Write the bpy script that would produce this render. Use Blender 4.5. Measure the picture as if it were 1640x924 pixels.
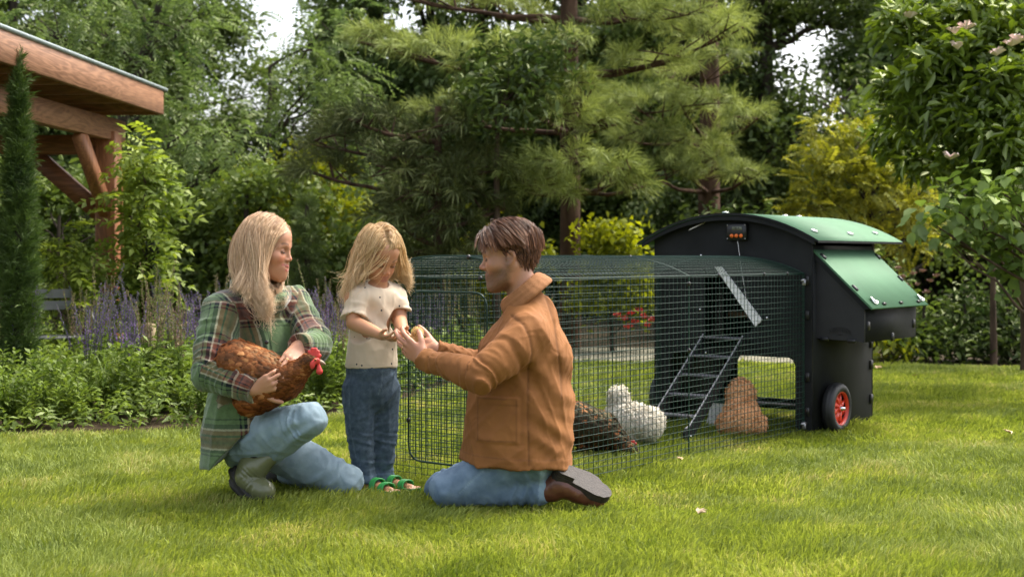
import bpy, math, random
import numpy as np
from mathutils import Vector, Matrix

for o in list(bpy.data.objects): bpy.data.objects.remove(o)
R = math.radians
SC = bpy.context.scene
COL = SC.collection
H = 0.92; FPX = 2200.0                      # eye height (m) and focal length in photo pixels
# ------------------------------------------------------------------ camera
cd = bpy.data.cameras.new('camera'); cam = bpy.data.objects.new('camera', cd); COL.objects.link(cam)
cam.location = (0, 0, H); cam.rotation_euler = (R(90), 0, 0)
cd.sensor_width = 36; cd.lens = FPX/1640*36; cd.shift_y = -50/1640
cd.clip_start = .05; cd.clip_end = 600
cd.dof.use_dof = True; cd.dof.focus_distance = 5.35; cd.dof.aperture_fstop = 4.0
SC.camera = cam
# ------------------------------------------------------------------ world and sun
SUN_EL, SUN_AZ = 57, 52                     # azimuth: degrees clockwise from +Y (towards the right of the view)
w = bpy.data.worlds.new('World'); SC.world = w; w.use_nodes = True
nt = w.node_tree; nt.nodes.clear()
sky = nt.nodes.new('ShaderNodeTexSky'); sky.sky_type = 'NISHITA'; sky.sun_disc = False
sky.sun_elevation = R(SUN_EL); sky.sun_rotation = R(SUN_AZ)
sky.air_density = 1.0; sky.dust_density = 6.0; sky.ozone_density = 1.0
hs = nt.nodes.new('ShaderNodeHueSaturation'); hs.inputs['Saturation'].default_value = .45
bg = nt.nodes.new('ShaderNodeBackground'); bg.inputs[1].default_value = .15
wo = nt.nodes.new('ShaderNodeOutputWorld')
nt.links.new(sky.outputs[0], hs.inputs['Color']); nt.links.new(hs.outputs[0], bg.inputs[0]); nt.links.new(bg.outputs[0], wo.inputs[0])
sl = bpy.data.lights.new('sun', 'SUN'); sun = bpy.data.objects.new('sun', sl); COL.objects.link(sun)
sl.energy = 1.4; sl.angle = R(28); sl.color = (1, .93, .80)
sd = Vector((math.sin(R(SUN_AZ))*math.cos(R(SUN_EL)), math.cos(R(SUN_AZ))*math.cos(R(SUN_EL)), math.sin(R(SUN_EL))))
sun.rotation_euler = sd.to_track_quat('Z', 'Y').to_euler(); sun.location = sd*30
vs = SC.view_settings
vs.view_transform = 'Standard'; vs.look = 'None'; vs.exposure = 1.6; vs.gamma = 1; vs.use_curve_mapping = False
SC.render.engine = 'CYCLES'
SC.cycles.max_bounces = 6; SC.cycles.diffuse_bounces = 3; SC.cycles.transparent_max_bounces = 8
SC.cycles.sample_clamp_indirect = 4

# ------------------------------------------------------------------ helpers
def PX(px, py, Y):
    return np.array([(px-820)/FPX*Y, Y, H-(py-412)/FPX*Y])
def tag(o, label=None, cat=None, group=None, kind=None):
    if label: o['label'] = label
    if cat: o['category'] = cat
    if group: o['group'] = group
    if kind: o['kind'] = kind
    return o
def empty(name, loc=(0,0,0), rz=0):
    o = bpy.data.objects.new(name, None); COL.objects.link(o)
    o.location = loc; o.rotation_euler = (0, 0, rz); o.empty_display_size = .1
    return o
def link(name, me, mat=None, parent=None, smooth=False):
    if mat is not None:
        for m in (mat if isinstance(mat, (list, tuple)) else [mat]): me.materials.append(m)
    if smooth: me.shade_smooth()
    o = bpy.data.objects.new(name, me); COL.objects.link(o)
    if parent is not None: o.parent = parent
    return o
def mk(name, V, F, mat=None, parent=None, smooth=False, attrs=None):
    """mesh object from a vertex array and one or several face arrays"""
    V = np.asarray(V, dtype=np.float32)
    Fs = F if isinstance(F, list) and len(F) and isinstance(F[0], np.ndarray) and F[0].ndim == 2 else [np.asarray(F)]
    me = bpy.data.meshes.new(name)
    me.vertices.add(len(V)); me.vertices.foreach_set('co', V.ravel())
    li = np.concatenate([f.ravel() for f in Fs]).astype(np.int32)
    tot = np.concatenate([np.full(len(f), f.shape[1]) for f in Fs]).astype(np.int32)
    st = np.concatenate([[0], np.cumsum(tot)[:-1]]).astype(np.int32)
    me.loops.add(len(li)); me.loops.foreach_set('vertex_index', li)
    me.polygons.add(len(tot)); me.polygons.foreach_set('loop_start', st)
    try: me.polygons.foreach_set('loop_total', tot)
    except Exception: pass
    me.update(calc_edges=True)
    for k, a in (attrs or {}).items():
        at = me.attributes.new(k, 'FLOAT_VECTOR' if not k.startswith('col') else 'FLOAT_COLOR', 'POINT')
        if k.startswith('col'):
            c = np.ones((len(V), 4), np.float32); c[:, :3] = a; at.data.foreach_set('color', c.ravel())
        else: at.data.foreach_set('vector', np.asarray(a, np.float32).ravel())
    return link(name, me, mat, parent, smooth)
class MB:
    """collects boxes, tubes and prisms and links them as one mesh object"""
    def __init__(s): s.V = []; s.F3 = []; s.F4 = []; s.n = 0
    def add(s, V, F):
        V = np.asarray(V, float); F = np.asarray(F)
        s.V.append(V)
        (s.F3 if F.shape[1] == 3 else s.F4).append(F+s.n); s.n += len(V)
        return s
    def box(s, c, d, M=None, bev=0):
        c = np.array(c, float); d = np.array(d, float)/2
        if bev:
            b = min(bev, d.min()*.9)
            pts = []
            for z in (-1, 1):
                for k in (0, 1):
                    zz = z*(d[2]-(b if (k == 0) == (z == -1) else 0)) if False else None
            # rings bottom->top, chamfered
            rings = []
            for zi, (zz, ins) in enumerate([(-d[2], b), (-d[2]+b, 0), (d[2]-b, 0), (d[2], b)]):
                x, y = d[0]-ins, d[1]-ins
                if ins: rings.append([(-x, -y+b*0, zz), (-x+0, -y, zz), (x, -y, zz), (x, -y, zz), (x, y, zz), (x, y, zz), (-x, y, zz), (-x, y, zz)])
                else: rings.append([(-x, -y+b, zz), (-x+b, -y, zz), (x-b, -y, zz), (x, -y+b, zz), (x, y-b, zz), (x-b, y, zz), (-x+b, y, zz), (-x, y-b, zz)])
            V = np.array(rings, float).reshape(-1, 3); F = []
            for r in range(3):
                for k in range(8): F.append([r*8+k, r*8+(k+1) % 8, r*8+8+(k+1) % 8, r*8+8+k])
            F.append([6, 4, 2, 0]); F.append([24, 26, 28, 30])
            F = np.array(F)
        else:
            V = np.array([(x, y, z) for z in (-1, 1) for y in (-1, 1) for x in (-1, 1)], float)*d
            F = np.array([[0, 2, 3, 1], [4, 5, 7, 6], [0, 1, 5, 4], [2, 6, 7, 3], [0, 4, 6, 2], [1, 3, 7, 5]])
        if M is not None: V = V @ np.array(M).T
        return s.add(V+c, F)
    def tube(s, pts, r, n=8, cap=True):
        pts = np.asarray(pts, float); m = len(pts)
        r = np.broadcast_to(np.asarray(r, float), (m,))
        T = np.gradient(pts, axis=0); T /= np.linalg.norm(T, axis=1)[:, None]+1e-9
        a = np.array([0, 0, 1.]) if abs(T[0][2]) < .9 else np.array([1., 0, 0])
        N = np.cross(T[0], a); N /= np.linalg.norm(N)
        V = []
        for i in range(m):
            N = N-T[i]*N.dot(T[i]); N /= np.linalg.norm(N)+1e-9
            B = np.cross(T[i], N)
            th = np.arange(n)*2*np.pi/n
            V.append(pts[i]+r[i]*(np.cos(th)[:, None]*N+np.sin(th)[:, None]*B))
        V = np.concatenate(V); F = []
        for i in range(m-1):
            for k in range(n): F.append([i*n+k, i*n+(k+1) % n, (i+1)*n+(k+1) % n, (i+1)*n+k])
        s.add(V, F)
        if cap:
            for i, c in ((0, pts[0]), (m-1, pts[-1])):
                W = np.vstack([V[i*n:(i+1)*n], c]); 
                s.add(W, [[(k+1) % n, k, n] if i == 0 else [k, (k+1) % n, n] for k in range(n)])
        return s
    def prism(s, poly, a, b, axis='y'):
        """polygon (convex-ish) in the plane across `axis`, extruded from a to b"""
        poly = np.array(poly, float); n = len(poly); V = []
        for t in (a, b):
            for p in poly:
                V.append({'y': (p[0], t, p[1]), 'x': (t, p[0], p[1]), 'z': (p[0], p[1], t)}[axis])
        F = [[k, (k+1) % n, n+(k+1) % n, n+k] for k in range(n)]
        s.add(V, F)
        c0 = np.mean(V[:n], axis=0); c1 = np.mean(V[n:], axis=0)
        s.add(np.vstack([V[:n], [c0]]), [[(k+1) % n, k, n] for k in range(n)])
        s.add(np.vstack([V[n:], [c1]]), [[k, (k+1) % n, n] for k in range(n)])
        return s
    def lathe(s, prof, c=(0,0,0), axis=(0,0,1), n=24):
        """prof: list of (radius, height along axis)"""
        ax = np.array(axis, float); ax /= np.linalg.norm(ax)
        a = np.array([0, 0, 1.]) if abs(ax[2]) < .9 else np.array([1., 0, 0])
        u = np.cross(ax, a); u /= np.linalg.norm(u); v = np.cross(ax, u)
        th = np.arange(n)*2*np.pi/n
        V = np.concatenate([np.array(c)+ax*h+r*(np.cos(th)[:, None]*u+np.sin(th)[:, None]*v) for r, h in prof])
        F = [[i*n+k, i*n+(k+1) % n, (i+1)*n+(k+1) % n, (i+1)*n+k] for i in range(len(prof)-1) for k in range(n)]
        return s.add(V, F)
    def build(s, name, mat=None, parent=None, smooth=False):
        F = []
        if s.F3: F.append(np.concatenate(s.F3))
        if s.F4: F.append(np.concatenate(s.F4))
        return mk(name, np.concatenate(s.V), F, mat, parent, smooth)
def curve_shape(name, splines, extrude, mat, parent=None, bevel=0):
    """flat shape with holes (list of point loops in local x,y), given a thickness; returns mesh data in x,y plane"""
    cu = bpy.data.curves.new(name, 'CURVE'); cu.dimensions = '2D'; cu.fill_mode = 'BOTH'; cu.extrude = extrude; cu.bevel_depth = bevel
    for sp in splines:
        s = cu.splines.new('POLY'); s.points.add(len(sp)-1)
        for i, p in enumerate(sp): s.points[i].co = (p[0], p[1], 0, 1)
        s.use_cyclic_u = True
    ob = bpy.data.objects.new(name, cu); COL.objects.link(ob)
    dg = bpy.context.evaluated_depsgraph_get()
    me = bpy.data.meshes.new_from_object(ob.evaluated_get(dg)); bpy.data.objects.remove(ob); bpy.data.curves.remove(cu)
    me.name = name
    me.materials.clear()
    return link(name, me, mat, parent)
def text_mesh(name, body, size, depth, mat, parent=None, bold=0):
    cu = bpy.data.curves.new(name, 'FONT'); cu.body = body; cu.size = size; cu.extrude = depth; cu.align_x = 'CENTER'; cu.align_y = 'CENTER'; cu.offset = bold
    ob = bpy.data.objects.new(name, cu); COL.objects.link(ob)
    dg = bpy.context.evaluated_depsgraph_get()
    me = bpy.data.meshes.new_from_object(ob.evaluated_get(dg)); bpy.data.objects.remove(ob); bpy.data.curves.remove(cu)
    me.name = name; me.materials.clear()
    return link(name, me, mat, parent)
def copy_tree(o, parent=None):
    c = o.copy(); COL.objects.link(c); c.parent = parent
    for ch in [x for x in KIDS.get(o.name, [])]:
        copy_tree(ch, c)
    return c
KIDS = {}
def note_kids(root, *kids): KIDS[root.name] = list(kids)

# ------------------------------------------------------------------ materials
def nodes(name):
    m = bpy.data.materials.new(name); m.use_nodes = True; t = m.node_tree
    return m, t, t.nodes, t.links, t.nodes['Principled BSDF']
def ramp(t, stops, interp='LINEAR'):
    r = t.nodes.new('ShaderNodeValToRGB'); r.color_ramp.interpolation = interp
    e = r.color_ramp.elements
    while len(e) < len(stops): e.new(.5)
    for i, (p, c) in enumerate(stops): e[i].position = p; e[i].color = (*c, 1)
    return r
def plain(name, col, rough=.6, metal=0, noise=0, scale=40, bump=0, bscale=200, spec=.5, coat=0, detail=4, coord='Object', stretch=None):
    m, t, N, L, b = nodes(name)
    b.inputs['Roughness'].default_value = rough; b.inputs['Metallic'].default_value = metal
    b.inputs['Specular IOR Level'].default_value = spec; b.inputs['Coat Weight'].default_value = coat
    b.inputs['Base Color'].default_value = (*col, 1)
    tc = N.new('ShaderNodeTexCoord'); src = tc.outputs[coord]
    if stretch:
        mp = N.new('ShaderNodeMapping'); mp.inputs['Scale'].default_value = stretch; L.new(src, mp.inputs[0]); src = mp.outputs[0]
    if noise:
        n = N.new('ShaderNodeTexNoise'); n.inputs['Scale'].default_value = scale; n.inputs['Detail'].default_value = detail; L.new(src, n.inputs[0])
        r = ramp(t, [(.3, tuple(c*(1-noise) for c in col)), (.7, tuple(min(1, c*(1+noise)) for c in col))]); L.new(n.outputs['Fac'], r.inputs[0]); L.new(r.outputs[0], b.inputs['Base Color'])
    if bump:
        n2 = N.new('ShaderNodeTexNoise'); n2.inputs['Scale'].default_value = bscale; n2.inputs['Detail'].default_value = 5; L.new(src, n2.inputs[0])
        bp = N.new('ShaderNodeBump'); bp.inputs['Strength'].default_value = bump; bp.inputs['Distance'].default_value = .004; L.new(n2.outputs['Fac'], bp.inputs['Height']); L.new(bp.outputs[0], b.inputs['Normal'])
    return m
def leafmat(name, dark, light, trans=.35, rough=.5, patch=3.0, tint=None, gloss=.08, tr=None):
    """leaf: colour varies per leaf (island) and in large patches of growth"""
    m, t, N, L, b = nodes(name)
    g = N.new('ShaderNodeNewGeometry'); tc = N.new('ShaderNodeTexCoord')
    n = N.new('ShaderNodeTexNoise'); n.inputs['Scale'].default_value = patch; n.inputs['Detail'].default_value = 3; L.new(g.outputs['Position'], n.inputs[0])
    ma = N.new('ShaderNodeMath'); ma.operation = 'MULTIPLY_ADD'; L.new(g.outputs['Random Per Island'], ma.inputs[0]); ma.inputs[1].default_value = .55
    mb = N.new('ShaderNodeMath'); mb.operation = 'MULTIPLY_ADD'; L.new(n.outputs['Fac'], mb.inputs[0]); mb.inputs[1].default_value = 1.5; mb.inputs[2].default_value = -.5
    L.new(mb.outputs[0], ma.inputs[2])
    stops = [(.1, dark), (.9, light)]
    if tint: stops = [(.1, dark), (.75, light), (1.0, tint)]
    r = ramp(t, stops); L.new(ma.outputs[0], r.inputs[0])
    d = N.new('ShaderNodeBsdfDiffuse'); L.new(r.outputs[0], d.inputs[0])
    tl = N.new('ShaderNodeBsdfTranslucent')
    hsv = N.new('ShaderNodeHueSaturation'); hsv.inputs['Hue'].default_value = .49; hsv.inputs['Saturation'].default_value = 1.1; hsv.inputs['Value'].default_value = 1.5
    L.new(r.outputs[0], hsv.inputs['Color']); L.new(hsv.outputs[0], tl.inputs[0])
    mx = N.new('ShaderNodeMixShader'); mx.inputs[0].default_value = trans; L.new(d.outputs[0], mx.inputs[1]); L.new(tl.outputs[0], mx.inputs[2])
    gl = N.new('ShaderNodeBsdfGlossy'); gl.inputs['Roughness'].default_value = rough; gl.inputs[0].default_value = (.85, .9, .6, 1)
    mx2 = N.new('ShaderNodeMixShader'); mx2.inputs[0].default_value = gloss; mx2.inputs[0].default_value = gloss*.55; L.new(mx.outputs[0], mx2.inputs[1]); L.new(gl.outputs[0], mx2.inputs[2])
    L.new(mx2.outputs[0], N['Material Output'].inputs[0]); N.remove(b)
    return m
def wood(name, c1, c2, rough=.6, axis='Y', scale=1.0, knots=True):
    m, t, N, L, b = nodes(name); b.inputs['Roughness'].default_value = rough
    tc = N.new('ShaderNodeTexCoord'); mp = N.new('ShaderNodeMapping')
    st = {'X': (.12, 1, 1), 'Y': (1, .12, 1), 'Z': (1, 1, .12)}[axis]
    mp.inputs['Scale'].default_value = [k*scale for k in st]; L.new(tc.outputs['Object'], mp.inputs[0])
    n1 = N.new('ShaderNodeTexNoise'); n1.inputs['Scale'].default_value = 6; n1.inputs['Detail'].default_value = 3; n1.inputs['Distortion'].default_value = 1.0; L.new(mp.outputs[0], n1.inputs[0])
    wv = N.new('ShaderNodeMath'); wv.operation = 'MULTIPLY'; L.new(n1.outputs['Fac'], wv.inputs[0]); wv.inputs[1].default_value = 90
    sn = N.new('ShaderNodeMath'); sn.operation = 'SINE'; L.new(wv.outputs[0], sn.inputs[0])
    n2 = N.new('ShaderNodeTexNoise'); n2.inputs['Scale'].default_value = 60; n2.inputs['Detail'].default_value = 4; L.new(mp.outputs[0], n2.inputs[0])
    ad = N.new('ShaderNodeMath'); ad.operation = 'MULTIPLY_ADD'; L.new(sn.outputs[0], ad.inputs[0]); ad.inputs[1].default_value = .16; L.new(n2.outputs['Fac'], ad.inputs[2])
    r = ramp(t, [(.25, c1), (.75, c2)]); L.new(ad.outputs[0], r.inputs[0]); out = r.outputs[0]
    if knots:
        v = N.new('ShaderNodeTexVoronoi'); v.inputs['Scale'].default_value = 2.6
        mp2 = N.new('ShaderNodeMapping'); mp2.inputs['Scale'].default_value = {'X': (.6, 1.6, 1.6), 'Y': (1.6, .6, 1.6), 'Z': (1.6, 1.6, .6)}[axis]; L.new(tc.outputs['Object'], mp2.inputs[0]); L.new(mp2.outputs[0], v.inputs[0])
        kr = ramp(t, [(.05, (1, 1, 1)), (.085, (0, 0, 0))]); L.new(v.outputs['Distance'], kr.inputs[0])
        mi = N.new('ShaderNodeMix'); mi.data_type = 'RGBA'; L.new(kr.outputs[0], mi.inputs[0]); L.new(out, mi.inputs[6]); mi.inputs[7].default_value = (c1[0]*.8, c1[1]*.55, c1[2]*.4, 1); out = mi.outputs[2]
    L.new(out, b.inputs['Base Color'])
    bp = N.new('ShaderNodeBump'); bp.inputs['Strength'].default_value = .3; bp.inputs['Distance'].default_value = .003; L.new(ad.outputs[0], bp.inputs['Height']); L.new(bp.outputs[0], b.inputs['Normal'])
    return m
rng = np.random.default_rng(7)

# ------------------------------------------------------------------ vectorised scattering
def norm(a): return a/(np.linalg.norm(a, axis=-1, keepdims=True)+1e-9)
def frames(D, U, roll=None):
    """rotation matrices whose x axis is D and whose z axis leans to U"""
    D = norm(D); Y = norm(np.cross(U, D)); Z = np.cross(D, Y)
    return np.stack([D, Y, Z], axis=-1)
def scatter(tv, tf, P, M, S):
    """copies of a template (verts, faces) at points P, rotations M, scales S, as one vertex/face array"""
    n, k = len(P), len(tv)
    V = np.einsum('nij,kj->nki', M, tv)*np.asarray(S).reshape(-1, 1, 1)+P[:, None, :]
    F = tf[None]+(np.arange(n)*k)[:, None, None]
    return V.reshape(-1, 3), F.reshape(-1, tf.shape[1])
def leaf_at(p, d, up, l, w, fold=.15):
    d = d/np.linalg.norm(d); s = np.cross(up, d); s /= np.linalg.norm(s)+1e-9; u = np.cross(d, s)
    return [p, p+d*l*.45+s*w/2+u*fold*w, p+d*l-u*l*.12, p+d*l*.45-s*w/2+u*fold*w]
def leaf6(p, d, up, l, w, fold=.18, widest=.45):
    """rounded leaf folded along its midrib: 6 points, two quads"""
    p = np.asarray(p, float); d = d/np.linalg.norm(d); s = np.cross(up, d); s /= np.linalg.norm(s)+1e-9; u = np.cross(d, s)
    a = lambda t, k, z: p+d*l*t+s*w*k+u*z
    return [p, a(widest*.55, -.40, fold*w), a(min(widest*1.45, .85), -.46, fold*w*.8), a(1, 0, -l*.14), a(min(widest*1.45, .85), .46, fold*w*.8), a(widest*.55, .40, fold*w)]
def faces6(n): return (np.arange(n)[:, None, None]*6+np.array([[0, 1, 2, 3], [0, 3, 4, 5]])[None]).reshape(-1, 4)
def t_spray6(n, l, w, spread, seed, up=.6, droop=.1, widest=.45):
    r = np.random.default_rng(seed); V = []
    for i in range(n):
        p = r.normal(0, spread, 3)*[1, 1, .6]; d = norm(r.normal(0, 1, 3)*[1, 1, .45]+[0, 0, -droop]); n_ = norm(np.array([r.normal(0, 1-up), r.normal(0, 1-up), 1]))
        V += leaf6(p, d, n_, l*r.uniform(.6, 1.25), w*r.uniform(.7, 1.2), r.uniform(.05, .3), widest)
    return np.array(V), faces6(n)
def t_spray(n, l, w, spread, seed, up=.6):
    """cluster of simple leaves"""
    r = np.random.default_rng(seed); V = []
    for i in range(n):
        p = r.normal(0, spread, 3)*[1, 1, .6]; d = norm(r.normal(0, 1, 3)*[1, 1, .45]+[0, 0, -.1])
        n_ = norm(np.array([r.normal(0, 1-up), r.normal(0, 1-up), 1]))
        V += leaf_at(p, d, n_, l*r.uniform(.7, 1.2), w*r.uniform(.7, 1.2))
    return np.array(V), np.arange(n*4).reshape(-1, 4)
def t_pinnate(n, L_, l, w, droop=.35, seed=0):
    """feather leaf: paired leaflets along a drooping stalk (x forward, z up)"""
    r = np.random.default_rng(seed); V = []
    for i in range(n):
        s = (i+1)/n; p = np.array([L_*s, 0, -droop*L_*s*s])
        for sg in (-1, 1):
            d = norm(np.array([.55, sg*1., -.25+r.normal(0, .12)])); V += leaf_at(p, d, np.array([r.normal(0, .2), 0, 1.]), l*(1-.35*abs(s-.45))*r.uniform(.85, 1.1), w)
    V += leaf_at(p, norm(np.array([1., 0, -.5])), np.array([0, 0, 1.]), l, w)
    V = np.array(V); return V, np.arange(len(V)).reshape(-1, 4)
def t_tuft(n, l, w, seed=0, cone=1.0):
    """pine shoot: long needles fanning forward (x) and drooping"""
    r = np.random.default_rng(seed); V = []
    for i in range(n):
        th = r.uniform(0, 2*np.pi); a = r.uniform(.15, cone)
        d = np.array([math.cos(a), math.sin(a)*math.cos(th), math.sin(a)*math.sin(th)])
        b = np.array([r.uniform(-.06, .05), 0, 0]); s = norm(np.cross(d, r.normal(0, 1, 3)))*w/2
        ll = l*r.uniform(.75, 1.1); m = b+d*ll*.6; e = b+d*ll+np.array([0, 0, -ll*.22])
        V += [b, m+s, e, m-s]
    V = np.array(V); return V, np.arange(len(V)).reshape(-1, 4)
# ================================================================== SETTING: ground, lawn, bed, path
def sheet(name, poly, z, mat, kind='structure', thick=0):
    me = bpy.data.meshes.new(name); me.from_pydata([(x, y, z) for x, y in poly], [], [list(range(len(poly)))]); me.update()
    o = link(name, me, mat); o['kind'] = kind; return o
EDGE = [(-14, 5.2), (-6, 6.55), (-4.0, 6.85), (-2.62, 7.05), (-1.62, 7.28), (-.98, 7.95), (-.66, 8.85), (-.29, 10.6), (.1, 11.4)]
def edge_y(x):
    return np.interp(x, [p[0] for p in EDGE], [p[1] for p in EDGE])
BACK = 11.75
def in_lawn(x, y):
    lim = np.where(x < .1, edge_y(x), BACK+.25*np.sin(x*1.3)+.12*np.sin(x*4.1))
    return y < lim
m_soil = plain('forest_floor_soil', (.05, .038, .022), .95, noise=.5, scale=6, bump=.8, bscale=25, spec=.1)
m_bed = plain('bed_soil', (.07, .05, .032), .95, noise=.4, scale=14, bump=.9, bscale=60, spec=.1)
m_under = plain('lawn_soil', (.075, .085, .018), .95, noise=.35, scale=9, bump=.5, bscale=80, spec=.05)
m_path = plain('sandy_path', (.20, .19, .14), .95, noise=.3, scale=7, bump=.6, bscale=60, spec=.1)
sheet('ground', [(-120, -20), (120, -20), (120, 160), (-120, 160)], -.016, m_soil)
lawn_poly = [(-14, -6), (14, -6), (14, BACK)]+[(x, BACK+.25*math.sin(x*1.3)+.12*math.sin(x*4.1)) for x in np.arange(13, .1, -.5)]+EDGE[::-1]
sheet('lawn_ground', lawn_poly, -.004, m_under)
bed_poly = EDGE+[(-.1, 12.2), (-14, 12.2)]
sheet('flower_bed_soil', bed_poly, -.008, m_bed)
sheet('path', [(.1, 12.0), (2.5, 12.0), (2.9, 13.9), (2.4, 14.2), (-1.5, 14.2), (-1.2, 12.4)], -.0115, m_path)

def noise2(x, y, seed=0, f=1.0):
    r = np.random.default_rng(seed); o = 0
    for i in range(7):
        k = r.normal(0, 1, 2)*f*(1+.6*i); o = o+np.sin(k[0]*x+k[1]*y+r.uniform(0, 6.28)+1.3*np.sin(k[1]*x*.7-k[0]*y*.6))/(1+.35*i)
    return o/2.6
def grass():
    r = np.random.default_rng(3); P = []
    for y0, y1, dens in ((3.3, 5, 15000), (5, 6.5, 11500), (6.5, 9, 7500), (9, 12.2, 4200)):
        ym = y1; xw = .40*ym+.35; n = int(dens*2*xw*(y1-y0))
        x = r.uniform(-xw, xw, n); y = r.uniform(y0, y1, n)
        k = (abs(x) < .40*y+.35) & in_lawn(x, y); P.append(np.stack([x[k], y[k]], 1))
    P = np.concatenate(P); x, y = P.T; n = len(P)
    ln = noise2(x, y, 5, 2.2)                                   # growth patches
    lie = noise2(x, y, 9, 1.6)*2.2+noise2(x, y, 31, 6)*1.2       # lie direction varies slowly
    hgt = (.030+.014*np.clip(ln+.3, -.8, 1.2))*r.uniform(.55, 1.35, n)
    hgt *= 1+.5*(noise2(x, y, 12, 9) > .9)
    az = lie+r.normal(0, .9, n); lean = np.clip(r.normal(.75, .35, n), .1, 1.6)
    wd = .0018+.00040*np.clip(y-4, 0, 8); wd = wd*r.uniform(.7, 1.3, n)
    d = np.stack([np.cos(az), np.sin(az)], 1); s = np.stack([-d[:, 1], d[:, 0]], 1)
    # turn blades broadly sideways at random
    ph = r.uniform(0, np.pi, n); s2 = s*np.cos(ph)[:, None]+d*np.sin(ph)[:, None]
    V = np.zeros((n, 5, 3))
    b = P; m = b+d*(hgt*lean*.35)[:, None]; t = b+d*(hgt*lean*1.0)[:, None]
    V[:, 0, :2] = b-s2*wd[:, None]; V[:, 1, :2] = b+s2*wd[:, None]
    V[:, 2, :2] = m+s2*wd[:, None]*.8; V[:, 3, :2] = m-s2*wd[:, None]*.8; V[:, 4, :2] = t
    V[:, 0:2, 2] = -.004; V[:, 2:4, 2] = (hgt*.62)[:, None]; V[:, 4, 2] = hgt*(1.05-.35*lean/1.6)
    i = np.arange(n)[:, None]*5
    q = (i+np.array([[0, 1, 2, 3]])); t3 = (i+np.array([[3, 2, 4]]))
    m_g = leafmat('grass_blades', (.085, .125, .018), (.245, .295, .055), trans=.42, rough=.6, patch=2.2, tint=(.40, .36, .13), gloss=.05)
    o = mk('grass', V.reshape(-1, 3), [q, t3], m_g); tag(o, 'short bright green mown lawn grass', 'grass', kind='stuff')
    # straw: thin dead blades lying between
grass()

# ================================================================== TREES
m_bark = plain('brown_bark', (.085, .058, .04), .9, noise=.5, scale=12, bump=1, bscale=22, spec=.15, stretch=(1, 1, .25))
m_bark2 = plain('dark_bark', (.05, .04, .03), .9, noise=.4, scale=12, bump=1, bscale=22, spec=.15, stretch=(1, 1, .25))
m_pinebark = plain('reddish_pine_bark', (.075, .045, .030), .9, noise=.55, scale=10, bump=1, bscale=16, spec=.1, stretch=(1, 1, .35))
L_dark = leafmat('dark_green_leaves', (.018, .038, .010), (.095, .140, .032), trans=.25, patch=.7, gloss=.10)
L_mid = leafmat('mid_green_leaves', (.028, .055, .012), (.14, .20, .040), trans=.35, patch=.6, gloss=.08)
L_blue = leafmat('locust_leaves', (.026, .055, .016), (.15, .215, .060), trans=.38, patch=.8, gloss=.08)
L_lime = leafmat('lime_leaves', (.07, .10, .010), (.30, .33, .035), trans=.45, patch=.9, gloss=.05)
L_yel = leafmat('yellow_leaves', (.09, .11, .012), (.29, .29, .045), trans=.45, patch=.9, gloss=.04)
L_pine = leafmat('soft_pine_needles', (.030, .055, .012), (.34, .40, .11), trans=.28, patch=1.1, gloss=.08)
L_pined = leafmat('dark_pine_needles', (.022, .034, .010), (.11, .125, .035), trans=.2, patch=1.1, gloss=.06)
L_mag = leafmat('glossy_broad_leaves', (.030, .060, .010), (.16, .23, .03), trans=.3, patch=1.5, rough=.35, gloss=.14)
L_fig = leafmat('large_pale_leaves', (.05, .09, .02), (.16, .24, .05), trans=.35, patch=2, gloss=.1)
L_vine = leafmat('vine_leaves', (.07, .12, .015), (.24, .31, .05), trans=.45, patch=2.5, gloss=.07)

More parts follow.
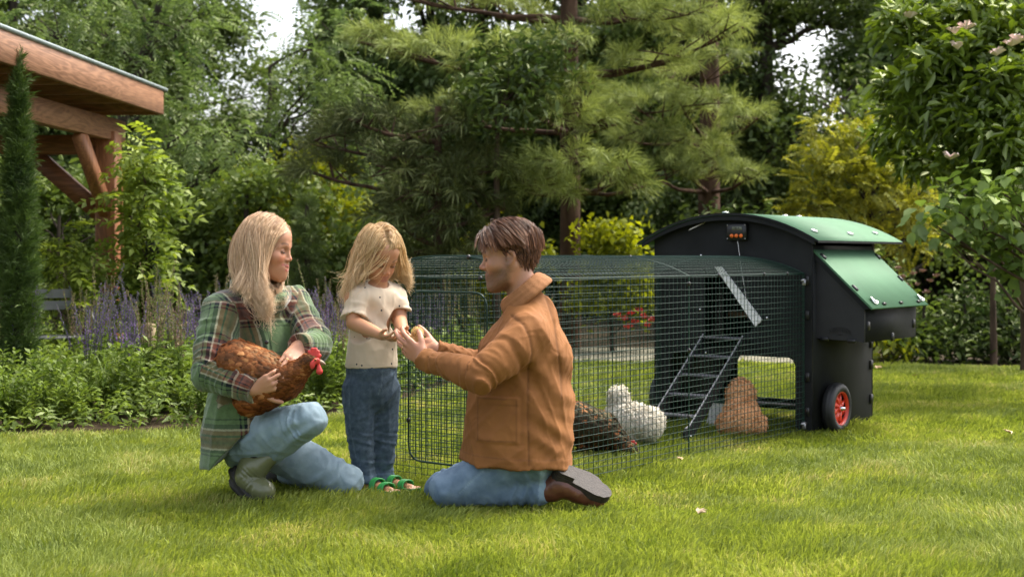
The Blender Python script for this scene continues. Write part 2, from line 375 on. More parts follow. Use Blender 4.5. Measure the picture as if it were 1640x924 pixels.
def limb(mb, a, b, r0, r1, seed=0, wob=.08, n=7, sag=0):
    r = np.random.default_rng(seed); t = np.linspace(0, 1, n)[:, None]
    a = np.array(a, float); b = np.array(b, float); L_ = np.linalg.norm(b-a)
    p = a+(b-a)*t; off = np.cumsum(r.normal(0, wob*L_/n, (n, 3)), axis=0); off -= off[-1]*t; off[0] = 0
    p = p+off; p[:, 2] -= sag*L_*np.sin(np.pi*t[:, 0])
    mb.tube(p, np.linspace(r0, r1, n), n=7, cap=False); return p
def blob_points(c, rad, n, r, shell=.55):
    d = norm(r.normal(0, 1, (n, 3))); k = r.uniform(shell**3, 1, n)**(1/3)
    return np.array(c)+d*k[:, None]*np.array(rad), d
def tree(name, label, cat, base, h_trunk, r_trunk, blobs, tmpl, per, leafm, barkm, seed, S=1.0, group=None, lean=(0, 0), shell=.5, trunk_top=None, droop=.0, branch=True, radial=.8):
    """blobs: (centre, radii) in coordinates relative to the base; per = sprays per square metre of blob shell"""
    r = np.random.default_rng(seed); root = empty(name, base); tag(root, label, cat, group)
    mb = MB()
    top = np.array(trunk_top if trunk_top is not None else (lean[0], lean[1], h_trunk), float)
    p = limb(mb, (0, 0, -.1), top, r_trunk, r_trunk*.35, seed, .03, 12)
    if branch:
        for i, (c, rad) in enumerate(blobs):
            c = np.array(c, float); zz = np.clip(c[2]-.45*np.linalg.norm(c[:2]-top[:2]*c[2]/max(top[2], .1))-.2, .15*top[2], top[2])
            k = np.argmin(abs(p[:, 2]-zz)); limb(mb, p[k], c, r_trunk*.32, r_trunk*.08, seed+i, .16, 7)
            for j in range(3):
                e = c+r.normal(0, .5, 3)*np.array(rad); limb(mb, c*.75+p[k]*.25, e, r_trunk*.12, r_trunk*.03, seed+i*7+j, .2, 5)
    tr = mb.build('trunk', barkm, root, True)
    P = []; D = []
    for c, rad in blobs:
        rad = np.array(rad, float); area = 4*np.pi*((rad[0]*rad[1])**1.6/3+(rad[0]*rad[2])**1.6/3+(rad[1]*rad[2])**1.6/3)**(1/1.6)
        n = max(6, int(per*area)); q, d = blob_points(c, rad*r.uniform(.9, 1.1, 3), n, r, shell)
        P.append(q); D.append(d)
    P = np.concatenate(P); D = np.concatenate(D); n = len(P)
    k = P[:, 2] > .05; P, D = P[k], D[k]; n = len(P)
    dirs = norm(D*radial+r.normal(0, .7, (n, 3))*[1, 1, .6]+[0, 0, -droop])
    M = frames(dirs, np.array([0, 0, 1.])+r.normal(0, .35, (n, 3)))
    V, F = scatter(*tmpl, P, M, S*r.uniform(.7, 1.25, n))
    cr = mk('crown', V, F, leafm, root)
    KIDS[root.name] = [tr, cr]
    return root
def blobs_in(c, rad, n, br, seed, flat=.7):
    r = np.random.default_rng(seed); out = []
    for i in range(n):
        d = norm(r.normal(0, 1, 3)); k = r.uniform(.25, 1)**.5
        b = br*r.uniform(.6, 1.3); out.append((np.array(c)+d*k*np.array(rad), (b, b, b*flat)))
    return out
T_small = t_spray6(9, .11, .055, .12, 1)
T_far = t_spray(9, .20, .12, .24, 2)
T_round = t_spray(8, .08, .06, .09, 3)
T_pin = t_pinnate(9, .34, .075, .024, .5, 4)
T_tuft = t_tuft(34, .165, .0075, 5, 1.25)
T_tuftd = t_tuft(28, .14, .0085, 6, 1.2)
T_mag = t_spray6(9, .15, .05, .07, 7, .75, .25)
T_fig = t_spray6(6, .17, .13, .14, 8, .75, .4, .35)
T_feath = t_pinnate(6, .20, .075, .03, .2, 9)

# --- far woods: individual trees behind everything, tops left low where the sky shows in the photo
far = []
specs = [('dark', L_dark, 0), ('mid', L_mid, 1), ('dark', L_dark, 2), ('blue', L_blue, 3)]
for kind, lm, sd_ in specs:
    bl = blobs_in((0, 0, 5.6), (2.3, 2.0, 4.4), 26, 1.15, 40+sd_)+blobs_in((0, 0, 1.8), (2.2, 1.4, 1.4), 8, .9, 60+sd_)
    t0 = tree('woodland_tree', None, 'tree', (0, 0, 0), 9, .22, bl, T_far, 7, lm, m_bark2, 80+sd_, 1.0, 'woodland trees far behind the lawn', shell=.35)
    far.append(t0)
colm = [(-160, -220), (-60, -150), (20, -200), (110, 105), (200, -180), (290, -60), (370, 165), (450, 200), (530, 60), (610, -80), (690, -200), (770, -150), (850, 20), (930, -220), (1010, -120), (1090, -120), (1170, -40), (1250, 170), (1330, 200), (1410, 60), (1490, -200), (1580, -260), (1670, -200), (1760, -200)]
r = np.random.default_rng(11)
kindname = ['dark green leafy', 'fresh green leafy', 'very dark dense', 'bluish green feathery']
nf = 0
for row, (Y0, off) in enumerate(((23, 0), (29, 45))):
    for i, (px, ty) in enumerate(colm):
        Y = Y0+r.uniform(-1.5, 1.5); X = (px+off-820)/FPX*Y
        hh = (412-ty)/FPX*Y+.92
        if row == 1: hh *= r.uniform(.5, .7) if ty < 0 else .7
        k = (i*3+row*2+int(r.integers(0, 2))) % 4
        t = far[k] if nf < 4 and not far[k].get('placed') else copy_tree(far[k])
        if t is far[k]: t['placed'] = 1; nf += 1
        t.location = (X, Y, 0); t.rotation_euler = (0, 0, r.uniform(0, 6.28)); s = hh/10.2; t.scale = (max(s, .55)*r.uniform(.85, 1.1), max(s, .55), s)
        side = 'far left' if px < 350 else 'left of the middle' if px < 750 else 'behind the big pine' if px < 1050 else 'behind the coop' if px < 1400 else 'at the far right'
        t['label'] = '%s woodland tree in the %s row of the wood, %s' % (kindname[k], 'nearer' if row == 0 else 'rearmost', side)
        if 'placed' in t and t is not far[k]: del t['placed']
for t in far:
    if not t.get('placed'): t.location = (30, 40, 0)
    else: del t['placed']

# --- the big soft pine behind the run
def pine(name, label, px, Y, r_trunk, pads, leafm, tmpl, seed, dens=62, h=8.5, lean=0.0, S=1.0, drop=.25):
    r = np.random.default_rng(seed); bx = (px-820)/FPX*Y
    root = empty(name, (bx, Y, 0)); tag(root, label, 'tree')
    mb = MB(); p = limb(mb, (0, 0, -.1), (lean, 0, h), r_trunk, r_trunk*.45, seed, .012, 16)
    P = []; D = []
    for (qx, qy, hw, hh, dy) in pads:
        Yp = Y+dy; c = PX(qx, qy, Yp)-np.array([bx, Y, 0]); rw = hw/FPX*Yp; rh = hh/FPX*Yp; rd = max(.45, min(rw*.75, 1.0))
        s = 1 if c[0] > 0 else -1
        z0 = c[2]-.15*abs(c[0])-.1; k = np.argmin(abs(p[:, 2]-z0))
        tip = c+np.array([s*rw*.8, 0, 0]); br = limb(mb, p[k], tip, .030, .008, seed+len(P), .07, 9, sag=.05)
        # the foliage plates grow along side twigs of the branch
        n = int(dens*rw*rd*3.1+10)
        u = r.uniform(-1, 1, n)*1.0; a = r.normal(0, .45, n)
        q = np.stack([c[0]+u*rw, c[1]+a*rd, c[2]+rh*(.55*(1-u**2)-.1)+r.normal(0, rh*.30, n)-.25*abs(a)*rh], 1)
        q[:, 2] += rh*.3*np.sin(q[:, 0]*5+dy)+rh*.2*np.sin(q[:, 0]*11+q[:, 1]*4)
        d = norm(np.stack([u*.8+s*.35+r.normal(0, .35, n), a*.8-.25+r.normal(0, .4, n), .35+r.normal(0, .45, n)], 1))
        P.append(q); D.append(d)
        for j in range(7):
            e = q[int(r.integers(0, n))]; kk = int(r.integers(4, 9)); limb(mb, br[min(kk, 8)], e, .012, .004, seed+j, .1, 4)
    P = np.concatenate(P); D = np.concatenate(D); n = len(P)
    M = frames(D, np.array([0, 0, 1.])+r.normal(0, .2, (n, 3)))
    V, F = scatter(*tmpl, P, M, S*r.uniform(.7, 1.2, n))
    tr = mb.build('trunk', m_pinebark, root, True); cr = mk('crown', V, F, leafm, root)
    return root
pine('pine_tree', 'tall pale green soft pine with bare brown trunk behind the wire run', 912, 14.0, .115, [
    (610, 66, 50, 20, -.6), (690, 78, 70, 26, -.8), (790, 92, 70, 28, -.9), (850, 70, 36, 30, -.7), (835, 140, 46, 30, -1.2), (890, 170, 58, 34, -1.3), (930, 135, 30, 24, -1.0), (955, 200, 40, 22, -.8),
    (720, 172, 70, 18, .3), (1000, 28, 56, 26, -.7), (1080, 20, 60, 24, -.6), (1150, 45, 50, 22, -.4), (1045, 92, 60, 18, -.3),
    (905, 255, 60, 24, -1.4), (965, 275, 56, 26, -1.4), (850, 282, 42, 20, -1.2), (1005, 300, 34, 16, -1.0), (880, 305, 50, 14, -1.1),
    (905, 62, 40, 24, -1.2), (800, 8, 80, 20, .4), (650, -30, 110, 40, 0), (1000, -50, 150, 40, 0)], L_pine, T_tuft, 21)
pine('pine_tree', 'second soft pine with drooping plates over the coop roof, dark trunk right behind the coop', 1137, 16.5, .15, [
    (985, 160, 44, 22, -.8), (1060, 168, 56, 26, -1.0), (1130, 160, 56, 28, -1.2), (1195, 185, 36, 20, -1.2), (1040, 222, 60, 22, -1.0), (1120, 225, 56, 22, -1.1), (1060, 272, 60, 20, -1.2), (1140, 262, 50, 22, -1.2), (1188, 276, 30, 14, -1.2),
    (1090, 110, 60, 16, .3), (1150, 84, 46, 24, -1.3), (1120, 40, 60, 20, -.3)], L_pine, T_tuft, 22, h=9)
pine('pine_tree', 'dark young pine with downward needles standing behind the child', 702, 12.6, .07, [
    (700, 215, 60, 42, 0), (650, 265, 60, 40, 0), (760, 270, 60, 40, .1), (700, 300, 80, 46, -.2), (640, 335, 50, 40, 0), (760, 335, 60, 44, 0), (700, 365, 70, 46, -.2), (660, 410, 50, 40, 0), (745, 405, 52, 40, 0), (700, 440, 60, 42, -.1), (690, 490, 60, 40, 0), (730, 520, 50, 34, 0),
    (560, 225, 70, 34, .3), (520, 270, 50, 28, .3), (600, 190, 60, 30, .2)], L_pined, T_tuftd, 23, dens=75, h=2.3, S=1.1)

# --- broadleaf trees nearer than the wood
def at(px, Y): return ((px-820)/FPX*Y, Y, 0)
def pxb(px, py, rx, ry, Y, base, rd=None):
    c = PX(px, py, Y)-np.array(base); return (c, (rx/FPX*Y, rd or rx/FPX*Y*.8, ry/FPX*Y))
b0 = at(74, 14.5)
tree('locust_tree', 'tall feathery locust tree with bluish green sprays, trunk left of the pergola post', 'tree', b0, 6.2, .105, [pxb(*q, 14.5+dy, b0) for q, dy in [
    ((60, 30, 60, 40), 0), ((30, 120, 70, 50), .6), ((160, 45, 60, 40), -.5), ((250, 60, 60, 50), -.5), ((310, 30, 60, 40), 0), ((270, 140, 60, 50), -.4), ((300, 210, 70, 40), -.8), ((370, 200, 50, 40), -.6),
    ((240, 220, 60, 40), 0), ((350, 270, 60, 40), -.4), ((290, 290, 60, 40), 0), ((180, 290, 60, 40), .3), ((380, 240, 40, 30), -.7), ((120, 110, 60, 40), 0), ((200, -20, 120, 40), 0), ((130, 330, 60, 60), 1)]], T_pin, 30, L_blue, m_bark2, 31, 1.0, trunk_top=(1.35, 0, 4.0), droop=.25)
b0 = at(432, 16.5)
tree('locust_tree', 'feathery locust tree with yellowish tips hanging between the woman and the big pine', 'tree', b0, 3.2, .06, [pxb(*q, 16.5+dy, b0) for q, dy in [
    ((500, 60, 60, 34), -.4), ((520, 115, 60, 34), -.8), ((500, 150, 60, 30), -.6), ((560, 130, 50, 30), -.6), ((560, 30, 60, 30), 0), ((480, 190, 50, 24), -.3), ((590, 180, 50, 30), 0), 
    ((560, 260, 70, 50), .3), ((600, 320, 60, 50), .3)]], T_pin, 26, L_blue, m_bark2, 32, 1.0, droop=.25)
b0 = at(395, 13.2)
tree('maple_tree', 'light green leafy tree low behind the blonde woman', 'tree', b0, 1.7, .05, [pxb(*q, 13.2+dy, b0) for q, dy in [
    ((400, 300, 50, 34), 0), ((340, 340, 60, 40), .2), ((430, 360, 50, 40), .2), ((300, 400, 60, 46), .2), ((370, 430, 60, 46), .2), ((450, 290, 50, 30), .4), ((500, 330, 40, 40), .5), ((540, 400, 50, 46), .2), ((280, 340, 50, 40), .4), ((530, 450, 50, 40), 0), ((330, 470, 60, 40), 0), ((440, 450, 60, 40), .2), ((590, 420, 40, 50), .5)]], T_round, 70, L_mid, m_bark2, 33)
b0 = at(470, 15.5)
tree('maple_tree', 'yellowish green bushy tree glowing left of the child', 'tree', b0, 2.2, .06, [pxb(*q, 15.5+dy, b0) for q, dy in [
    ((440, 290, 60, 30), 0), ((500, 270, 60, 34), 0), ((540, 330, 60, 40), 0), ((420, 340, 60, 40), 0), ((470, 380, 60, 40), 0), ((550, 390, 50, 36), 0), ((400, 400, 60, 40), 0)]], T_round, 55, L_lime, m_bark2, 34)
b0 = at(492, 12.3)
tree('cypress_tree', 'narrow dark cypress between the woman and the child', 'tree', b0, 1.4, .05, [pxb(*q, 12.3, b0, .17) for q in [
    (490, 345, 14, 30), (490, 385, 22, 34), (492, 430, 27, 36), (492, 475, 28, 36), (492, 515, 28, 36)]], T_tuftd, 260, L_dark, m_bark2, 35, .55, droop=-.8)
b0 = at(95, 12.6)
tree('maple_tree', 'dull green sapling behind the pergola and grey chair', 'tree', b0, 1.3, .04, [pxb(*q, 12.6+dy, b0) for q, dy in [
    ((60, 300, 60, 40), .4), ((120, 330, 50, 40), .4), ((30, 380, 60, 50), .3), ((110, 400, 60, 40), .4), ((210, 380, 50, 50), .3), ((250, 440, 60, 40), .5), ((60, 460, 60, 40), .2), ((230, 320, 50, 40), .5), ((-30, 300, 60, 60), 0)]], T_small, 45, L_mid, m_bark2, 36)
b0 = at(1225, 19)
tree('oak_tree', 'dark oak with crooked black limbs against the bright sky', 'tree', b0, 4.6, .2, [pxb(*q, 19+dy, b0) for q, dy in [
    ((1210, 120, 70, 40), 0), ((1170, 60, 60, 34), 0), ((1230, 30, 60, 24), 0), ((1290, 20, 60, 22), 0), ((1360, 25, 50, 30), 0), ((1180, 200, 70, 46), 0), ((1240, 240, 70, 50), 0), ((1270, 180, 50, 40), 0), ((1180, 290, 70, 50), 0),
    ((1250, 320, 60, 46), 0), ((1390, 130, 40, 30), .5), ((1130, 330, 70, 50), .5), ((1060, 350, 60, 46), .5), ((1060, 400, 60, 50), .5), ((1200, 380, 60, 50), 0), ((1250, -20, 150, 20), 0)]], T_small, 32, L_dark, m_bark2, 37, 1.15)
# crooked visible limbs of that oak belong to its trunk mesh
b0 = at(1395, 15)
tree('acer_shrub', 'golden yellow maple with layered feathery foliage behind the coop roof', 'tree', b0, 2.2, .06, [pxb(*q, 15+dy, b0) for q, dy in [
    ((1330, 205, 34, 22), -.3), ((1370, 225, 46, 22), 0), ((1315, 240, 40, 20), -.3), ((1410, 215, 34, 22), 0), ((1350, 265, 60, 24), -.4), ((1300, 285, 34, 16), -.4), ((1420, 270, 50, 30), 0), ((1380, 300, 60, 24), -.3), ((1310, 325, 50, 18), -.4), ((1350, 345, 50, 20), -.2), ((1430, 330, 50, 30), 0), ((1450, 385, 50, 30), 0), ((1290, 345, 40, 14), -.2), ((1460, 290, 40, 30), .3), ((1470, 350, 40, 30), .3)]], T_feath, 85, L_yel, m_bark2, 38, .9)
b0 = at(1440, 17)
tree('maple_tree', 'hazy olive green tree above the golden maple', 'tree', b0, 4, .08, [pxb(*q, 17+dy, b0) for q, dy in [
    ((1300, 150, 40, 26), 1), ((1350, 165, 50, 30), 1), ((1270, 210, 40, 30), 1), ((1400, 190, 40, 30), .6), ((1480, 300, 60, 60), 0), ((1470, 200, 60, 50), .3), ((1540, 380, 60, 60), 0)]], T_small, 15, L_mid, m_bark2, 39)
b0 = at(1640, 10.9)
tree('magnolia_tree', 'magnolia with pink and white blooms and glossy leaves filling the upper right corner', 'tree', b0, 3.3, .035, [pxb(*q, 9.6+dy, b0) for q, dy in [
    ((1450, 40, 56, 40), .3), ((1500, 110, 60, 40), 0), ((1560, 80, 70, 50), 0), ((1620, 130, 60, 50), -.3), ((1480, 180, 60, 46), .2), ((1550, 180, 60, 46), -.2), ((1610, 220, 60, 50), -.4), ((1440, 120, 40, 36), .5), ((1540, 250, 50, 34), 0), ((1600, 290, 60, 34), -.2), ((1640, 60, 70, 60), 0), ((1440, 220, 44, 30), .8), ((1680, 200, 80, 100), .2), ((1490, 255, 50, 30), .7), ((1560, 20, 60, 34), .2), ((1650, 330, 60, 40), .3)]], T_mag, 85, L_mag, m_bark, 40, .85, droop=-.35)
b0 = at(1745, 8.6)
tree('fig_tree', 'broad-leaved shrub branch reaching in from the right edge below the magnolia', 'shrub', b0, 1.5, .05, [pxb(*q, 8.6+dy, b0) for q, dy in [
    ((1600, 305, 40, 14), 0), ((1530, 335, 44, 13), 0), ((1610, 340, 40, 16), -.2), ((1500, 362, 30, 9), 0), ((1570, 372, 50, 14), .1), ((1640, 385, 30, 16), 0), ((1525, 392, 26, 8), 0), ((1610, 410, 30, 9), .1), ((1690, 360, 50, 70), .1), ((1655, 300, 40, 30), 0), ((1635, 440, 24, 8), 0)]], T_fig, 60, L_fig, m_bark, 41, .52)
# shrubs at the back of the lawn
b0 = at(980, 13.6)
tree('shrub', 'lime green shrub glowing behind the wire run', 'shrub', b0, .8, .03, [pxb(*q, 13.6+dy, b0) for q, dy in [
    ((970, 375, 50, 24), 0), ((1000, 400, 40, 26), 0), ((958, 430, 30, 30), 0), ((1010, 450, 46, 30), 0), ((960, 480, 50, 30), 0), ((866, 400, 16, 26), .6), ((1030, 490, 30, 24), 0)]], T_round, 90, L_lime, m_bark2, 42)
b0 = at(800, 13.2)
tree('shrub', 'pale yellow-green bush behind the kneeling man', 'shrub', b0, .8, .03, [pxb(*q, 13.2+dy, b0) for q, dy in [
    ((770, 385, 22, 30), 0), ((800, 400, 30, 36), .1), ((780, 440, 30, 36), 0), ((820, 470, 40, 36), 0), ((770, 500, 40, 30), 0), ((850, 500, 22, 26), 0), ((720, 540, 50, 26), -.2)]], T_round, 90, L_lime, m_bark2, 43)
hx = [(1425, 552, 42, 34, L_lime, 'lime leaved low shrub beside the coop'), (1480, 530, 46, 56, L_mid, 'green low shrub second from the coop along the lawn edge'), (1545, 518, 52, 66, L_dark, 'dark rounded shrub under the slim trunk'), (1612, 515, 54, 70, L_dark, 'dark green shrub at the right edge behind the lawn'), (1400, 470, 50, 60, L_mid, 'tall green shrub right behind the nest box'), (1690, 520, 60, 70, L_dark, 'dark shrub cut by the right edge of the picture')]
for i, (px, py, rx, ry, lm, lab) in enumerate(hx):
    Y = 12.35+(.7 if i == 4 else 0); b0 = at(px, Y)
    tree('shrub', lab, 'shrub', b0, .5, .03, [pxb(px-rx*.5, py+14, rx*.7, ry*.6, Y, b0), pxb(px+rx*.5, py+10, rx*.7, ry*.6, Y, b0), pxb(px, py-ry*.4, rx*.7, ry*.6, Y+.2, b0), pxb(px+rx*.2, py+ry*.5, rx, ry*.5, Y-.2, b0)], T_small, 70, lm, m_bark2, 50+i, .75, group='shrubs along the back of the lawn')
for i, (px, lab) in enumerate(((1120, 'dark shrub hidden behind the coop'), (1220, 'dark green shrub seen under the coop'), (1320, 'green shrub behind the coop side'), (640, 'dark leafy shrub behind the flower bed end'))):
    Y = 16.2; b0 = at(px, Y); tree('shrub', lab, 'shrub', b0, .9, .03, [pxb(px-30, 440, 60, 60, Y, b0), pxb(px+30, 420, 60, 60, Y, b0), pxb(px, 490, 70, 50, Y, b0), pxb(px+10, 380, 50, 50, Y, b0)], T_small, 40, L_dark if i != 2 else L_mid, m_bark2, 70+i, 1.0, group='shrubs along the back of the lawn')
# slim pale trunk at right and thin trunk behind the man
for px, Y, rr, hh, lab in ((1592, 11.9, .035, 1.6, 'slim grey sapling trunk behind the dark shrubs at right'), (797, 12.6, .05, 2.3, 'thin grey trunk seen through the wire behind the man')):
    b0 = at(px, Y); tree('young_tree', lab, 'tree', b0, hh, rr, blobs_in((0, 0, hh+.35), (.5, .5, .35), 6, .35, 90), T_small, 45, L_dark, m_bark, 91, .8)
# blossoms
def blossom(bname, pts, label, mat, s, group, cat, k=7):
    for i, p in enumerate(pts):
        r = np.random.default_rng(500+i); V = []
        for j in range(k):
            a = 6.28*j/k+r.uniform(-.3, .3); V += leaf6(np.zeros(3), norm(np.array([math.cos(a), math.sin(a), r.uniform(.3, 1.6)])), np.array([0, 0, 1.]), s*r.uniform(.7, 1.1), s*.55, .4, .6)
        o = mk(bname, np.array(V), faces6(k), mat); o.location = p
        tag(o, label[i] if isinstance(label, list) else label, cat, group)
m_pinkd = plain('dusty_pink_petals', (.50, .30, .26), .7); m_pink = plain('pink_petals', (.85, .68, .62), .6); m_wht = plain('cream_petals', (.8, .74, .6), .6); m_redf = plain('red_petals', (.5, .03, .02), .6)
mp_ = [(1530, 55), (1548, 48), (1596, 90), (1620, 75), (1628, 68), (1534, 80), (1458, 30), (1522, 256)]
blossom('magnolia_bloom', [PX(x, y, 9.0 if x > 1480 else 9.6) for x, y in mp_], ['pale pink bloom high on the magnolia, one of two close together', 'cream bloom beside the other high on the magnolia', 'pink and white bloom near the right edge, upper right', 'pink bloom right of the magnolia crown', 'pink bloom at the right edge of the magnolia', 'small pale bloom inside the magnolia leaves', 'pink bloom at the left tip of the magnolia', 'lone pink bloom low on the magnolia'], m_pink, .07, 'magnolia blooms', 'flower')
pf = [(1438, 432), (1446, 446), (1462, 440), (1478, 436), (1452, 460), (1470, 458), (1490, 452), (1484, 470), (1500, 444), (1458, 478)]
blossom('pink_flower_head', [PX(x, y, 12.1) for x, y in pf], 'small dusty pink flower head right of the nest box roof', m_pinkd, .042, 'dusty pink flower heads right of the nest box', 'flower', 9)
rf = [(988, 508), (1000, 514), (1010, 505), (1018, 518), (1030, 510), (1038, 524), (1024, 500), (1046, 515), (1006, 526)]
blossom('red_flower', [PX(x, y, 12.9) for x, y in rf], 'red flower head seen through the wire left of the coop', m_redf, .06, 'red flowers behind the run', 'flower', 9)
# ================================================================== PERGOLA
W_out = wood('stained_larch', (.16, .07, .032), (.31, .155, .08), .6, 'Y')
W_post = wood('red_brown_post_timber', (.20, .072, .028), (.36, .15, .062), .6, 'Z')
W_x = wood('red_brown_cross_timber', (.13, .05, .02), (.25, .10, .045), .6, 'X')
m_lead = plain('grey_roof_edging', (.20, .24, .23), .4, metal=.3, noise=.15, scale=20)
m_roofdk = plain('dark_roof_boards', (.10, .05, .03), .8, noise=.3, scale=8)
pg = empty('pergola', (-3.02, 10.75, 0), R(-3.6)); tag(pg, 'reddish timber pergola with grey edged roof and diagonal braces at the left edge', 'pergola')
# local: x right, y away; post centred at (-.14, 0)
m = MB(); m.box((-.14, 0, .95), (.16, .16, 1.9+.0), bev=.008); m.build('post', W_post, pg)
m = MB(); m.box((-.14, -1.9, 1.92), (.10, 4.3, .17), bev=.006); m.build('beam', W_out, pg)
m = MB(); m.box((-2.2, .0, 1.80), (4.0, .10, .15), bev=.006); m.build('cross_beam', W_x, pg)
def brace(p0, p1, wd, ax, mat):
    p0 = np.array(p0); p1 = np.array(p1); d = p1-p0; L_ = np.linalg.norm(d); d /= L_
    s = np.array([1., 0, 0]) if ax == 'x' else np.array([0, 1., 0]); u = np.cross(d, s)
    mm = MB(); mm.box((p0+p1)/2, (L_, .07, wd), np.stack([d, s, u], 1)); return mm.build('brace', mat, pg)
brace((-.14, -.06, 1.28), (-.14, -.62, 1.84), .13, 'x', W_post)
brace((-.20, 0, 1.26), (-.78, 0, 1.76), .13, 'y', W_x)
m = MB(); m.box((.165, -1.80, 2.165), (.045, 4.3, .19), bev=.004); m.build('fascia', W_out, pg)
m = MB(); m.box((-1.6, .37, 2.165), (3.5, .045, .19), bev=.004); m.build('fascia', W_x, pg)
m = MB(); m.tube([(.185, .42, 2.275), (.185, -3.98, 2.275)], .018, 8); m.box((-1.6, -1.78, 2.28), (3.56, 4.4, .02)); m.build('roof_edging', m_lead, pg)
m = MB(); m.box((-1.65, -1.8, 2.238), (3.5, 4.25, .03)); m.build('roof_deck', m_roofdk, pg)
for i in range(8):
    m = MB(); y = .12-.56*i; m.box((-1.6, y, 2.14), (3.46, .05, .13)); m.build('rafter', W_x, pg)

# ---- things standing by the pergola
b0 = (-2.98, 8.3, 0)
tree('cypress_tree', 'narrow dark green column cypress in front of the pergola at the left edge', 'tree', b0, 1.9, .035, [((.0, 0, z), (rr, rr, .17)) for z, rr in ((.25, .09), (.45, .10), (.65, .115), (.85, .11), (1.05, .10), (1.25, .09), (1.42, .075), (1.58, .065), (1.72, .052), (1.86, .04), (1.98, .025))], t_tuft(16, .055, .0045, 61, .7), 1500, leafmat('juniper_needles', (.02, .045, .012), (.085, .14, .03), trans=.2, patch=4), m_bark2, 62, 1.0, droop=-1.4, branch=False)
m_anth = plain('anthracite_metal', (.10, .107, .10), .45, spec=.5, noise=.1, scale=8)
ch = empty('garden_chair', (-3.20, 9.6, 0), R(40)); ch.scale = (.80, .80, .83); tag(ch, 'dark grey slatted metal garden chair beside the pergola post', 'chair')
for k, z in enumerate((.80, .70)):
    m = MB(); m.prism([(-.21, z-.04), (.23, z-.04), (.23, z+.035), (-.21, z+.035)], .20-.02*k, .212-.02*k); m.build('back_slat', m_anth, ch)
m = MB(); 
for k in range(5): m.box((.01, -.2+.09*k, .44), (.44, .075, .014), bev=.003)
m.build('seat', m_anth, ch)
for sx in (-1, 1):
    m = MB(); m.tube([(.01+sx*.23, .24, .86), (.01+sx*.23, .18, .62), (.01+sx*.23, .14, .44), (.01+sx*.25, .28, 0)], .013, 8); m.build('leg', m_anth, ch, True)
    m = MB(); m.tube([(.01+sx*.23, -.2, .44), (.01+sx*.24, -.25, .2), (.01+sx*.25, -.27, 0)], .013, 8); m.build('leg', m_anth, ch, True)
    m = MB(); m.tube([(.01+sx*.24, .18, .66), (.01+sx*.25, 0, .66), (.01+sx*.25, -.18, .64), (.01+sx*.25, -.24, .58), (.01+sx*.24, -.2, .46)], .012, 8); m.build('armrest', m_anth, ch, True)
lp = empty('bollard_lamp', PX(244, 0, 10.2)*[1, 1, 0]); tag(lp, 'slim black bollard lamp behind the climbing vine', 'lamp')
m_blk = plain('black_paint', (.012, .013, .013), .4)
m = MB(); m.lathe([(0, 0), (.022, 0), (.022, .93), (0, .93)], n=12); m.build('post', m_blk, lp, True)
m = MB(); m.lathe([(0, .935), (.05, .935), (.05, 1.03), (.043, 1.045), (0, 1.05)], n=16); m.build('lamp_head', m_blk, lp, True)
sk = MB(); sk.lathe([(0, 0), (.05, 0), (.052, .3), (.046, .47), (0, .475)], n=10); o = sk.build('wooden_stake', plain('old_timber', (.22, .17, .09), .9, noise=.3, scale=20), None, True); o.location = PX(238, 0, 9.3)*[1, 1, 0]; tag(o, 'short round wooden stake in the flower bed', 'stake')
cn = MB(); cn.tube([(0, 0, .2), (.01, 0, 1.0), (0, 0, 1.85)], .012, 7); o = cn.build('bamboo_cane', plain('orange_cane', (.42, .17, .07), .6, noise=.3, scale=30), None, True); o.location = PX(194, 0, 10.6)*[1, 1, 0]+[0, 0, -.2]; tag(o, 'upright orange brown cane beside the pergola post', 'cane')
# climbing vine at the post
T_wist = t_pinnate(5, .24, .085, .036, .35, 70)
b0 = at(196, 10.45)
def vine_root():
    r = np.random.default_rng(71); root = empty('climbing_vine', b0); tag(root, 'leafy climbing vine with bright pinnate leaves around the pergola post', 'climber')
    mb = MB(); P = []
    for i, pts in enumerate(([(215, 620), (218, 540), (212, 460), (208, 380), (212, 300), (206, 230)], [(230, 600), (228, 500), (222, 420), (228, 360)], [(215, 520), (240, 440), (225, 370), (235, 300), (212, 250)], [(135, 560), (130, 440), (110, 395), (75, 405)], [(150, 600), (130, 500), (100, 430)])):
        Q = np.array([PX(x, y, 10.45-.12*i) for x, y in pts])-np.array(b0); Q[0, 2] = -.03
        t = np.linspace(0, len(Q)-1, 24); Q = np.stack([np.interp(t, range(len(Q)), Q[:, k]) for k in range(3)], 1)+r.normal(0, .012, (24, 3)); mb.tube(Q, np.linspace(.018, .004, 24), 6, False); P.append(Q[4:])
    P = np.concatenate(P); P = P[r.integers(0, len(P), 250)]+r.normal(0, .07, (250, 3))
    ex = np.array([PX(x, y, 10.3) for x, y in ((235, 330), (225, 300), (215, 245), (235, 400), (215, 430), (240, 420), (215, 480), (210, 500), (120, 440), (215, 350), (130, 470), (225, 460), (225, 260), (230, 290))])-np.array(b0)
    w0 = P+np.array(b0); qx = 820+w0[:, 0]/w0[:, 1]*FPX; P = P[(qx < 138) | (qx > 200)]
    P = np.concatenate([P, ex[r.integers(0, len(ex), 240)]+r.normal(0, .085, (240, 3))]); n = len(P)
    D = norm(r.normal(0, 1, (n, 3))*[1, .8, .4]+[.25, -.5, .0]); M = frames(D, np.array([0, -.3, 1.])+r.normal(0, .3, (n, 3)))
    V, F = scatter(*T_wist, P, M, r.uniform(.65, 1.15, n))
    mb.build('stem', m_bark, root, True); mk('foliage', V, F, L_vine, root)
vine_root()

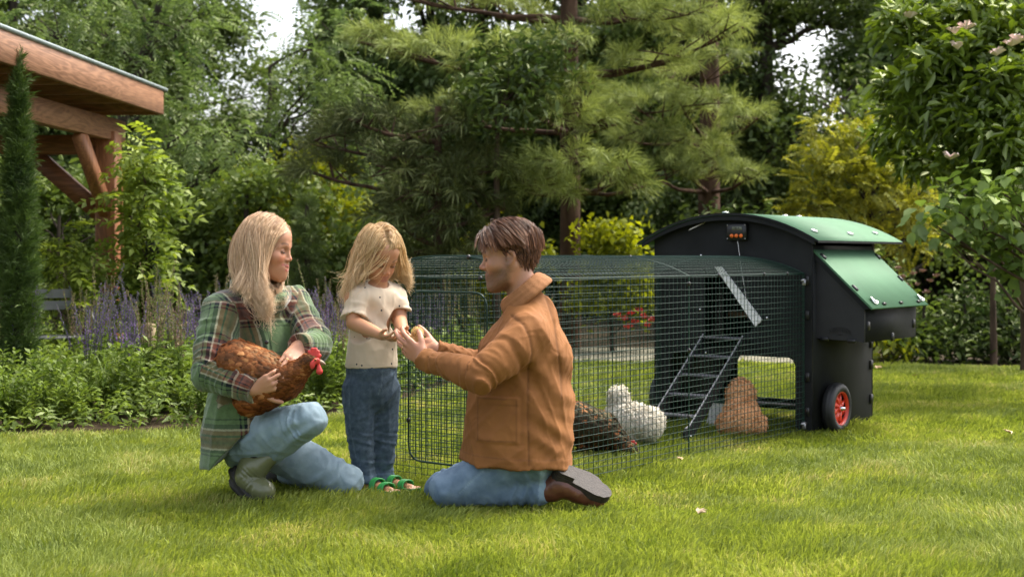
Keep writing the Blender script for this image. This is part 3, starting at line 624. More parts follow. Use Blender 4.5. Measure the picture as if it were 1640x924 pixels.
# ================================================================== FLOWER BED
L_bed = leafmat('bed_leaves', (.045, .085, .015), (.17, .24, .045), trans=.4, patch=4, gloss=.08)
L_strap = leafmat('strap_leaves', (.05, .10, .015), (.17, .27, .04), trans=.35, patch=4, gloss=.1)
m_viol = leafmat('violet_florets', (.07, .045, .115), (.22, .15, .31), trans=.2, patch=12, gloss=.02)
m_seed = leafmat('spent_florets', (.10, .07, .05), (.30, .22, .15), trans=.2, patch=12, gloss=.02)
T_bed = t_spray(8, .075, .028, .05, 81, .55)
def bedfill():
    r = np.random.default_rng(82); n = 9000
    x = r.uniform(-5.2, -.15, n); y = r.uniform(6.5, 12, n); k = (y > edge_y(x)+.10) & (abs(x) < .42*y+.4); x, y = x[k], y[k]; n = len(x)
    e = y-edge_y(x); top = np.clip(.08+e*.26, .08, .28)*(1+.4*noise2(x, y, 83, 3))
    z = top*r.uniform(.15, 1, n)**.7
    V, F = scatter(*T_bed, np.stack([x, y, z+.02], 1), frames(r.normal(0, 1, (n, 3))*[1, 1, .3], np.array([0, 0, 1.])+r.normal(0, .3, (n, 3))), r.uniform(.45, .9, n))
    tag(mk('bed_ground_cover', V, F, L_bed), 'light green leafy ground cover filling the flower bed', 'ground cover', kind='stuff')
bedfill()
def salvia_proto(seed, nst, hgt, spent, name='salvia_plant'):
    r = np.random.default_rng(seed); root = empty(name); mb = MB(); FP_all = []; LP = []; LD = []
    for i in range(nst):
        a = r.uniform(0, 6.28); rr = r.uniform(.02, .13); h = hgt*r.uniform(.72, 1.1); ln = r.normal(0, .05, 2)
        p = np.array([[rr*math.cos(a)*t+ln[0]*t*t, rr*math.sin(a)*t+ln[1]*t*t, h*t] for t in np.linspace(0, 1, 6)]); mb.tube(p, [.003, .003, .0028, .0022, .002, .001], 4, False)
        FP = []; FP_all.append(FP)
        for t in np.linspace(.52+r.uniform(0, .1), 1, 34):
            q = np.array([np.interp(t, np.linspace(0, 1, 6), p[:, k]) for k in range(3)])
            for j in range(2): FP.append((q, (1-t)*.013+.007))
        for t in np.linspace(.1, .55, 6):
            q = np.array([np.interp(t, np.linspace(0, 1, 6), p[:, k]) for k in range(3)]); LP.append(q); LP.append(q)
    kids = [mb.build('stem', L_bed, root)]
    for grp in FP_all:
        V = []
        for q, s in grp:
            d = norm(np.array([r.normal(), r.normal(), .55])); V += leaf_at(q+d*.001, d, r.normal(0, 1, 3), s*1.25, s*.8, .3)
        V = np.array(V); kids.append(mk('flower_spike', V, np.arange(len(V)).reshape(-1, 4), m_seed if spent else m_viol, root))
    LP = np.array(LP); n = len(LP); V, F = scatter(np.array(leaf_at(np.zeros(3), np.array([1., 0, .1]), np.array([0, 0, 1.]), .085, .03)), np.array([[0, 1, 2, 3]]), LP, frames(norm(r.normal(0, 1, (n, 3))*[1, 1, .3]), np.array([0, 0, 1.])+r.normal(0, .2, (n, 3))), r.uniform(.6, 1.2, n))
    lf = mk('foliage', V, F, L_bed, root); KIDS[root.name] = kids+[lf]; return root
sp = [salvia_proto(1, 6, .68, False), salvia_proto(2, 5, .78, False), salvia_proto(3, 7, .66, True), salvia_proto(4, 6, .60, False), salvia_proto(5, 6, .80, True)]
sal = [(30, 8.3), (150, 8.6), (128, 8.9), (130, 8.4), (165, 9.2), (190, 8.6), (225, 8.9), (250, 9.4), (262, 8.3), (285, 9.0), (300, 8.5), (325, 9.2), (215, 9.8), (240, 8.1), (345, 8.8), (500, 9.0), (515, 8.7), (528, 9.2), (540, 8.8), (555, 9.5), (480, 9.3), (495, 9.8), (660, 9.9), (685, 10.3), (705, 9.9), (725, 10.6), (640, 9.5), (270, 9.8), (150, 9.7), (160, 9.4), (20, 9.1), (305, 9.9), (365, 9.4), (450, 9.4), (420, 9.6), (760, 11.0), (140, 7.9), (205, 7.9), (235, 8.2), (275, 8.3), (290, 7.9), (330, 8.3), (510, 8.4), (530, 8.5), (548, 8.4), (520, 8.9), (160, 8.5), (215, 8.4), (180, 10.2), (110, 9.9), (515, 10.3), (600, 10.3)]
place_word = lambda px: 'left of the pergola post' if px < 150 else 'right of the pergola post' if px < 240 else 'left of the blonde woman' if px < 350 else 'behind the woman' if px < 470 else 'between the woman and the child' if px < 570 else 'seen through the wire run'
r = np.random.default_rng(84); used = set()
for i, (px, Y) in enumerate(sal):
    k = int(r.integers(0, 5)) if i > 4 else i
    t = sp[k] if i < 5 else copy_tree(sp[k]); t.location = ((px-820)/FPX*Y, Y, .01); t.rotation_euler = (0, 0, r.uniform(0, 6.28)); s = r.uniform(.9, 1.1); t.scale = (s, s, s)
    tag(t, ('%s salvia %s, in the flower bed' % (('faded brown' if k in (2, 4) else 'purple spiked'), place_word(px))), 'flower plant', 'salvias with tall spikes in the flower bed')
def strap_clump(seed, n, l):
    r = np.random.default_rng(seed); V = []; F = []
    for i in range(n):
        a = r.uniform(0, 6.28); ll = l*r.uniform(.6, 1.1); d = np.array([math.cos(a), math.sin(a)]); s = np.array([-d[1], d[0], 0])*.006; b = r.uniform(.25, 1.0); k0 = len(V)
        for t in np.linspace(0, 1, 7):
            rad = .03+ll*b*.75*t**1.5; z = ll*(t-.62*b*t*t*t); w_ = s*(1-t**3)*1.0; c = np.array([d[0]*rad, d[1]*rad, z]); V += [c-w_, c+w_]
        for j in range(6): F.append([k0+2*j, k0+2*j+1, k0+2*j+3, k0+2*j+2])
    return mk('daylily_clump', np.array(V), np.array(F), L_strap)
dl = [(15, 685, .34, 'arching strap-leaved clump at the far left of the bed edge'), (180, 668, .44, 'largest fountain-like strap-leaved clump at the bed edge'), (260, 660, .34, 'strap-leaved clump between the largest one and the woman'), (105, 672, .26, 'small grassy clump left of the largest one'), (545, 640, .30, 'grassy clump at the bed edge beside the child')]
for i, (px, py, l, lab) in enumerate(dl):
    Y = 2024/(py-412)+.1; o = strap_clump(90+i, 110, l); o.location = ((px-820)/FPX*Y, Y, 0); tag(o, lab, 'grass clump', 'strap-leaved clumps along the bed edge')
def leafy(seed, nst, h, ll, lw):
    r = np.random.default_rng(seed); root = empty('leafy_perennial'); mb = MB(); P = []; D = []
    for i in range(nst):
        a = r.uniform(0, 6.28); rr = r.uniform(.03, .16); hh = h*r.uniform(.7, 1.1)
        p = np.array([[rr*math.cos(a)*t, rr*math.sin(a)*t, hh*t] for t in np.linspace(0, 1, 5)]); mb.tube(p, .003, 4, False)
        for t in np.linspace(.15, 1, 13):
            q = np.array([np.interp(t, np.linspace(0, 1, 5), p[:, k]) for k in range(3)]); th = r.uniform(0, 6.28)
            for s_ in (0, 3.14): P.append(q); D.append((math.cos(th+s_), math.sin(th+s_), .35+.4*t))
    P = np.array(P); D = np.array(D); n = len(P)
    V, F = scatter(np.array(leaf_at(np.zeros(3), np.array([1., 0, 0]), np.array([0, 0, 1.]), ll, lw)), np.array([[0, 1, 2, 3]]), P, frames(D, np.array([0, 0, 1.])+r.normal(0, .1, (n, 3))), r.uniform(.6, 1.15, n))
    a = mb.build('stem', L_bed, root); b = mk('foliage', V, F, L_bed, root); KIDS[root.name] = [a, b]; return root
lf = [leafy(1, 9, .30, .060, .022), leafy(2, 11, .36, .052, .024), leafy(3, 8, .27, .075, .018)]
pts = [(20, 7.4), (70, 7.6), (120, 7.55), (150, 7.9), (215, 7.8), (300, 7.75), (325, 7.5), (335, 8.0), (60, 8.1), (110, 8.2), (200, 8.2), (280, 8.2), (500, 8.35), (525, 8.25), (545, 8.6), (515, 8.7), (490, 8.9), (470, 8.4), (240, 7.65), (40, 7.35), (560, 9.2), (640, 9.35), (665, 9.6), (690, 9.9), (715, 10.3), (5, 7.9), (310, 8.4), (90, 7.5)]
for i, (px, Y) in enumerate(pts):
    t = lf[i] if i < 3 else copy_tree(lf[i % 3]); t.location = ((px-820)/FPX*Y, Y, 0); t.rotation_euler = (0, 0, i*1.7); s = r.uniform(.65, 1.1); t.scale = (s, s, s)
    tag(t, 'leafy green perennial %s, at the bed front' % place_word(px), 'plant', 'leafy perennials along the bed front')
# fallen leaves on the lawn
m_dry = plain('dry_leaf', (.45, .30, .16), .7, noise=.3, scale=60)
m_dryp = plain('pale_dry_leaf', (.42, .31, .20), .7, noise=.3, scale=60)
for i, (px, py, s, mt, lab) in enumerate([(1118, 838, .036, m_dryp, 'pale curled fallen leaf alone on the near lawn'), (1092, 749, .03, m_dry, 'small brown fallen leaf near the wire run corner'), (1465, 609, .032, m_dryp, 'fallen leaf on the far lawn right of the coop'), (1404, 597, .05, m_dry, 'brown fallen leaf by the back lawn edge beside the coop'), (1620, 706, .05, m_dry, 'brown fallen leaf on the lawn at the right edge')]):
    Y = 2024/(py-412); V = []
    for a in (-.6, 0, .6, 1.4): V += leaf_at(np.zeros(3), norm(np.array([math.cos(a), math.sin(a), .35])), np.array([0, 0, 1.]), s, s*.4, .3)
    o = mk('fallen_leaf', np.array(V), np.arange(16).reshape(-1, 4), mt); o.location = ((px-820)/FPX*Y, Y, .035); o.rotation_euler = (.2, -.2, i*2.1); tag(o, lab, 'leaf', 'fallen leaves on the lawn')
# ================================================================== CHICKEN COOP (local x: along the front towards the viewer's right, y: depth, z: up)
CW, CDP = .956, .77; CO = (.797, 7.69); CR = R(-38.0)
m_panel = plain('black_recycled_plastic', (.011, .012, .0125), .68, noise=.4, scale=6, bump=.25, bscale=500, spec=.25)
m_panel2 = plain('charcoal_nest_panel', (.020, .020, .022), .6, noise=.15, scale=14, bump=.3, bscale=420, spec=.45)
m_green = plain('green_roof_sheet', (.066, .160, .084), .68, noise=.10, scale=5, bump=.12, bscale=90, spec=.25)
m_clip = plain('black_clip', (.010, .010, .010), .35)
m_chrome = plain('chrome_steel', (.75, .75, .75), .22, metal=1)
m_white = plain('white_board_edge', (.9, .9, .9), .5, noise=.08, scale=30)
m_red = plain('red_wheel_plastic', (.62, .045, .018), .35, noise=.08, scale=20)
m_tyre = plain('black_tyre_rubber', (.016, .016, .017), .55, noise=.2, scale=30)
m_perch = plain('wooden_perch', (.20, .11, .05), .7, noise=.25, scale=20)
m_orange = plain('orange_button', (.85, .17, .02), .35)
m_lcd = plain('lcd_screen', (.16, .17, .13), .2)
coop = empty('chicken_coop', (CO[0], CO[1], 0), CR); tag(coop, 'black plastic chicken coop with curved green roof, red wheels and side nest box', 'chicken coop')
zr = lambda x: .985+.155*(1-abs((x-.478)/.552)**2.1)
def arch_outline(x0, x1, zoff, n=14): return [(x, zr(x)+zoff) for x in np.linspace(x1, x0, n)]
def rounded(pts, rad=.04, n=5):
    out = []; P = [np.array(p, float) for p in pts]
    for i in range(len(P)):
        a, b, c = P[i-1], P[i], P[(i+1) % len(P)]; u = (a-b)/np.linalg.norm(a-b); v = (c-b)/np.linalg.norm(c-b); rr = min(rad, np.linalg.norm(a-b)*.45, np.linalg.norm(c-b)*.45)
        for t in np.linspace(0, 1, n): out.append(tuple((1-t)**2*(b+u*rr)+2*t*(1-t)*b+t*t*(b+v*rr)))
    return out
def stand(o, y, th): o.rotation_euler = (R(90), 0, 0); o.location = (0, y, 0); return o
legcut = rounded([(0.105, 0), (.105, .395), (.862, .395), (.862, 0)][0:4], .05)
def front_outline(cut=True):
    top = arch_outline(0, CW, -.012)
    if not cut: return [(0, 0), (CW, 0)]+top
    c = [(.862, 0), (.862, .355), (.85, .382), (.825, .395), (.145, .395), (.118, .382), (.105, .355), (.105, 0)]
    return [(0, 0)]+c[::-1]+[(CW, 0)]+top
hole = [(.321, .86), (.321, .425), (.40, .432), (.47, .45), (.53, .478), (.59, .52), (.643, .57), (.455, .81), (.42, .86)]
def tri_clip(o): return o
fp = stand(curve_shape('front_panel', [front_outline(), hole], .007, m_panel, coop), .007, 0)
bp_ = stand(curve_shape('back_panel', [front_outline()], .007, m_panel, coop), CDP-.007, 0)
for x in (.007, CW-.007):
    m = MB(); m.box((x, CDP/2, .49), (.014, CDP-.03, .98)); m.build('side_panel', m_panel, coop)
m = MB(); m.box((CW/2, CDP/2, .405), (CW-.03, CDP-.03, .016)); m.build('floor', m_panel, coop)
# protruding joint tabs
for y in (-.003, CDP+.003):
    for x in (.022, CW-.022):
        for z in (.12, .30, .62, .80): m = MB(); m.box((x, y, z), (.02, .02, .045), bev=.003); m.build('joint_tab', m_clip, coop)
for z in (.13, .32, .44, .60, .9):
    m = MB(); m.box((CW+.004, CDP-.03, z), (.014, .03, .05), bev=.003); m.build('joint_tab', m_clip, coop)
m = MB(); m.box((CW/2, CDP-.02, .065), (CW-.03, .02, .06)); m.build('base_rail', m_panel, coop)
# roof
def roof():
    xs = np.linspace(-.075, CW+.065, 25); y0, y1 = -.06, CDP+.27; V = []; 
    for t in (0, .012):
        for y in (y0, (y0+y1)/2, y1):
            for x in xs: V.append((x, y, zr(x)+t+.004))
    n = 25; F = []
    for L_ in (0, 1):
        for j in range(2):
            for i in range(n-1):
                a = L_*3*n+j*n+i; q = [a, a+1, a+n+1, a+n]; F.append(q if L_ else q[::-1])
    for j, yy in ((0, 0), (2, 0)):
        for i in range(n-1): a = j*n+i; b = a+3*n; F.append([a, a+1, b+1, b] if j == 0 else [a+1, a, b, b+1])
    for j in range(2):
        for i in (0, n-1): a = j*n+i; F.append([a, a+n, a+4*n, a+3*n] if i else [a+n, a, a+3*n, a+4*n])
    rf = mk('roof', np.array(V), np.array(F), m_green, coop, True)
    me = rf.data; me.materials.append(m_panel)
    for k in range(2*2*(n-1), len(me.polygons)): me.polygons[k].material_index = 1; me.polygons[k].use_smooth = False
    # arched trim under the front edge
    m = MB(); xs = np.linspace(-.05, CW+.04, 22)
    for a, b in zip(xs[:-1], xs[1:]): m.prism([(a, zr(a)-.022), (b, zr(b)-.022), (b, zr(b)+.002), (a, zr(a)+.002)], -.052, -.038)
    m.build('roof_trim', m_panel, rf)
    for (x, y) in ((.44, .02), (.44, .72), (.93, .08), (.95, .48), (.93, .86), (.44, .9)):
        nrm = norm(np.array([-(zr(x+.01)-zr(x-.01))/.02, 0, 1.])); c = np.array([x, y, zr(x)+.016]); m = MB()
        t = norm(np.array([nrm[2], 0, -nrm[0]])); ring = [c+nrm*.006+.016*math.cos(a)*t+np.array([0, .022*math.sin(a), 0]) for a in np.linspace(0, 6.2832, 13)]
        m.tube(ring, .0028, 6, False); m.box(c+nrm*.006, (.014, .03, .01), np.stack([t, [0, 1, 0], nrm], 1)); m.build('roof_latch', m_chrome, rf)
roof()
m = MB(); m.prism([(.225, 1.065), (.235, 1.075), (.335, 1.115), (.325, 1.105)], -.010, -.002); m.build('vent_slot', m_chrome, coop)
# white door board with cord, perch
o = curve_shape('door_board', [[(.392, .868), (.432, .868), (.672, .592), (.668, .580), (.636, .552)]], .006, m_white, coop); stand(o, -.008, 0)
m = MB(); m.box((.50, .3, .60), (.37, .05, .032)); m.build('perch', m_perch, coop)
m = MB(); m.tube([(.535, -.02, 1.005), (.56, -.02, .85), (.585, -.018, .70)], .0016, 5); m.build('door_cord', m_chrome, coop)
for x, z in ((.295, .635), (.30, .485), (.70, .60), (.30, .93), (.33, .40)):
    m = MB(); m.lathe([(0, .008), (.006, .006), (.008, 0)], (x, -.001, z), (0, -1, 0), 10); m.build('screw', m_chrome, coop, True)
tm = MB(); tm.box((.532, -.016, 1.055), (.118, .030, .088), bev=.004); tmo = tm.build('door_timer', m_clip, coop)
m = MB(); m.box((.538, -.033, 1.074), (.060, .003, .020)); m.build('display', m_lcd, tmo)
for k in range(3):
    m = MB(); m.lathe([(0, .008), (.009, .007), (.0105, 0)], (.506+.028*k, -.031, 1.034), (0, -1, 0), 14); m.build('button', m_orange, tmo, True)
for k, (x, z) in enumerate(((.479, 1.092), (.585, 1.092), (.479, 1.018), (.585, 1.018))):
    m = MB(); m.lathe([(0, .003), (.003, .002), (.0035, 0)], (x, -.031, z), (0, -1, 0), 8); m.build('screw', m_chrome, tmo, True)
tx = text_mesh('display_text', '20.4', .018, .0006, m_blk, tmo); tx.rotation_euler = (R(90), 0, 0); tx.location = (.538, -.0352, 1.074)
# ladder
ld = []
def seg_plate(name, poly, x0, x1, mat, par): m = MB(); m.prism(poly, x0, x1, 'x'); return m.build(name, mat, par)
lad = coop
for x in (.346, .586):
    rail = curve_shape('ladder_rail', [rounded([(-.665, .012), (-.61, .0), (-.54, .055), (.005, .48), (-.045, .50), (-.60, .075), (-.66, .06)], .02)], .007, m_panel, coop)
    rail.rotation_euler = (R(90), 0, R(90)); rail.location = (x, 0, 0)
    e = MB(); e.tube([(x-.004, -.645, .068), (x-.004, -.6, .08), (x-.004, -.05, .503)], .0045, 5); e.build('rail_edge', plain('worn_plastic_edge', (.25, .25, .26), .4), coop)
    m = MB(); m.lathe([(0, .006), (.006, .004), (.007, 0)], (x+.008, -.61, .03), (1, 0, 0), 8); m.build('screw', m_chrome, coop)
m_rung = plain('grey_worn_rung', (.11, .11, .12), .45, noise=.2, scale=30)
for k in range(5):
    t = .10+k*.215; y = -.58+t*.56; z = .075+t*.43; m = MB(); m.box((.466, y, z), (.226, .062, .012), bev=.002); m.build('ladder_rung', m_rung, coop)
# nest box on the right-hand side (thin walls, sloping green lid)
nb = empty('nest_box'); nb.parent = coop
NX = CW+.266
poly = [(CW+.001, .500), (NX, .488), (NX, .672), (CW+.001, .935)]
for y in (.055, .725):
    m = MB(); m.prism(poly, y-.006, y+.006); m.build('end_panel', m_panel2, nb)
m = MB(); m.box((NX-.004, .39, .578), (.012, .656, .182)); m.build('outer_panel', m_panel, nb)
m = MB(); m.box((CW+.13, .39, .497), (.25, .65, .012)); m.build('bottom_panel', m_panel, nb)
a = np.array([CW-.02, .965]); b_ = np.array([CW+.315, .655]); d_ = (b_-a)/np.linalg.norm(b_-a); nn = np.array([-d_[1], d_[0]])*(-1 if -d_[1] < 0 else 1); nn = np.array([abs(d_[1]), d_[0]])
lid = MB(); lid.prism([a, b_, b_+nn*.010, a+nn*.010], .02, .765); lido = lid.build('lid', m_green, nb)
m = MB(); m.prism([a-nn*.028+d_*.02, b_-nn*.028-d_*.03, b_-nn*.002-d_*.01, a-nn*.002+d_*.02], .028, .045); m.build('lid_trim', m_panel, nb)
def on_lid(t, y, up=.012): p = a+(b_-a)*t+nn*up; return np.array([p[0], y, p[1]])
Ml = np.stack([[d_[0], 0, d_[1]], [0, 1, 0], [nn[0], 0, nn[1]]], 1)
for t, y in ((.16, .045), (.68, .045), (.16, .74), (.55, .74), (.95, .20), (.95, .42), (.95, .66)):
    m = MB(); m.box(on_lid(t, y), (.04, .022, .016) if t < .9 else (.016, .034, .018), Ml, bev=.004); m.build('lid_clip', m_clip, lido)
for t, y in ((.90, .10), (.90, .72)):
    c = on_lid(t, y, .02); m = MB(); ring = [c+Ml @ np.array([.024*math.cos(q), .016*math.sin(q), .004*math.sin(q*2)]) for q in np.linspace(0, 6.2832, 15)]; m.tube(ring, .0032, 6, False); m.box(c, (.035, .012, .010), Ml); m.build('lid_latch', m_chrome, lido)
for (x, y, z) in ((CW+.05, .045, .497), (CW+.20, .045, .492), (NX+.002, .09, .57), (NX+.002, .69, .56), (NX+.002, .40, .50)):
    m = MB(); m.box((x, y, z), (.045 if y < .05 else .014, .018 if y < .05 else .03, .018 if y < .05 else .045), bev=.004); m.build('joint_tab', m_clip, nb)
# raised lettering on the nest box end, set in a shallow arch
word = 'NESTERA'; m_let = plain('raised_black_lettering', (.006, .006, .007), .6)
lg = empty('logo'); lg.parent = nb
for i, chx in enumerate(word):
    u = (i-3)/3.0; t_ = text_mesh('letter', chx, .034, .0012, m_let, nb, bold=.0008); t_.rotation_euler = (R(90), R(16*u), 0); t_.location = (CW+.135+u*.048, .0475, .548-.010*u*u)
bpy.data.objects.remove(lg)
m = MB(); m.lathe([(0, .0012), (.004, .0012), (.004, 0)], (CW+.135, .0485, .524), (0, -1, 0), 10); m.box((CW+.135, .048, .524), (.03, .002, .002)); m.build('logo_mark', m_let, nb)
# wheels on an axle
def wheel(x, sgn):
    wl = empty('wheel', (x, .19, .128)); wl.parent = coop
    m = MB(); m.lathe([(.088, -.030), (.108, -.034), (.127, -.026), (.133, -.012), (.1325, -.009), (.135, -.006), (.135, .006), (.1325, .009), (.133, .012), (.127, .026), (.108, .034), (.088, .030), (.088, -.030)], (0, 0, 0), (1, 0, 0), 40); m.build('tyre', m_tyre, wl, True)
    m = MB(); m.lathe([(.080, -.02), (.092, -.026), (.092, .028), (.084, .030), (.080, .012)], (0, 0, 0), (1, 0, 0), 36); m.lathe([(.0, -.012), (.083, -.012)], (0, 0, 0), (1, 0, 0), 36)
    for k in range(8):
        q = k*math.pi/4+.2; d = np.array([0, math.cos(q), math.sin(q)]); s = np.array([0, -math.sin(q), math.cos(q)]); e = sgn
        V = [d*.016-s*.008+[e*.022, 0, 0], d*.016+s*.008+[e*.022, 0, 0], d*.082+s*.026+[e*.012, 0, 0], d*.082-s*.010+[e*.002, 0, 0], d*.016-s*.008-[e*.01, 0, 0], d*.016+s*.008-[e*.01, 0, 0], d*.082+s*.026-[e*.01, 0, 0], d*.082-s*.010-[e*.01, 0, 0]]
        m.add(V, [[0, 1, 2, 3], [7, 6, 5, 4], [0, 4, 5, 1], [1, 5, 6, 2], [2, 6, 7, 3], [3, 7, 4, 0]])
    m.lathe([(.018, 0), (.020, sgn*.024), (.0, sgn*.026)], (0, 0, 0), (1, 0, 0), 16); m.build('rim', m_red, wl, False)
    m = MB(); m.lathe([(.013, sgn*.022), (.013, sgn*.034), (.009, sgn*.036), (.008, sgn*.046), (0, sgn*.047)], (0, 0, 0), (1, 0, 0), 14); m.build('hub_nut', m_chrome, wl, True)
wheel(CW+.050, 1); wheel(-.050, -1)
m = MB(); m.tube([(-.04, .19, .128), (CW+.04, .19, .128)], .011, 10); m.build('axle', plain('dull_steel_tube', (.35, .32, .30), .35, metal=.8, noise=.2, scale=40), coop, True)

# ================================================================== WIRE RUN (same axes as the coop; from y=-2.34 to 0)
run = empty('wire_run', (CO[0], CO[1], 0), CR); tag(run, 'dark green welded wire chicken run with arched top, joined to the coop', 'wire run')
m_wire = plain('green_coated_wire', (.004, .030, .018), .42, spec=.35)
X0, X1, Y0, Y1, HS, HP = .036, .916, -2.34, -.012, .836, .925
zt = lambda x: HS+(HP-HS)*(1-abs((x-(X0+X1)/2)/((X1-X0)/2))**2.3)
def bars(segs, wd, rr=None):
    """square-section wires from a list of (a, b)"""
    A = np.array([s[0] for s in segs], float); B = np.array([s[1] for s in segs], float); d = norm(B-A)
    ref = np.where(abs(d[:, 2:3]) < .9, np.array([[0, 0, 1.]]), np.array([[1., 0, 0]])); s = norm(np.cross(d, ref)); u = np.cross(d, s); w_ = wd/2
    c = [(-1, -1), (1, -1), (1, 1), (-1, 1)]; V = np.concatenate([np.stack([P+(a_*s+b2*u)*w_ for a_, b2 in c], 1) for P in (A, B)], 1)
    f = np.array([[0, 1, 5, 4], [1, 2, 6, 5], [2, 3, 7, 6], [3, 0, 4, 7]]); n = len(A)
    return V.reshape(-1, 3), (f[None]+(np.arange(n)*8)[:, None, None]).reshape(-1, 4)
def mesh_part(name, segs, wd=.0021, parent=None): V, F = bars(segs, wd); return mk(name, V, F, m_wire, parent or run)
SV, SH = .0345, .0275
def wobble(a, b, amp, seed, n=8):
    r = np.random.default_rng(seed); a = np.array(a, float); b = np.array(b, float); P = [a+(b-a)*t for t in np.linspace(0, 1, n+1)]
    for p in P[1:-1]: p += r.normal(0, amp, 3)
    return list(zip(P[:-1], P[1:]))
for name, x in (('side_mesh', X1), ('side_mesh', X0)):
    S_ = []
    for k in range(int((Y1-Y0)/SV)+1): y = Y0+k*SV; S_ += wobble((x, y, -.02), (x, y, HS), .0006, k, 3)
    for k in range(int(HS/SH)+1): S_ += wobble((x+.0026, Y0, .005+k*SH), (x+.0026, Y1, .005+k*SH), .0012, 100+k, 10)
    mesh_part(name, S_)
S_ = []
for k in range(int((X1-X0)/SV)+1): x = X0+k*SV; S_ += wobble((x, Y0, -.02), (x, Y0, zt(x)), .0005, k, 3)
for k in range(int(HP/SH)+1):
    z = .005+k*SH
    if z < HS: S_ += wobble((X0, Y0-.0026, z), (X1, Y0-.0026, z), .0010, 40+k, 6)
    else:
        hw = (X1-X0)/2*(1-(z-HS)/(HP-HS))**(1/2.3); xc = (X0+X1)/2; S_.append(((xc-hw, Y0-.0026, z), (xc+hw, Y0-.0026, z)))
mesh_part('end_mesh', S_)
S_ = []; xs = np.linspace(X0, X1, 26)
for x in xs: S_ += wobble((x, Y0, zt(x)), (x, Y1, zt(x)), .0010, int(x*999), 12)
for k in range(int((Y1-Y0)/SH)+1):
    y = Y0+k*SH
    for a_, b2 in zip(xs[:-1], xs[1:]): S_.append(((a_, y, zt(a_)+.0026), (b2, y, zt(b2)+.0026)))
mesh_part('roof_mesh', S_)
S_ = []
for x in (X0, X1): S_ += [((x, Y0, HS), (x, Y1, HS)), ((x, Y0, -.03), (x, Y0, HS)), ((x, -1.17, -.03), (x, -1.17, HS)), ((x, Y1, 0), (x, Y1, HS))]
for y in (Y0, -1.17, Y1):
    for a_, b2 in zip(xs[:-1], xs[1:]): S_.append(((a_, y, zt(a_)), (b2, y, zt(b2))))
S_.append(((X0, Y0-.004, HS), (X1, Y0-.004, HS)))
mesh_part('frame_wire', S_, .0052)
# door in the end panel with rounded frame
dr = MB()
dp = rounded([(.284, .085), (.70, .085), (.70, .78), (.284, .78)], .07, 6); dp = [(p[0], Y0-.010, p[1]) for p in dp]; dp.append(dp[0])
dr.tube(dp, .0042, 7, False); dro = dr.build('door_frame', m_wire, run, True)
S_ = [((x, Y0-.012, .085), (x, Y0-.012, .78)) for x in np.arange(.31, .70, SV)]+[((.284, Y0-.010, z), (.70, Y0-.010, z)) for z in np.arange(.10, .78, SH)]
mesh_part('door_mesh', S_, .0024, dro)
for (x, y, z) in ((X1, -1.17, .80), (X1, -1.17, .50), (X1, -1.17, .2), (.20, Y0-.004, zt(.2)), (.60, Y0-.004, zt(.6)), (X1-.02, Y0, HS), (.284, Y0-.012, .25), (.284, Y0-.012, .62), (X0+.1, Y0-.003, HS), (.66, Y0-.003, HS), (X1, -.9, HS), (X1, -.45, HS), (X1, -.2, HS), (.6, -1.17, zt(.6))):
    m = MB(); m.box((x, y, z), (.013, .016, .018), bev=.003); m.build('clip', m_clip, run)
for (x, z) in ((X1+.006, .80), (X1+.006, .06)):
    m = MB(); m.lathe([(0, -.016), (.010, -.016), (.010, .014), (.005, .018), (.005, .03), (0, .031)], (x, -.022, z), (0, -1, 0), 10); m.box((x+.004, -.03, z-.012), (.02, .012, .028), bev=.003); m.build('fastener', plain('grey_steel_fastener', (.30, .30, .31), .35, metal=.7), run)
# grey-white feeder behind the silkie
fd = empty('feeder', PX(1150, 0, 7.45)*[1, 1, 0], CR); tag(fd, 'pale grey plastic feeder with dark green rim beside the ladder foot', 'feeder')
m = MB(); m.prism([(-.055, 0), (.085, 0), (.085, .135), (-.02, .135)], -.04, .07); m.build('hopper', plain('pale_grey_plastic', (.55, .55, .54), .5, noise=.06, scale=20), fd)
m = MB(); m.box((.033, .015, .142), (.13, .125, .012), bev=.003); m.build('rim', m_wire, fd)
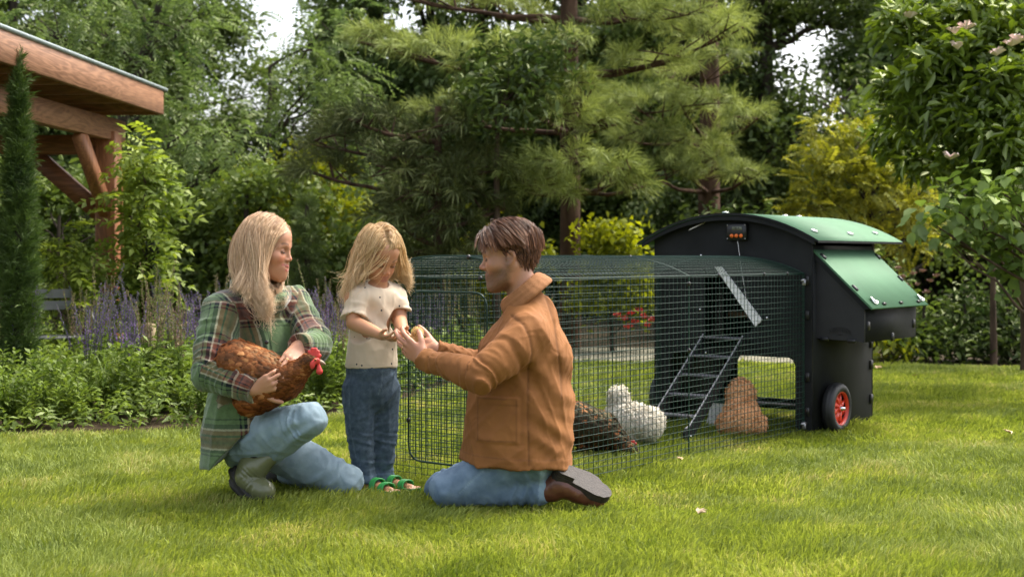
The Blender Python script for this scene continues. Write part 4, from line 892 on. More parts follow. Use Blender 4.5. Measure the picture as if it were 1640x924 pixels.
# ================================================================== IMPLICIT MODELLER (bodies, clothes, hens)
def smin(a, b, k):
    h = np.maximum(k-np.abs(a-b), 0)/k; return np.minimum(a, b)-h*h*k*.25
class Field:
    """smooth union / difference of rounded limbs and ellipsoids, meshed with surface nets"""
    def __init__(s): s.ops = []
    def tube(s, pts, rad, k=.02, flat=None, op='+', tag_=0, wr=None):
        """polyline of rounded cones; flat=(direction, factor>1) thins it along a direction; wr=list of (param 0..n-1, width, amp, wavelength)"""
        pts = np.asarray(pts, float); rad = np.broadcast_to(np.asarray(rad, float), (len(pts),)).copy()
        s.ops.append(('t', pts, rad, k, flat, op, tag_, wr)); return s
    def ell(s, c, r, k=.02, M=None, op='+', tag_=0):
        s.ops.append(('e', np.asarray(c, float), np.asarray(r, float), k, None if M is None else np.asarray(M, float), op, tag_, None)); return s
    def half(s, c, n, k=.004):
        """cut away everything on the side the normal points to"""
        s.ops.append(('h', np.asarray(c, float), norm(np.asarray(n, float)), k, None, '&', 0, None)); return s
    def prim(s, o, P):
        if o[0] == 'e':
            q = P-o[1]
            if o[4] is not None: q = q @ o[4]
            k0 = np.sqrt(((q/o[2])**2).sum(1))+1e-9; k1 = np.sqrt(((q/o[2]**2)**2).sum(1))+1e-9
            return k0*(k0-1)/k1
        if o[0] == 'h': return (P-o[1]) @ o[2]
        pts, rad, flat, wr = o[1], o[2], o[4], o[7]
        d = np.full(len(P), 1e3); par = np.zeros(len(P)); F = 1.0
        if flat is not None:
            n = norm(np.asarray(flat[0], float)); F = flat[1]
        for i in range(len(pts)-1):
            a, b = pts[i], pts[i+1]; ab = b-a; L2 = ab @ ab+1e-12
            q = P-a; t = np.clip(q @ ab/L2, 0, 1); q = q-t[:, None]*ab
            if flat is not None: q = q+np.outer(q @ n, n)*(F-1)
            dd = np.sqrt((q*q).sum(1))-(rad[i]+(rad[i+1]-rad[i])*t)
            if F != 1.0: dd = dd/(1+(F-1)*.45)
            m = dd < d; d = np.where(m, dd, d); par = np.where(m, i+t, par)
        if wr:
            for (c0, w0, amp, lam, sd) in wr:
                ph = par*2*np.pi/lam+2.2*np.sin(P @ np.array([23, 17, 29.])*.9+sd)+1.1*np.sin(P @ np.array([-41, 37, 19.])+sd*2)
                d = d-amp*1.35*np.exp(-((par-c0)/w0)**2)*((1-2*abs(np.sin(ph*.5)))*.65+(1-2*abs(np.sin(ph*.85+sd)))*.35)
        return d
    def bound(s, o):
        if o[0] == 'e': return o[1], o[2].max()
        c = (o[1].min(0)+o[1].max(0))/2; return c, np.linalg.norm(o[1]-c, axis=1).max()+o[2].max()+.01
    def ev(s, P, ops=None, ids=False):
        d = np.full(len(P), 1e3); idx = np.zeros(len(P), int); best = np.full(len(P), 1e3)
        for o in (ops if ops is not None else s.ops):
            e = s.prim(o, P)
            if o[5] == '+':
                if ids: m = e < best; idx = np.where(m, o[6], idx); best = np.where(m, e, best)
                d = smin(d, e, o[3])
            elif o[5] == '-': d = -smin(-d, e, o[3])
            else: d = -smin(-d, -e, o[3])
        return (d, idx) if ids else d
    def mesh(s, h, disp=None, lo=None, hi=None, pad=.03):
        cs = [s.bound(o) for o in s.ops if o[5] == '+']
        if lo is None: lo = np.min([c-r for c, r in cs], axis=0)-pad
        if hi is None: hi = np.max([c+r for c, r in cs], axis=0)+pad
        lo = np.array(lo); B = 14; nb = np.ceil((np.array(hi)-lo)/(h*B)).astype(int); N = nb*B+1
        D = np.full(N, 1.0, np.float32)
        cx = [lo[i]+(np.arange(nb[i])+.5)*B*h for i in range(3)]
        C = np.stack(np.meshgrid(*cx, indexing='ij'), -1).reshape(-1, 3); rb = B*h*.87
        dc = s.ev(C); loc = np.stack(np.meshgrid(*[np.arange(B+1)]*3, indexing='ij'), -1).reshape(-1, 3)
        bnd = [(o,)+((None, 0) if o[0] == 'h' else s.bound(o)) for o in s.ops]
        for j in np.nonzero(np.abs(dc) < rb*1.9+.02)[0]:
            bi = np.array(np.unravel_index(j, nb)); P = lo+(bi*B+loc)*h; c = C[j]
            ops = [o for o, bc, br in bnd if bc is None or np.linalg.norm(bc-c) < br+rb+max(o[3], .01)+.01]
            if not any(o[5] == '+' for o in ops): continue
            d = s.ev(P, ops)
            if disp is not None: d = d-disp(P)
            x, y, z = bi*B; D[x:x+B+1, y:y+B+1, z:z+B+1] = d.reshape(B+1, B+1, B+1)
        # interior blocks that were skipped
        for j in np.nonzero(dc <= -(rb*1.9+.02))[0]:
            bi = np.array(np.unravel_index(j, nb)); x, y, z = bi*B; D[x:x+B+1, y:y+B+1, z:z+B+1] = np.minimum(D[x:x+B+1, y:y+B+1, z:z+B+1], -1)
        S_ = D < 0
        cnt = np.zeros(tuple(N-1), np.int8); off = [(a, b, c) for a in (0, 1) for b in (0, 1) for c in (0, 1)]
        for a, b, c in off: cnt += S_[a:N[0]-1+a, b:N[1]-1+b, c:N[2]-1+c]
        I = np.argwhere((cnt > 0) & (cnt < 8)); idm = np.full(tuple(N-1), -1, np.int32); idm[tuple(I.T)] = np.arange(len(I))
        vals = {o: D[I[:, 0]+o[0], I[:, 1]+o[1], I[:, 2]+o[2]].astype(float) for o in off}
        acc = np.zeros((len(I), 3)); wn = np.zeros(len(I))
        for o in off:
            for ax in range(3):
                if o[ax]: continue
                o2 = list(o); o2[ax] = 1; o2 = tuple(o2); a, b = vals[o], vals[o2]; m = (a < 0) != (b < 0)
                t = np.where(m, a/(a-b+1e-12*(a == b)), 0)
                for q in range(3): acc[:, q] += m*(o[q]+(t if q == ax else 0))
                wn += m
        V = lo+(I+acc/wn[:, None])*h; F = []
        for ax in range(3):
            u, v = (ax+1) % 3, (ax+2) % 3; sl0 = [slice(None)]*3; sl1 = [slice(None)]*3; sl0[ax] = slice(0, N[ax]-1); sl1[ax] = slice(1, N[ax])
            E = np.argwhere(S_[tuple(sl0)] != S_[tuple(sl1)]); E = E[(E[:, u] > 0) & (E[:, v] > 0) & (E[:, u] < N[u]-1) & (E[:, v] < N[v]-1)]
            ins = S_[tuple(E.T)]
            def g(du, dv): Q = E.copy(); Q[:, u] += du; Q[:, v] += dv; return idm[tuple(Q.T)]
            q = np.stack([g(-1, -1), g(0, -1), g(0, 0), g(-1, 0)], 1); q[~ins] = q[~ins][:, ::-1]; F.append(q)
        F = np.concatenate(F); F = F[(F >= 0).all(1)]
        return V, F
def normals(V, F):
    n = np.cross(V[F[:, 2]]-V[F[:, 0]], V[F[:, 3]]-V[F[:, 1]]); N = np.zeros_like(V)
    for k in range(4): np.add.at(N, F[:, k], n)
    return norm(N)
def fold_noise(P, f, seed, stretch=(1, 1, 1), n=5):
    r = np.random.default_rng(seed); Q = P*np.array(stretch); o = 0
    for i in range(n):
        k = r.normal(0, 1, 3); k = k/np.linalg.norm(k)*f*(1+.45*i); ph = Q @ k+r.uniform(0, 6.28)+1.5*np.sin(Q @ (k[[1, 2, 0]]*.6)+r.uniform(0, 6.28)); o = o+(1-2*abs(np.sin(ph)))/(1+.5*i)
    return o/n
def crease(P, ax, f, seed, n=3, sharp=2.2, along=.22):
    """sharp fabric folds running along an axis"""
    r = np.random.default_rng(seed); ax = norm(np.array(ax, float)); Q = P-np.outer(P @ ax, ax)*(1-along); o = 0
    for i in range(n):
        k = r.normal(0, 1, 3); k = k/np.linalg.norm(k)*f*(1+.6*i); ph = Q @ k+r.uniform(0, 6.28)+1.2*np.sin(Q @ (k[[1, 2, 0]]*.5)+r.uniform(0, 6.28)); m = .5+.5*np.sin(P @ r.normal(0, f*.25, 3)+r.uniform(0, 6.28)); o = o+((1-abs(np.sin(ph)))**sharp-.3)*m/(1+.4*i)
    return o
def hframe(fwd, up=(0, 0, 1)):
    f = norm(np.array(fwd, float)); l = norm(np.cross(np.array(up, float), f)); u = np.cross(f, l)
    return np.stack([f, l, u], 1)        # columns: forward, left, up

def head(F, c, M, s=1.0, child=False, male=False, open_lids=.5, neck=None, smile=0):
    """adds a head with face, ears and neck to field F. c: centre between the ears, M: hframe, s: scale"""
    c = np.array(c, float)
    w_ = lambda p: c+M @ (np.array(p, float)*s)
    def E(p, r, k, op='+', t=0, rot=None): F.ell(w_(p), np.array(r)*s, k*s, M if rot is None else M @ rot, op, t)
    def T(ps, r, k, op='+', t=0, flat=None): F.tube([w_(p) for p in ps], np.array(r)*s, k*s, None if flat is None else (M @ np.array(flat[0]), flat[1]), op, t)
    ch = 1.0
    if neck is not None: F.tube([w_((-.028, 0, -.045)), np.array(neck[0])], [.050*s, neck[1]], .03*s, None, '+', 2)
    E((-.018, 0, .040), (.097, .077, .087), .02)
    E((.028, 0, -.018), (.062, .060, .080 if not child else .070), .03)
    if child:
        E((.035, 0, -.05), (.050, .046, .042), .03); E((.045, .030, -.045), (.026, .026, .026), .02); E((.045, -.030, -.045), (.026, .026, .026), .02)
        T([(.068, 0, -.088), (.070, 0, -.088)], [.017, .017], .03)
    else:
        jw = .052 if male else .0425
        for sg in (-1, 1):
            T([(-.012, sg*jw*1.08, -.035), (.010, sg*jw*.93, -.080), (.062, sg*(.017 if male else .010), -.108 if male else -.104)], [.026, .023 if male else .020, .019 if male else .0165], .035)
            E((.052, sg*.040, -.028), (.026, .024, .022), .03)
        T([(.075, -.011, -.106), (.075, .011, -.106)], [.0165, .0165], .022) if male else E((.077, 0, -.103), (.0155, .014, .015), .022); E((.070, 0, -.075), (.022, .026, .022), .02)
        E((.03, 0, -.07), (.045, .040, .04), .03)
    E((.060, 0, .050), (.030, .048, .040), .03)                        # forehead
    bz = .016
    T([(.066, .044, bz-.003), (.084, .022, bz+.003), (.086, 0, bz-.002), (.084, -.022, bz+.003), (.066, -.044, bz-.003)], np.array([.008, .0095, .009, .0095, .008])*(1 if male else .70), .018)
    for sg in (-1, 1):                                                   # sockets and lids
        E((.094, sg*.031, -.002), (.018, .020, .013), .012, '-')
        F.ell(w_((.0725, sg*.031, -.003)), np.array([.0142, .0150, .0138])*s, .003*s, M, '+', 3)
        if open_lids > 0: E((.0880, sg*.0305, -.0068-.004*(1-open_lids)), (.0075, .0108, .0012+.0045*open_lids), .0015, '-')
    nl = (.1065 if male else .1015) if not child else .094; nr = .0085 if male else .0072
    T([(.083, 0, .010), (.092 if not child else .086, 0, -.010), (nl-.001, 0, -.029)], [.0075, .0075, nr], .012)
    T([(nl, 0, -.031), (.090, 0, -.041)], [nr, .006], .008)
    for sg in (-1, 1): E((.092, sg*.0105, -.0355), (.011, .0060, .0062), .007); E((.096, sg*.0060, -.0425), (.004, .0026, .0026), .002, '-')
    # mouth
    mz = -.066 if not child else -.060; mx = .088 if not child else .083
    E((mx-.010, 0, mz), (.016, .026, .018), .012)
    up_ = .003+.004*smile
    T([(mx-.007, .022, mz+up_), (mx+.002, .010, mz+.0045), (mx+.0045, 0, mz+.0038), (mx+.002, -.010, mz+.0045), (mx-.007, -.022, mz+up_)], np.array([.002, .0038, .004, .0038, .002])*(1 if male else 1.25), .004, '+', 4)
    T([(mx-.007, .021, mz-.001+up_*.6), (mx, .009, mz-.0065), (mx+.001, 0, mz-.0075), (mx, -.009, mz-.0065), (mx-.007, -.021, mz-.001+up_*.6)], np.array([.002, .0045, .005, .0045, .002])*(1 if male else 1.2), .004, '+', 4)
    T([(mx-.002, .021, mz+up_), (mx+.007, .010, mz-.0012), (mx+.008, 0, mz-.0015), (mx+.007, -.010, mz-.0012), (mx-.002, -.021, mz+up_)], [.001, .0016, .0018+.0025*smile, .0016, .001], .002, '-')
    # ears
    for sg in (-1, 1):
        A = np.array([[math.cos(.35*sg), -math.sin(.35*sg), 0], [math.sin(.35*sg), math.cos(.35*sg), 0], [0, 0, 1]])
        T([(-.016, sg*.079, .018), (-.027, sg*.086, .012), (-.030, sg*.087, -.004), (-.020, sg*.083, -.022), (-.008, sg*.078, -.032)], [.0055, .006, .006, .006, .007], .007)
        E((-.016, sg*.077, -.004), (.015, .006, .024), .008); E((-.012, sg*.0865, -.002), (.008, .006, .013), .005, '-')
        T([(-.012, sg*.078, .020), (-.004, sg*.076, .012)], [.004, .003], .005); E((.001, sg*.077, -.008), (.004, .005, .006), .004)
def head_colors(P, c, M, s, skin, lip, brow=None, beard=None, cheek=.12, idx=None, seed=1):
    """per-vertex skin colour: lips, brows, blush, stubble"""
    q = ((P-np.array(c)) @ M)/s; n = len(P); C = np.tile(np.array(skin, float), (n, 1))
    r = fold_noise(P, 60, seed)*.04; C *= (1+r)[:, None]
    near = np.linalg.norm(q, axis=1) < .2
    def mix(mask, col): m = (np.clip(mask, 0, 1)*near)[:, None]; C[:] = C*(1-m)+np.array(col)*m
    g = lambda x, c0, w0: np.exp(-((x-c0)/w0)**2)
    mix(cheek*2.2*g(q[:, 0], .06, .04)*(g(q[:, 1], .038, .02)+g(q[:, 1], -.038, .02))*g(q[:, 2], -.03, .02), np.array(skin)*[1.25, .62, .55])
    mix(.5*g(q[:, 0], .105, .02)*g(q[:, 1], 0, .014)*g(q[:, 2], -.033, .012), np.array(skin)*[1.1, .72, .66])
    if idx is not None: mix((idx == 4)*.9, lip)
    if brow is not None:
        for sg in (-1, 1):
            t = (sg*q[:, 1]-.012)/.034; zc = (.0195 if beard is not None else .0235)+.006*np.sin(np.clip(t, 0, 1)*2.4)
            mix(.95*(t > 0)*(t < 1)*g(q[:, 2], zc, .0050 if beard is not None else .0038)*(q[:, 0] > .05), brow)
            # lash line
            mix(.8*g(np.hypot((q[:, 1]-sg*.031)/.014, (q[:, 2]+.006)/.009), .9, .22)*(q[:, 0] > .068)*(q[:, 2] > -.012), np.array(brow)*.4)
    if beard is not None:
        b = np.clip((-.028-q[:, 2]-.25*np.clip(q[:, 0]-.03, 0, 1))/.022, 0, 1)*np.clip((q[:, 0]+.012)/.02, 0, 1)*(q[:, 2] > -.145)
        b = np.maximum(b, g(q[:, 2], -.05, .008)*(abs(q[:, 1]) < .03)*(q[:, 0] > .07)); b *= (idx != 4) if idx is not None else 1
        sb = g(q[:, 0], .0, .016)*(q[:, 2] < .0)*(q[:, 2] > -.06); b = np.maximum(b, sb*.8)
        b = b*(.78+.3*fold_noise(P, 260, 4)); mix(b*.88, beard)
    return C
def eyeballs(parent, c, M, s, iris, look=(1, 0, -.25), opn=.3):
    m_eye = plain('eye_white', (.48, .44, .40), .35); m_iris = plain('eye_iris', iris, .12); m_pup = plain('eye_pupil', (.005, .005, .005), .1)
    c = np.array(c)
    m_lash = plain('dark_lashes', (.02, .012, .008), .6)
    for sg in (-1, 1):
        V_ = []
        for side in (0,):
            arc = [(-.013+.026*t, -.0045-.0035*math.sin(math.pi*t)*0-.0040*(1-opn)*math.sin(math.pi*t)+.002*opn*math.sin(math.pi*t)) for t in np.linspace(0, 1, 9)]
            pts = [c+M @ (np.array([.0725+math.sqrt(max(.0146**2-y*y*.94, 1e-8)), sg*.031+y, z])*s) for y, z in arc]
        mm = MB(); mm.tube(pts, [.0004, .0008, .0011, .0013, .0014, .0013, .0011, .0008, .0004], 5); mm.build('eyelashes', m_lash, parent, True)
    for sg in (-1, 1):
        e = c+M @ (np.array([.0735, sg*.031, -.003])*s); d = M @ norm(np.array(look)); m = MB(); rr = .0128*s
        pr = [(math.sin(a)*rr, math.cos(a)*rr) for a in np.linspace(.5, math.pi, 12)]; m.lathe(pr, e, d, 16); o = m.build('eye', m_eye, parent, True)
        m = MB(); m.lathe([(math.sin(a)*rr*1.004, math.cos(a)*rr*1.004) for a in np.linspace(.2, .52, 4)], e, d, 16); m.build('iris', m_iris, o, True)
        m = MB(); m.lathe([(math.sin(a)*rr*1.008, math.cos(a)*rr*1.008) for a in np.linspace(0.001, .22, 4)], e, d, 12); m.build('pupil', m_pup, o, True)

FING = []
def ring_on(parent, p, d, r):
    m = MB(); d = norm(np.array(d, float)); m.lathe([(r, -.0015), (r+.0012, 0), (r, .0015)], p, d, 16); m.build('ring', M_GOLD, parent, True)
M_GOLD = plain('gold', (.75, .5, .2), .25, metal=1)
def hand(F, W, fwd, palm, side, s=1.0, curl=(.35, .4, .45, .5), spread=.06, thumb=(.7, .25), tk=.4, tag_=5, fcurl=None):
    """W wrist, fwd towards the knuckles, palm = direction the palm faces, side = +1 when the thumb lies along cross(fwd, palm)"""
    f = norm(np.array(fwd, float)); n = np.array(palm, float); n = norm(n-f*(n @ f)); y = np.cross(f, n)*side; W = np.array(W, float)
    w_ = lambda a, b, c: W+(f*a+y*b+n*c)*s
    F.tube([w_(-.03, 0, 0), w_(.012, 0, 0)], np.array([.0255, .024])*s, .012*s, (n, 1.35), '+', tag_)
    kn = [(.088, .031, -.002), (.092, .010, -.005), (.087, -.011, -.004), (.078, -.030, 0)]
    for k in kn: F.tube([w_(.008, k[1]*.55, 0), w_(k[0]*.95, k[1]*.97, k[2])], np.array([.015, .0118])*s, .012*s, (n, 1.12), '+', tag_)
    F.ell(w_(.035, .022, .010), np.array([.030, .016, .014])*s, .012*s, np.stack([f, y, n], 1), '+', tag_)
    lens = [(.042, .026, .021), (.046, .030, .022), (.043, .028, .021), (.034, .021, .019)]
    for i, (k, L3) in enumerate(zip(kn, lens)):
        p = w_(*k); a = 0; pts = [p]; sp = (1.5-i)*spread; fc = curl[i] if fcurl is None else None
        cs = (curl[i], curl[i]*1.15, curl[i]*.75) if fcurl is None else fcurl[i]
        for L_, c in zip(L3, cs):
            a += c; d = f*math.cos(a)+n*math.sin(a); d = norm(d+y*sp*math.cos(a)); p = p+d*L_*s; pts.append(p)
        F.tube(pts, np.array([.0100, .0092, .0083, .0068])*s*(1 if i < 3 else .88), .0045*s, None, '+', tag_+1+i)
    b = w_(.022, .024, .006); d1 = norm(f*.75+y*thumb[0]+n*thumb[1]); d2 = norm(d1+f*.4*tk+n*.35*tk-y*.5*tk); d3 = norm(d2+f*.3*tk-y*.5*tk+n*.2*tk)
    FING.append([w_(*k_) for k_ in kn])
    F.tube([b, b+d1*.042*s, b+d1*.042*s+d2*.032*s, b+d1*.042*s+d2*.032*s+d3*.024*s], np.array([.0155, .0118, .0108, .0082])*s, .008*s, None, '+', tag_+5)

def skinmat(name, rough=.48):
    m, t, N, L, b = nodes(name); a = N.new('ShaderNodeAttribute'); a.attribute_name = 'col'; L.new(a.outputs['Color'], b.inputs['Base Color'])
    b.inputs['Roughness'].default_value = rough; b.inputs['Subsurface Weight'].default_value = .12; b.inputs['Subsurface Radius'].default_value = (.012, .005, .003); b.inputs['Subsurface Scale'].default_value = .5
    tc = N.new('ShaderNodeTexCoord'); n = N.new('ShaderNodeTexNoise'); n.inputs['Scale'].default_value = 350; L.new(tc.outputs['Object'], n.inputs[0]); bp = N.new('ShaderNodeBump'); bp.inputs['Strength'].default_value = .15; bp.inputs['Distance'].default_value = .001; L.new(n.outputs['Fac'], bp.inputs['Height']); L.new(bp.outputs[0], b.inputs['Normal'])
    return m
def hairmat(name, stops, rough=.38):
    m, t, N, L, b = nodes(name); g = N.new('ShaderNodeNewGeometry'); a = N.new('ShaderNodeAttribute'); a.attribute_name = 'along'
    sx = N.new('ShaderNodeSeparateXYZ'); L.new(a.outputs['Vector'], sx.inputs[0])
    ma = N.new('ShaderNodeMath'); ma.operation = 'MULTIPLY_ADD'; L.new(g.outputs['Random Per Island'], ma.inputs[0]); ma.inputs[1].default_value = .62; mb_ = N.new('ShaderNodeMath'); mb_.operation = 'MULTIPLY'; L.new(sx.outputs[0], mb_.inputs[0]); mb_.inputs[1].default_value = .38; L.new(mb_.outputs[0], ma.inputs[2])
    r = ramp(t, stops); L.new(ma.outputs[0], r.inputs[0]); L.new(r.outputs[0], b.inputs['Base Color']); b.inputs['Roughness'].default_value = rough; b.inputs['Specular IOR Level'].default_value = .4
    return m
def strands(name, P0, D0, length, step_fn, n=12, r0=.0011, mat=None, parent=None, taper=.35, clump=0, seed=0):
    """hair strands: P0 roots, D0 first directions, step_fn(P, D, t) -> new direction and pushed position"""
    P = P0.copy(); D = norm(D0.copy()); m = len(P); pts = [P.copy()]; L_ = np.broadcast_to(length, (m,))/n
    for i in range(n):
        P, D = step_fn(P, D, (i+1)/n, L_); pts.append(P.copy())
    Q = np.stack(pts, 1)                                            # m, n+1, 3
    if clump:
        r = np.random.default_rng(seed); k = max(1, m//clump); lead = r.permutation(m)[:k]
        dd = ((Q[:, 3][:, None]-Q[lead, 3][None])**2).sum(-1); w_ = lead[dd.argmin(1)]; t = np.linspace(0, 1, n+1)[None, :, None]**1.2
        Q = Q*(1-.62*t)+Q[w_]*(.62*t)
    T = np.gradient(Q, axis=1); T = norm(T); rd = np.random.default_rng(seed+1).normal(0, 1, (m, 1, 3)); A = norm(np.cross(T, rd)); B = np.cross(T, A)
    rad = r0*np.interp(np.linspace(0, 1, n+1), [0, .1, .7, 1], [.8, 1, .8, taper])[None, :, None]*np.random.default_rng(seed+2).uniform(.7, 1.4, (m, 1, 1))
    V = np.stack([Q+rad*(math.cos(a)*A+math.sin(a)*B) for a in (0, 2.094, 4.189)], 2)        # m, n+1, 3, 3
    idx = np.arange(m*(n+1)*3).reshape(m, n+1, 3); F = []
    for k in range(3): F.append(np.stack([idx[:, :-1, k], idx[:, :-1, (k+1) % 3], idx[:, 1:, (k+1) % 3], idx[:, 1:, k]], -1).reshape(-1, 4))
    al = np.broadcast_to(np.linspace(0, 1, n+1)[None, :, None], (m, n+1, 3)).reshape(-1)
    return mk(name, V.reshape(-1, 3), np.concatenate(F), mat, parent, True, {'along': np.stack([al, al, al], 1)})
def push_out(P, ells, off=0):
    """move points out of ellipsoids [(centre, radii, M)]"""
    for c, r, M in ells:
        q = (P-c) @ M; k = np.sqrt(((q/(r+off))**2).sum(1))+1e-9; m = k < 1
        P = np.where(m[:, None], c+(q/k[:, None]) @ M.T, P)
    return P
def face_free(P, hc, hM, hs, lock, lim, xlim=.03):
    q = ((P-hc) @ hM)/hs; y = q[:, 1]; s = np.where(y >= 0, 1, -1); m = (q[:, 0] > -.01) & (abs(y) < lim) & (q[:, 2] < .074-.25*abs(y)) & (q[:, 2] > -.14) & (~lock)
    q2 = q.copy(); q2[:, 1] = np.where(m, y+s*(lim-abs(y))*.6, y); xl = xlim+.25*np.clip(q[:, 2]+.02, 0, 1); m2 = (q[:, 2] < .078) & (q[:, 2] > -.15) & (~lock) & (q[:, 0] > xl) & (q[:, 0] < .2) & (abs(y) < .13); q2[:, 0] = np.where(m2, q[:, 0]+(xl-q[:, 0])*.55, q2[:, 0]); return hc+(q2*hs) @ hM.T
def cut_end(F, w_, e, at, R_, th=.03):
    """flat cut across a sleeve or trouser leg, `at` metres past the joint w_ coming from e"""
    d = norm(np.asarray(w_)-np.asarray(e)); a = np.array([0, 0, 1.]) if abs(d[2]) < .9 else np.array([1., 0, 0]); u = norm(np.cross(d, a)); v = np.cross(d, u)
    F.ell(np.asarray(w_)+d*(at+th), (th, R_, R_), .003, np.stack([d, u, v], 1), '-')
def cloth(name, col, rough=.85, weave=900, bump=.25, noise=.12, scale=18, sheen=.3, fade=None, attr=False, wrinkle=.5):
    m, t, N, L, b = nodes(name); b.inputs['Roughness'].default_value = rough; b.inputs['Specular IOR Level'].default_value = .25; b.inputs['Sheen Weight'].default_value = sheen; b.inputs['Sheen Roughness'].default_value = .5
    b.inputs['Sheen Tint'].default_value = (*[min(1, c*2+.1) for c in col], 1)
    tc = N.new('ShaderNodeTexCoord'); n = N.new('ShaderNodeTexNoise'); n.inputs['Scale'].default_value = scale; n.inputs['Detail'].default_value = 6; L.new(tc.outputs['Object'], n.inputs[0])
    hi = fade if fade else tuple(min(1, c*(1+noise)) for c in col)
    r = ramp(t, [(.3, tuple(c*(1-noise) for c in col)), (.7, hi)]); L.new(n.outputs['Fac'], r.inputs[0]); out = r.outputs[0]
    if attr:
        a = N.new('ShaderNodeAttribute'); a.attribute_name = 'col'; mi = N.new('ShaderNodeMix'); mi.data_type = 'RGBA'; mi.blend_type = 'MULTIPLY'; mi.inputs[0].default_value = 1; L.new(out, mi.inputs[6]); L.new(a.outputs['Color'], mi.inputs[7]); out = mi.outputs[2]
    L.new(out, b.inputs['Base Color'])
    n2 = N.new('ShaderNodeTexNoise'); n2.inputs['Scale'].default_value = weave; L.new(tc.outputs['Object'], n2.inputs[0]); bp = N.new('ShaderNodeBump'); bp.inputs['Strength'].default_value = bump; bp.inputs['Distance'].default_value = .002; L.new(n2.outputs['Fac'], bp.inputs['Height'])
    n3 = N.new('ShaderNodeTexNoise'); n3.noise_type = 'RIDGED_MULTIFRACTAL'; n3.inputs['Scale'].default_value = 13; n3.inputs['Detail'].default_value = 4; n3.inputs['Distortion'].default_value = 1.4; L.new(tc.outputs['Object'], n3.inputs[0]); b3 = N.new('ShaderNodeBump'); b3.inputs['Strength'].default_value = wrinkle; b3.inputs['Distance'].default_value = .006; L.new(n3.outputs['Fac'], b3.inputs['Height']); L.new(b3.outputs[0], bp.inputs['Normal']); L.new(bp.outputs[0], b.inputs['Normal'])
    return m
def feathers(name, V, F, N_, flow, n, ln, wd, mat, parent, seed=0, lift=.25, keep=None, jit=.25):
    """shingle leaf-shaped feathers over a surface, following the flow direction"""
    r = np.random.default_rng(seed); A = np.linalg.norm(np.cross(V[F[:, 2]]-V[F[:, 0]], V[F[:, 3]]-V[F[:, 1]]), axis=1); c = V[F].mean(1); nn = N_[F].mean(1)
    if keep is not None: A = A*keep(c)
    i = r.choice(len(F), n, p=A/A.sum()); P = c[i]+r.normal(0, .002, (n, 3)); nn = norm(nn[i]); fl = flow(P) if callable(flow) else np.broadcast_to(np.array(flow, float), P.shape)
    d = fl+r.normal(0, jit, (n, 3)); d = norm(d-nn*(d*nn).sum(1, keepdims=True)*.92); d = norm(d+nn*lift*r.uniform(.3, 1.3, n)[:, None]); s = np.cross(nn, d)
    L_ = (ln(P) if callable(ln) else ln)*r.uniform(.75, 1.2, n); W_ = L_*wd/2
    b = P-d*(L_*.2)[:, None]; m1 = P+d*(L_*.35)[:, None]; e = P+d*L_[:, None]; m2 = P+d*(L_*.8)[:, None]
    cu = nn*(L_*.10)[:, None]
    Q = np.stack([b, m1-s*W_[:, None], m1+s*W_[:, None]+0*cu, m2-s*(W_*.75)[:, None]-cu*.6, m2+s*(W_*.75)[:, None]-cu*.6, e-cu*1.6, m1+cu*.6, m2+cu*.1], 1)
    k = (np.arange(n)*8)[:, None]; q4 = [np.array([[1, 6, 7, 3]]), np.array([[6, 2, 4, 7]])]; t3 = [np.array([[0, 6, 1]]), np.array([[0, 2, 6]]), np.array([[3, 7, 5]]), np.array([[7, 4, 5]])]
    F4 = np.concatenate([k+q for q in q4]); F3 = np.concatenate([k+q for q in t3])
    return mk(name, Q.reshape(-1, 3), [F4, F3], mat, parent, True)

# ================================================================== PEOPLE
import time as _t
def finish(root, base):
    base = np.array(base, float); root.data.transform(Matrix.Translation(-Vector(base))); root.location = base
    for o in list(bpy.data.objects):
        if o.parent == root: o.location = Vector(o.location)-Vector(base)
def person(F, h, colf, label, name='person'):
    V, Fc = F.mesh(h); d, idx = F.ev(V, ids=True)
    C = colf(V, idx); o = mk(name, V, Fc, m_skin, None, True, {'col': C}); tag(o, label, 'person'); return o
def clothm(name, F, h, mat, parent, disp=None, colf=None, cl=None):
    V, Fc = F.mesh(h, disp); at = {}
    if colf is not None: at['col'] = colf(V)
    if cl is not None: at['cl'] = cl(V)
    return mk(name, V, Fc, mat, parent, True, at)
m_skin = skinmat('skin')
def rect(P, o, u, v, n, hu, hv, hn=.12, soft=.0035):
    q = P-o; a = abs(q @ u)-hu; b = abs(q @ v)-hv; m = np.clip(-np.maximum(a, b)/soft, 0, 1)*(abs(q @ n) < hn); edge = np.exp(-((np.maximum(a, b)+.009)/.0022)**2)*(abs(q @ n) < hn); return m, edge
def seamline(P, a, b, nrm, hn=.12, wd=.003):
    """closeness to a line a-b seen along nrm"""
    a = np.array(a); b = np.array(b); n = norm(np.array(nrm, float)); q = P-a; q = q-np.outer(q @ n, n); ab = b-a; ab = ab-n*(ab @ n); t = np.clip(q @ ab/(ab @ ab), 0, 1); d = np.linalg.norm(q-t[:, None]*ab, axis=1)
    return np.exp(-(d/wd)**2)*(np.abs((P-a) @ n) < hn)
def seampath(P, pts, nrm, hn=.14, wd=.003):
    o = 0
    for a, b in zip(pts[:-1], pts[1:]): o = np.maximum(o, seamline(P, a, b, nrm, hn, wd))
    return o

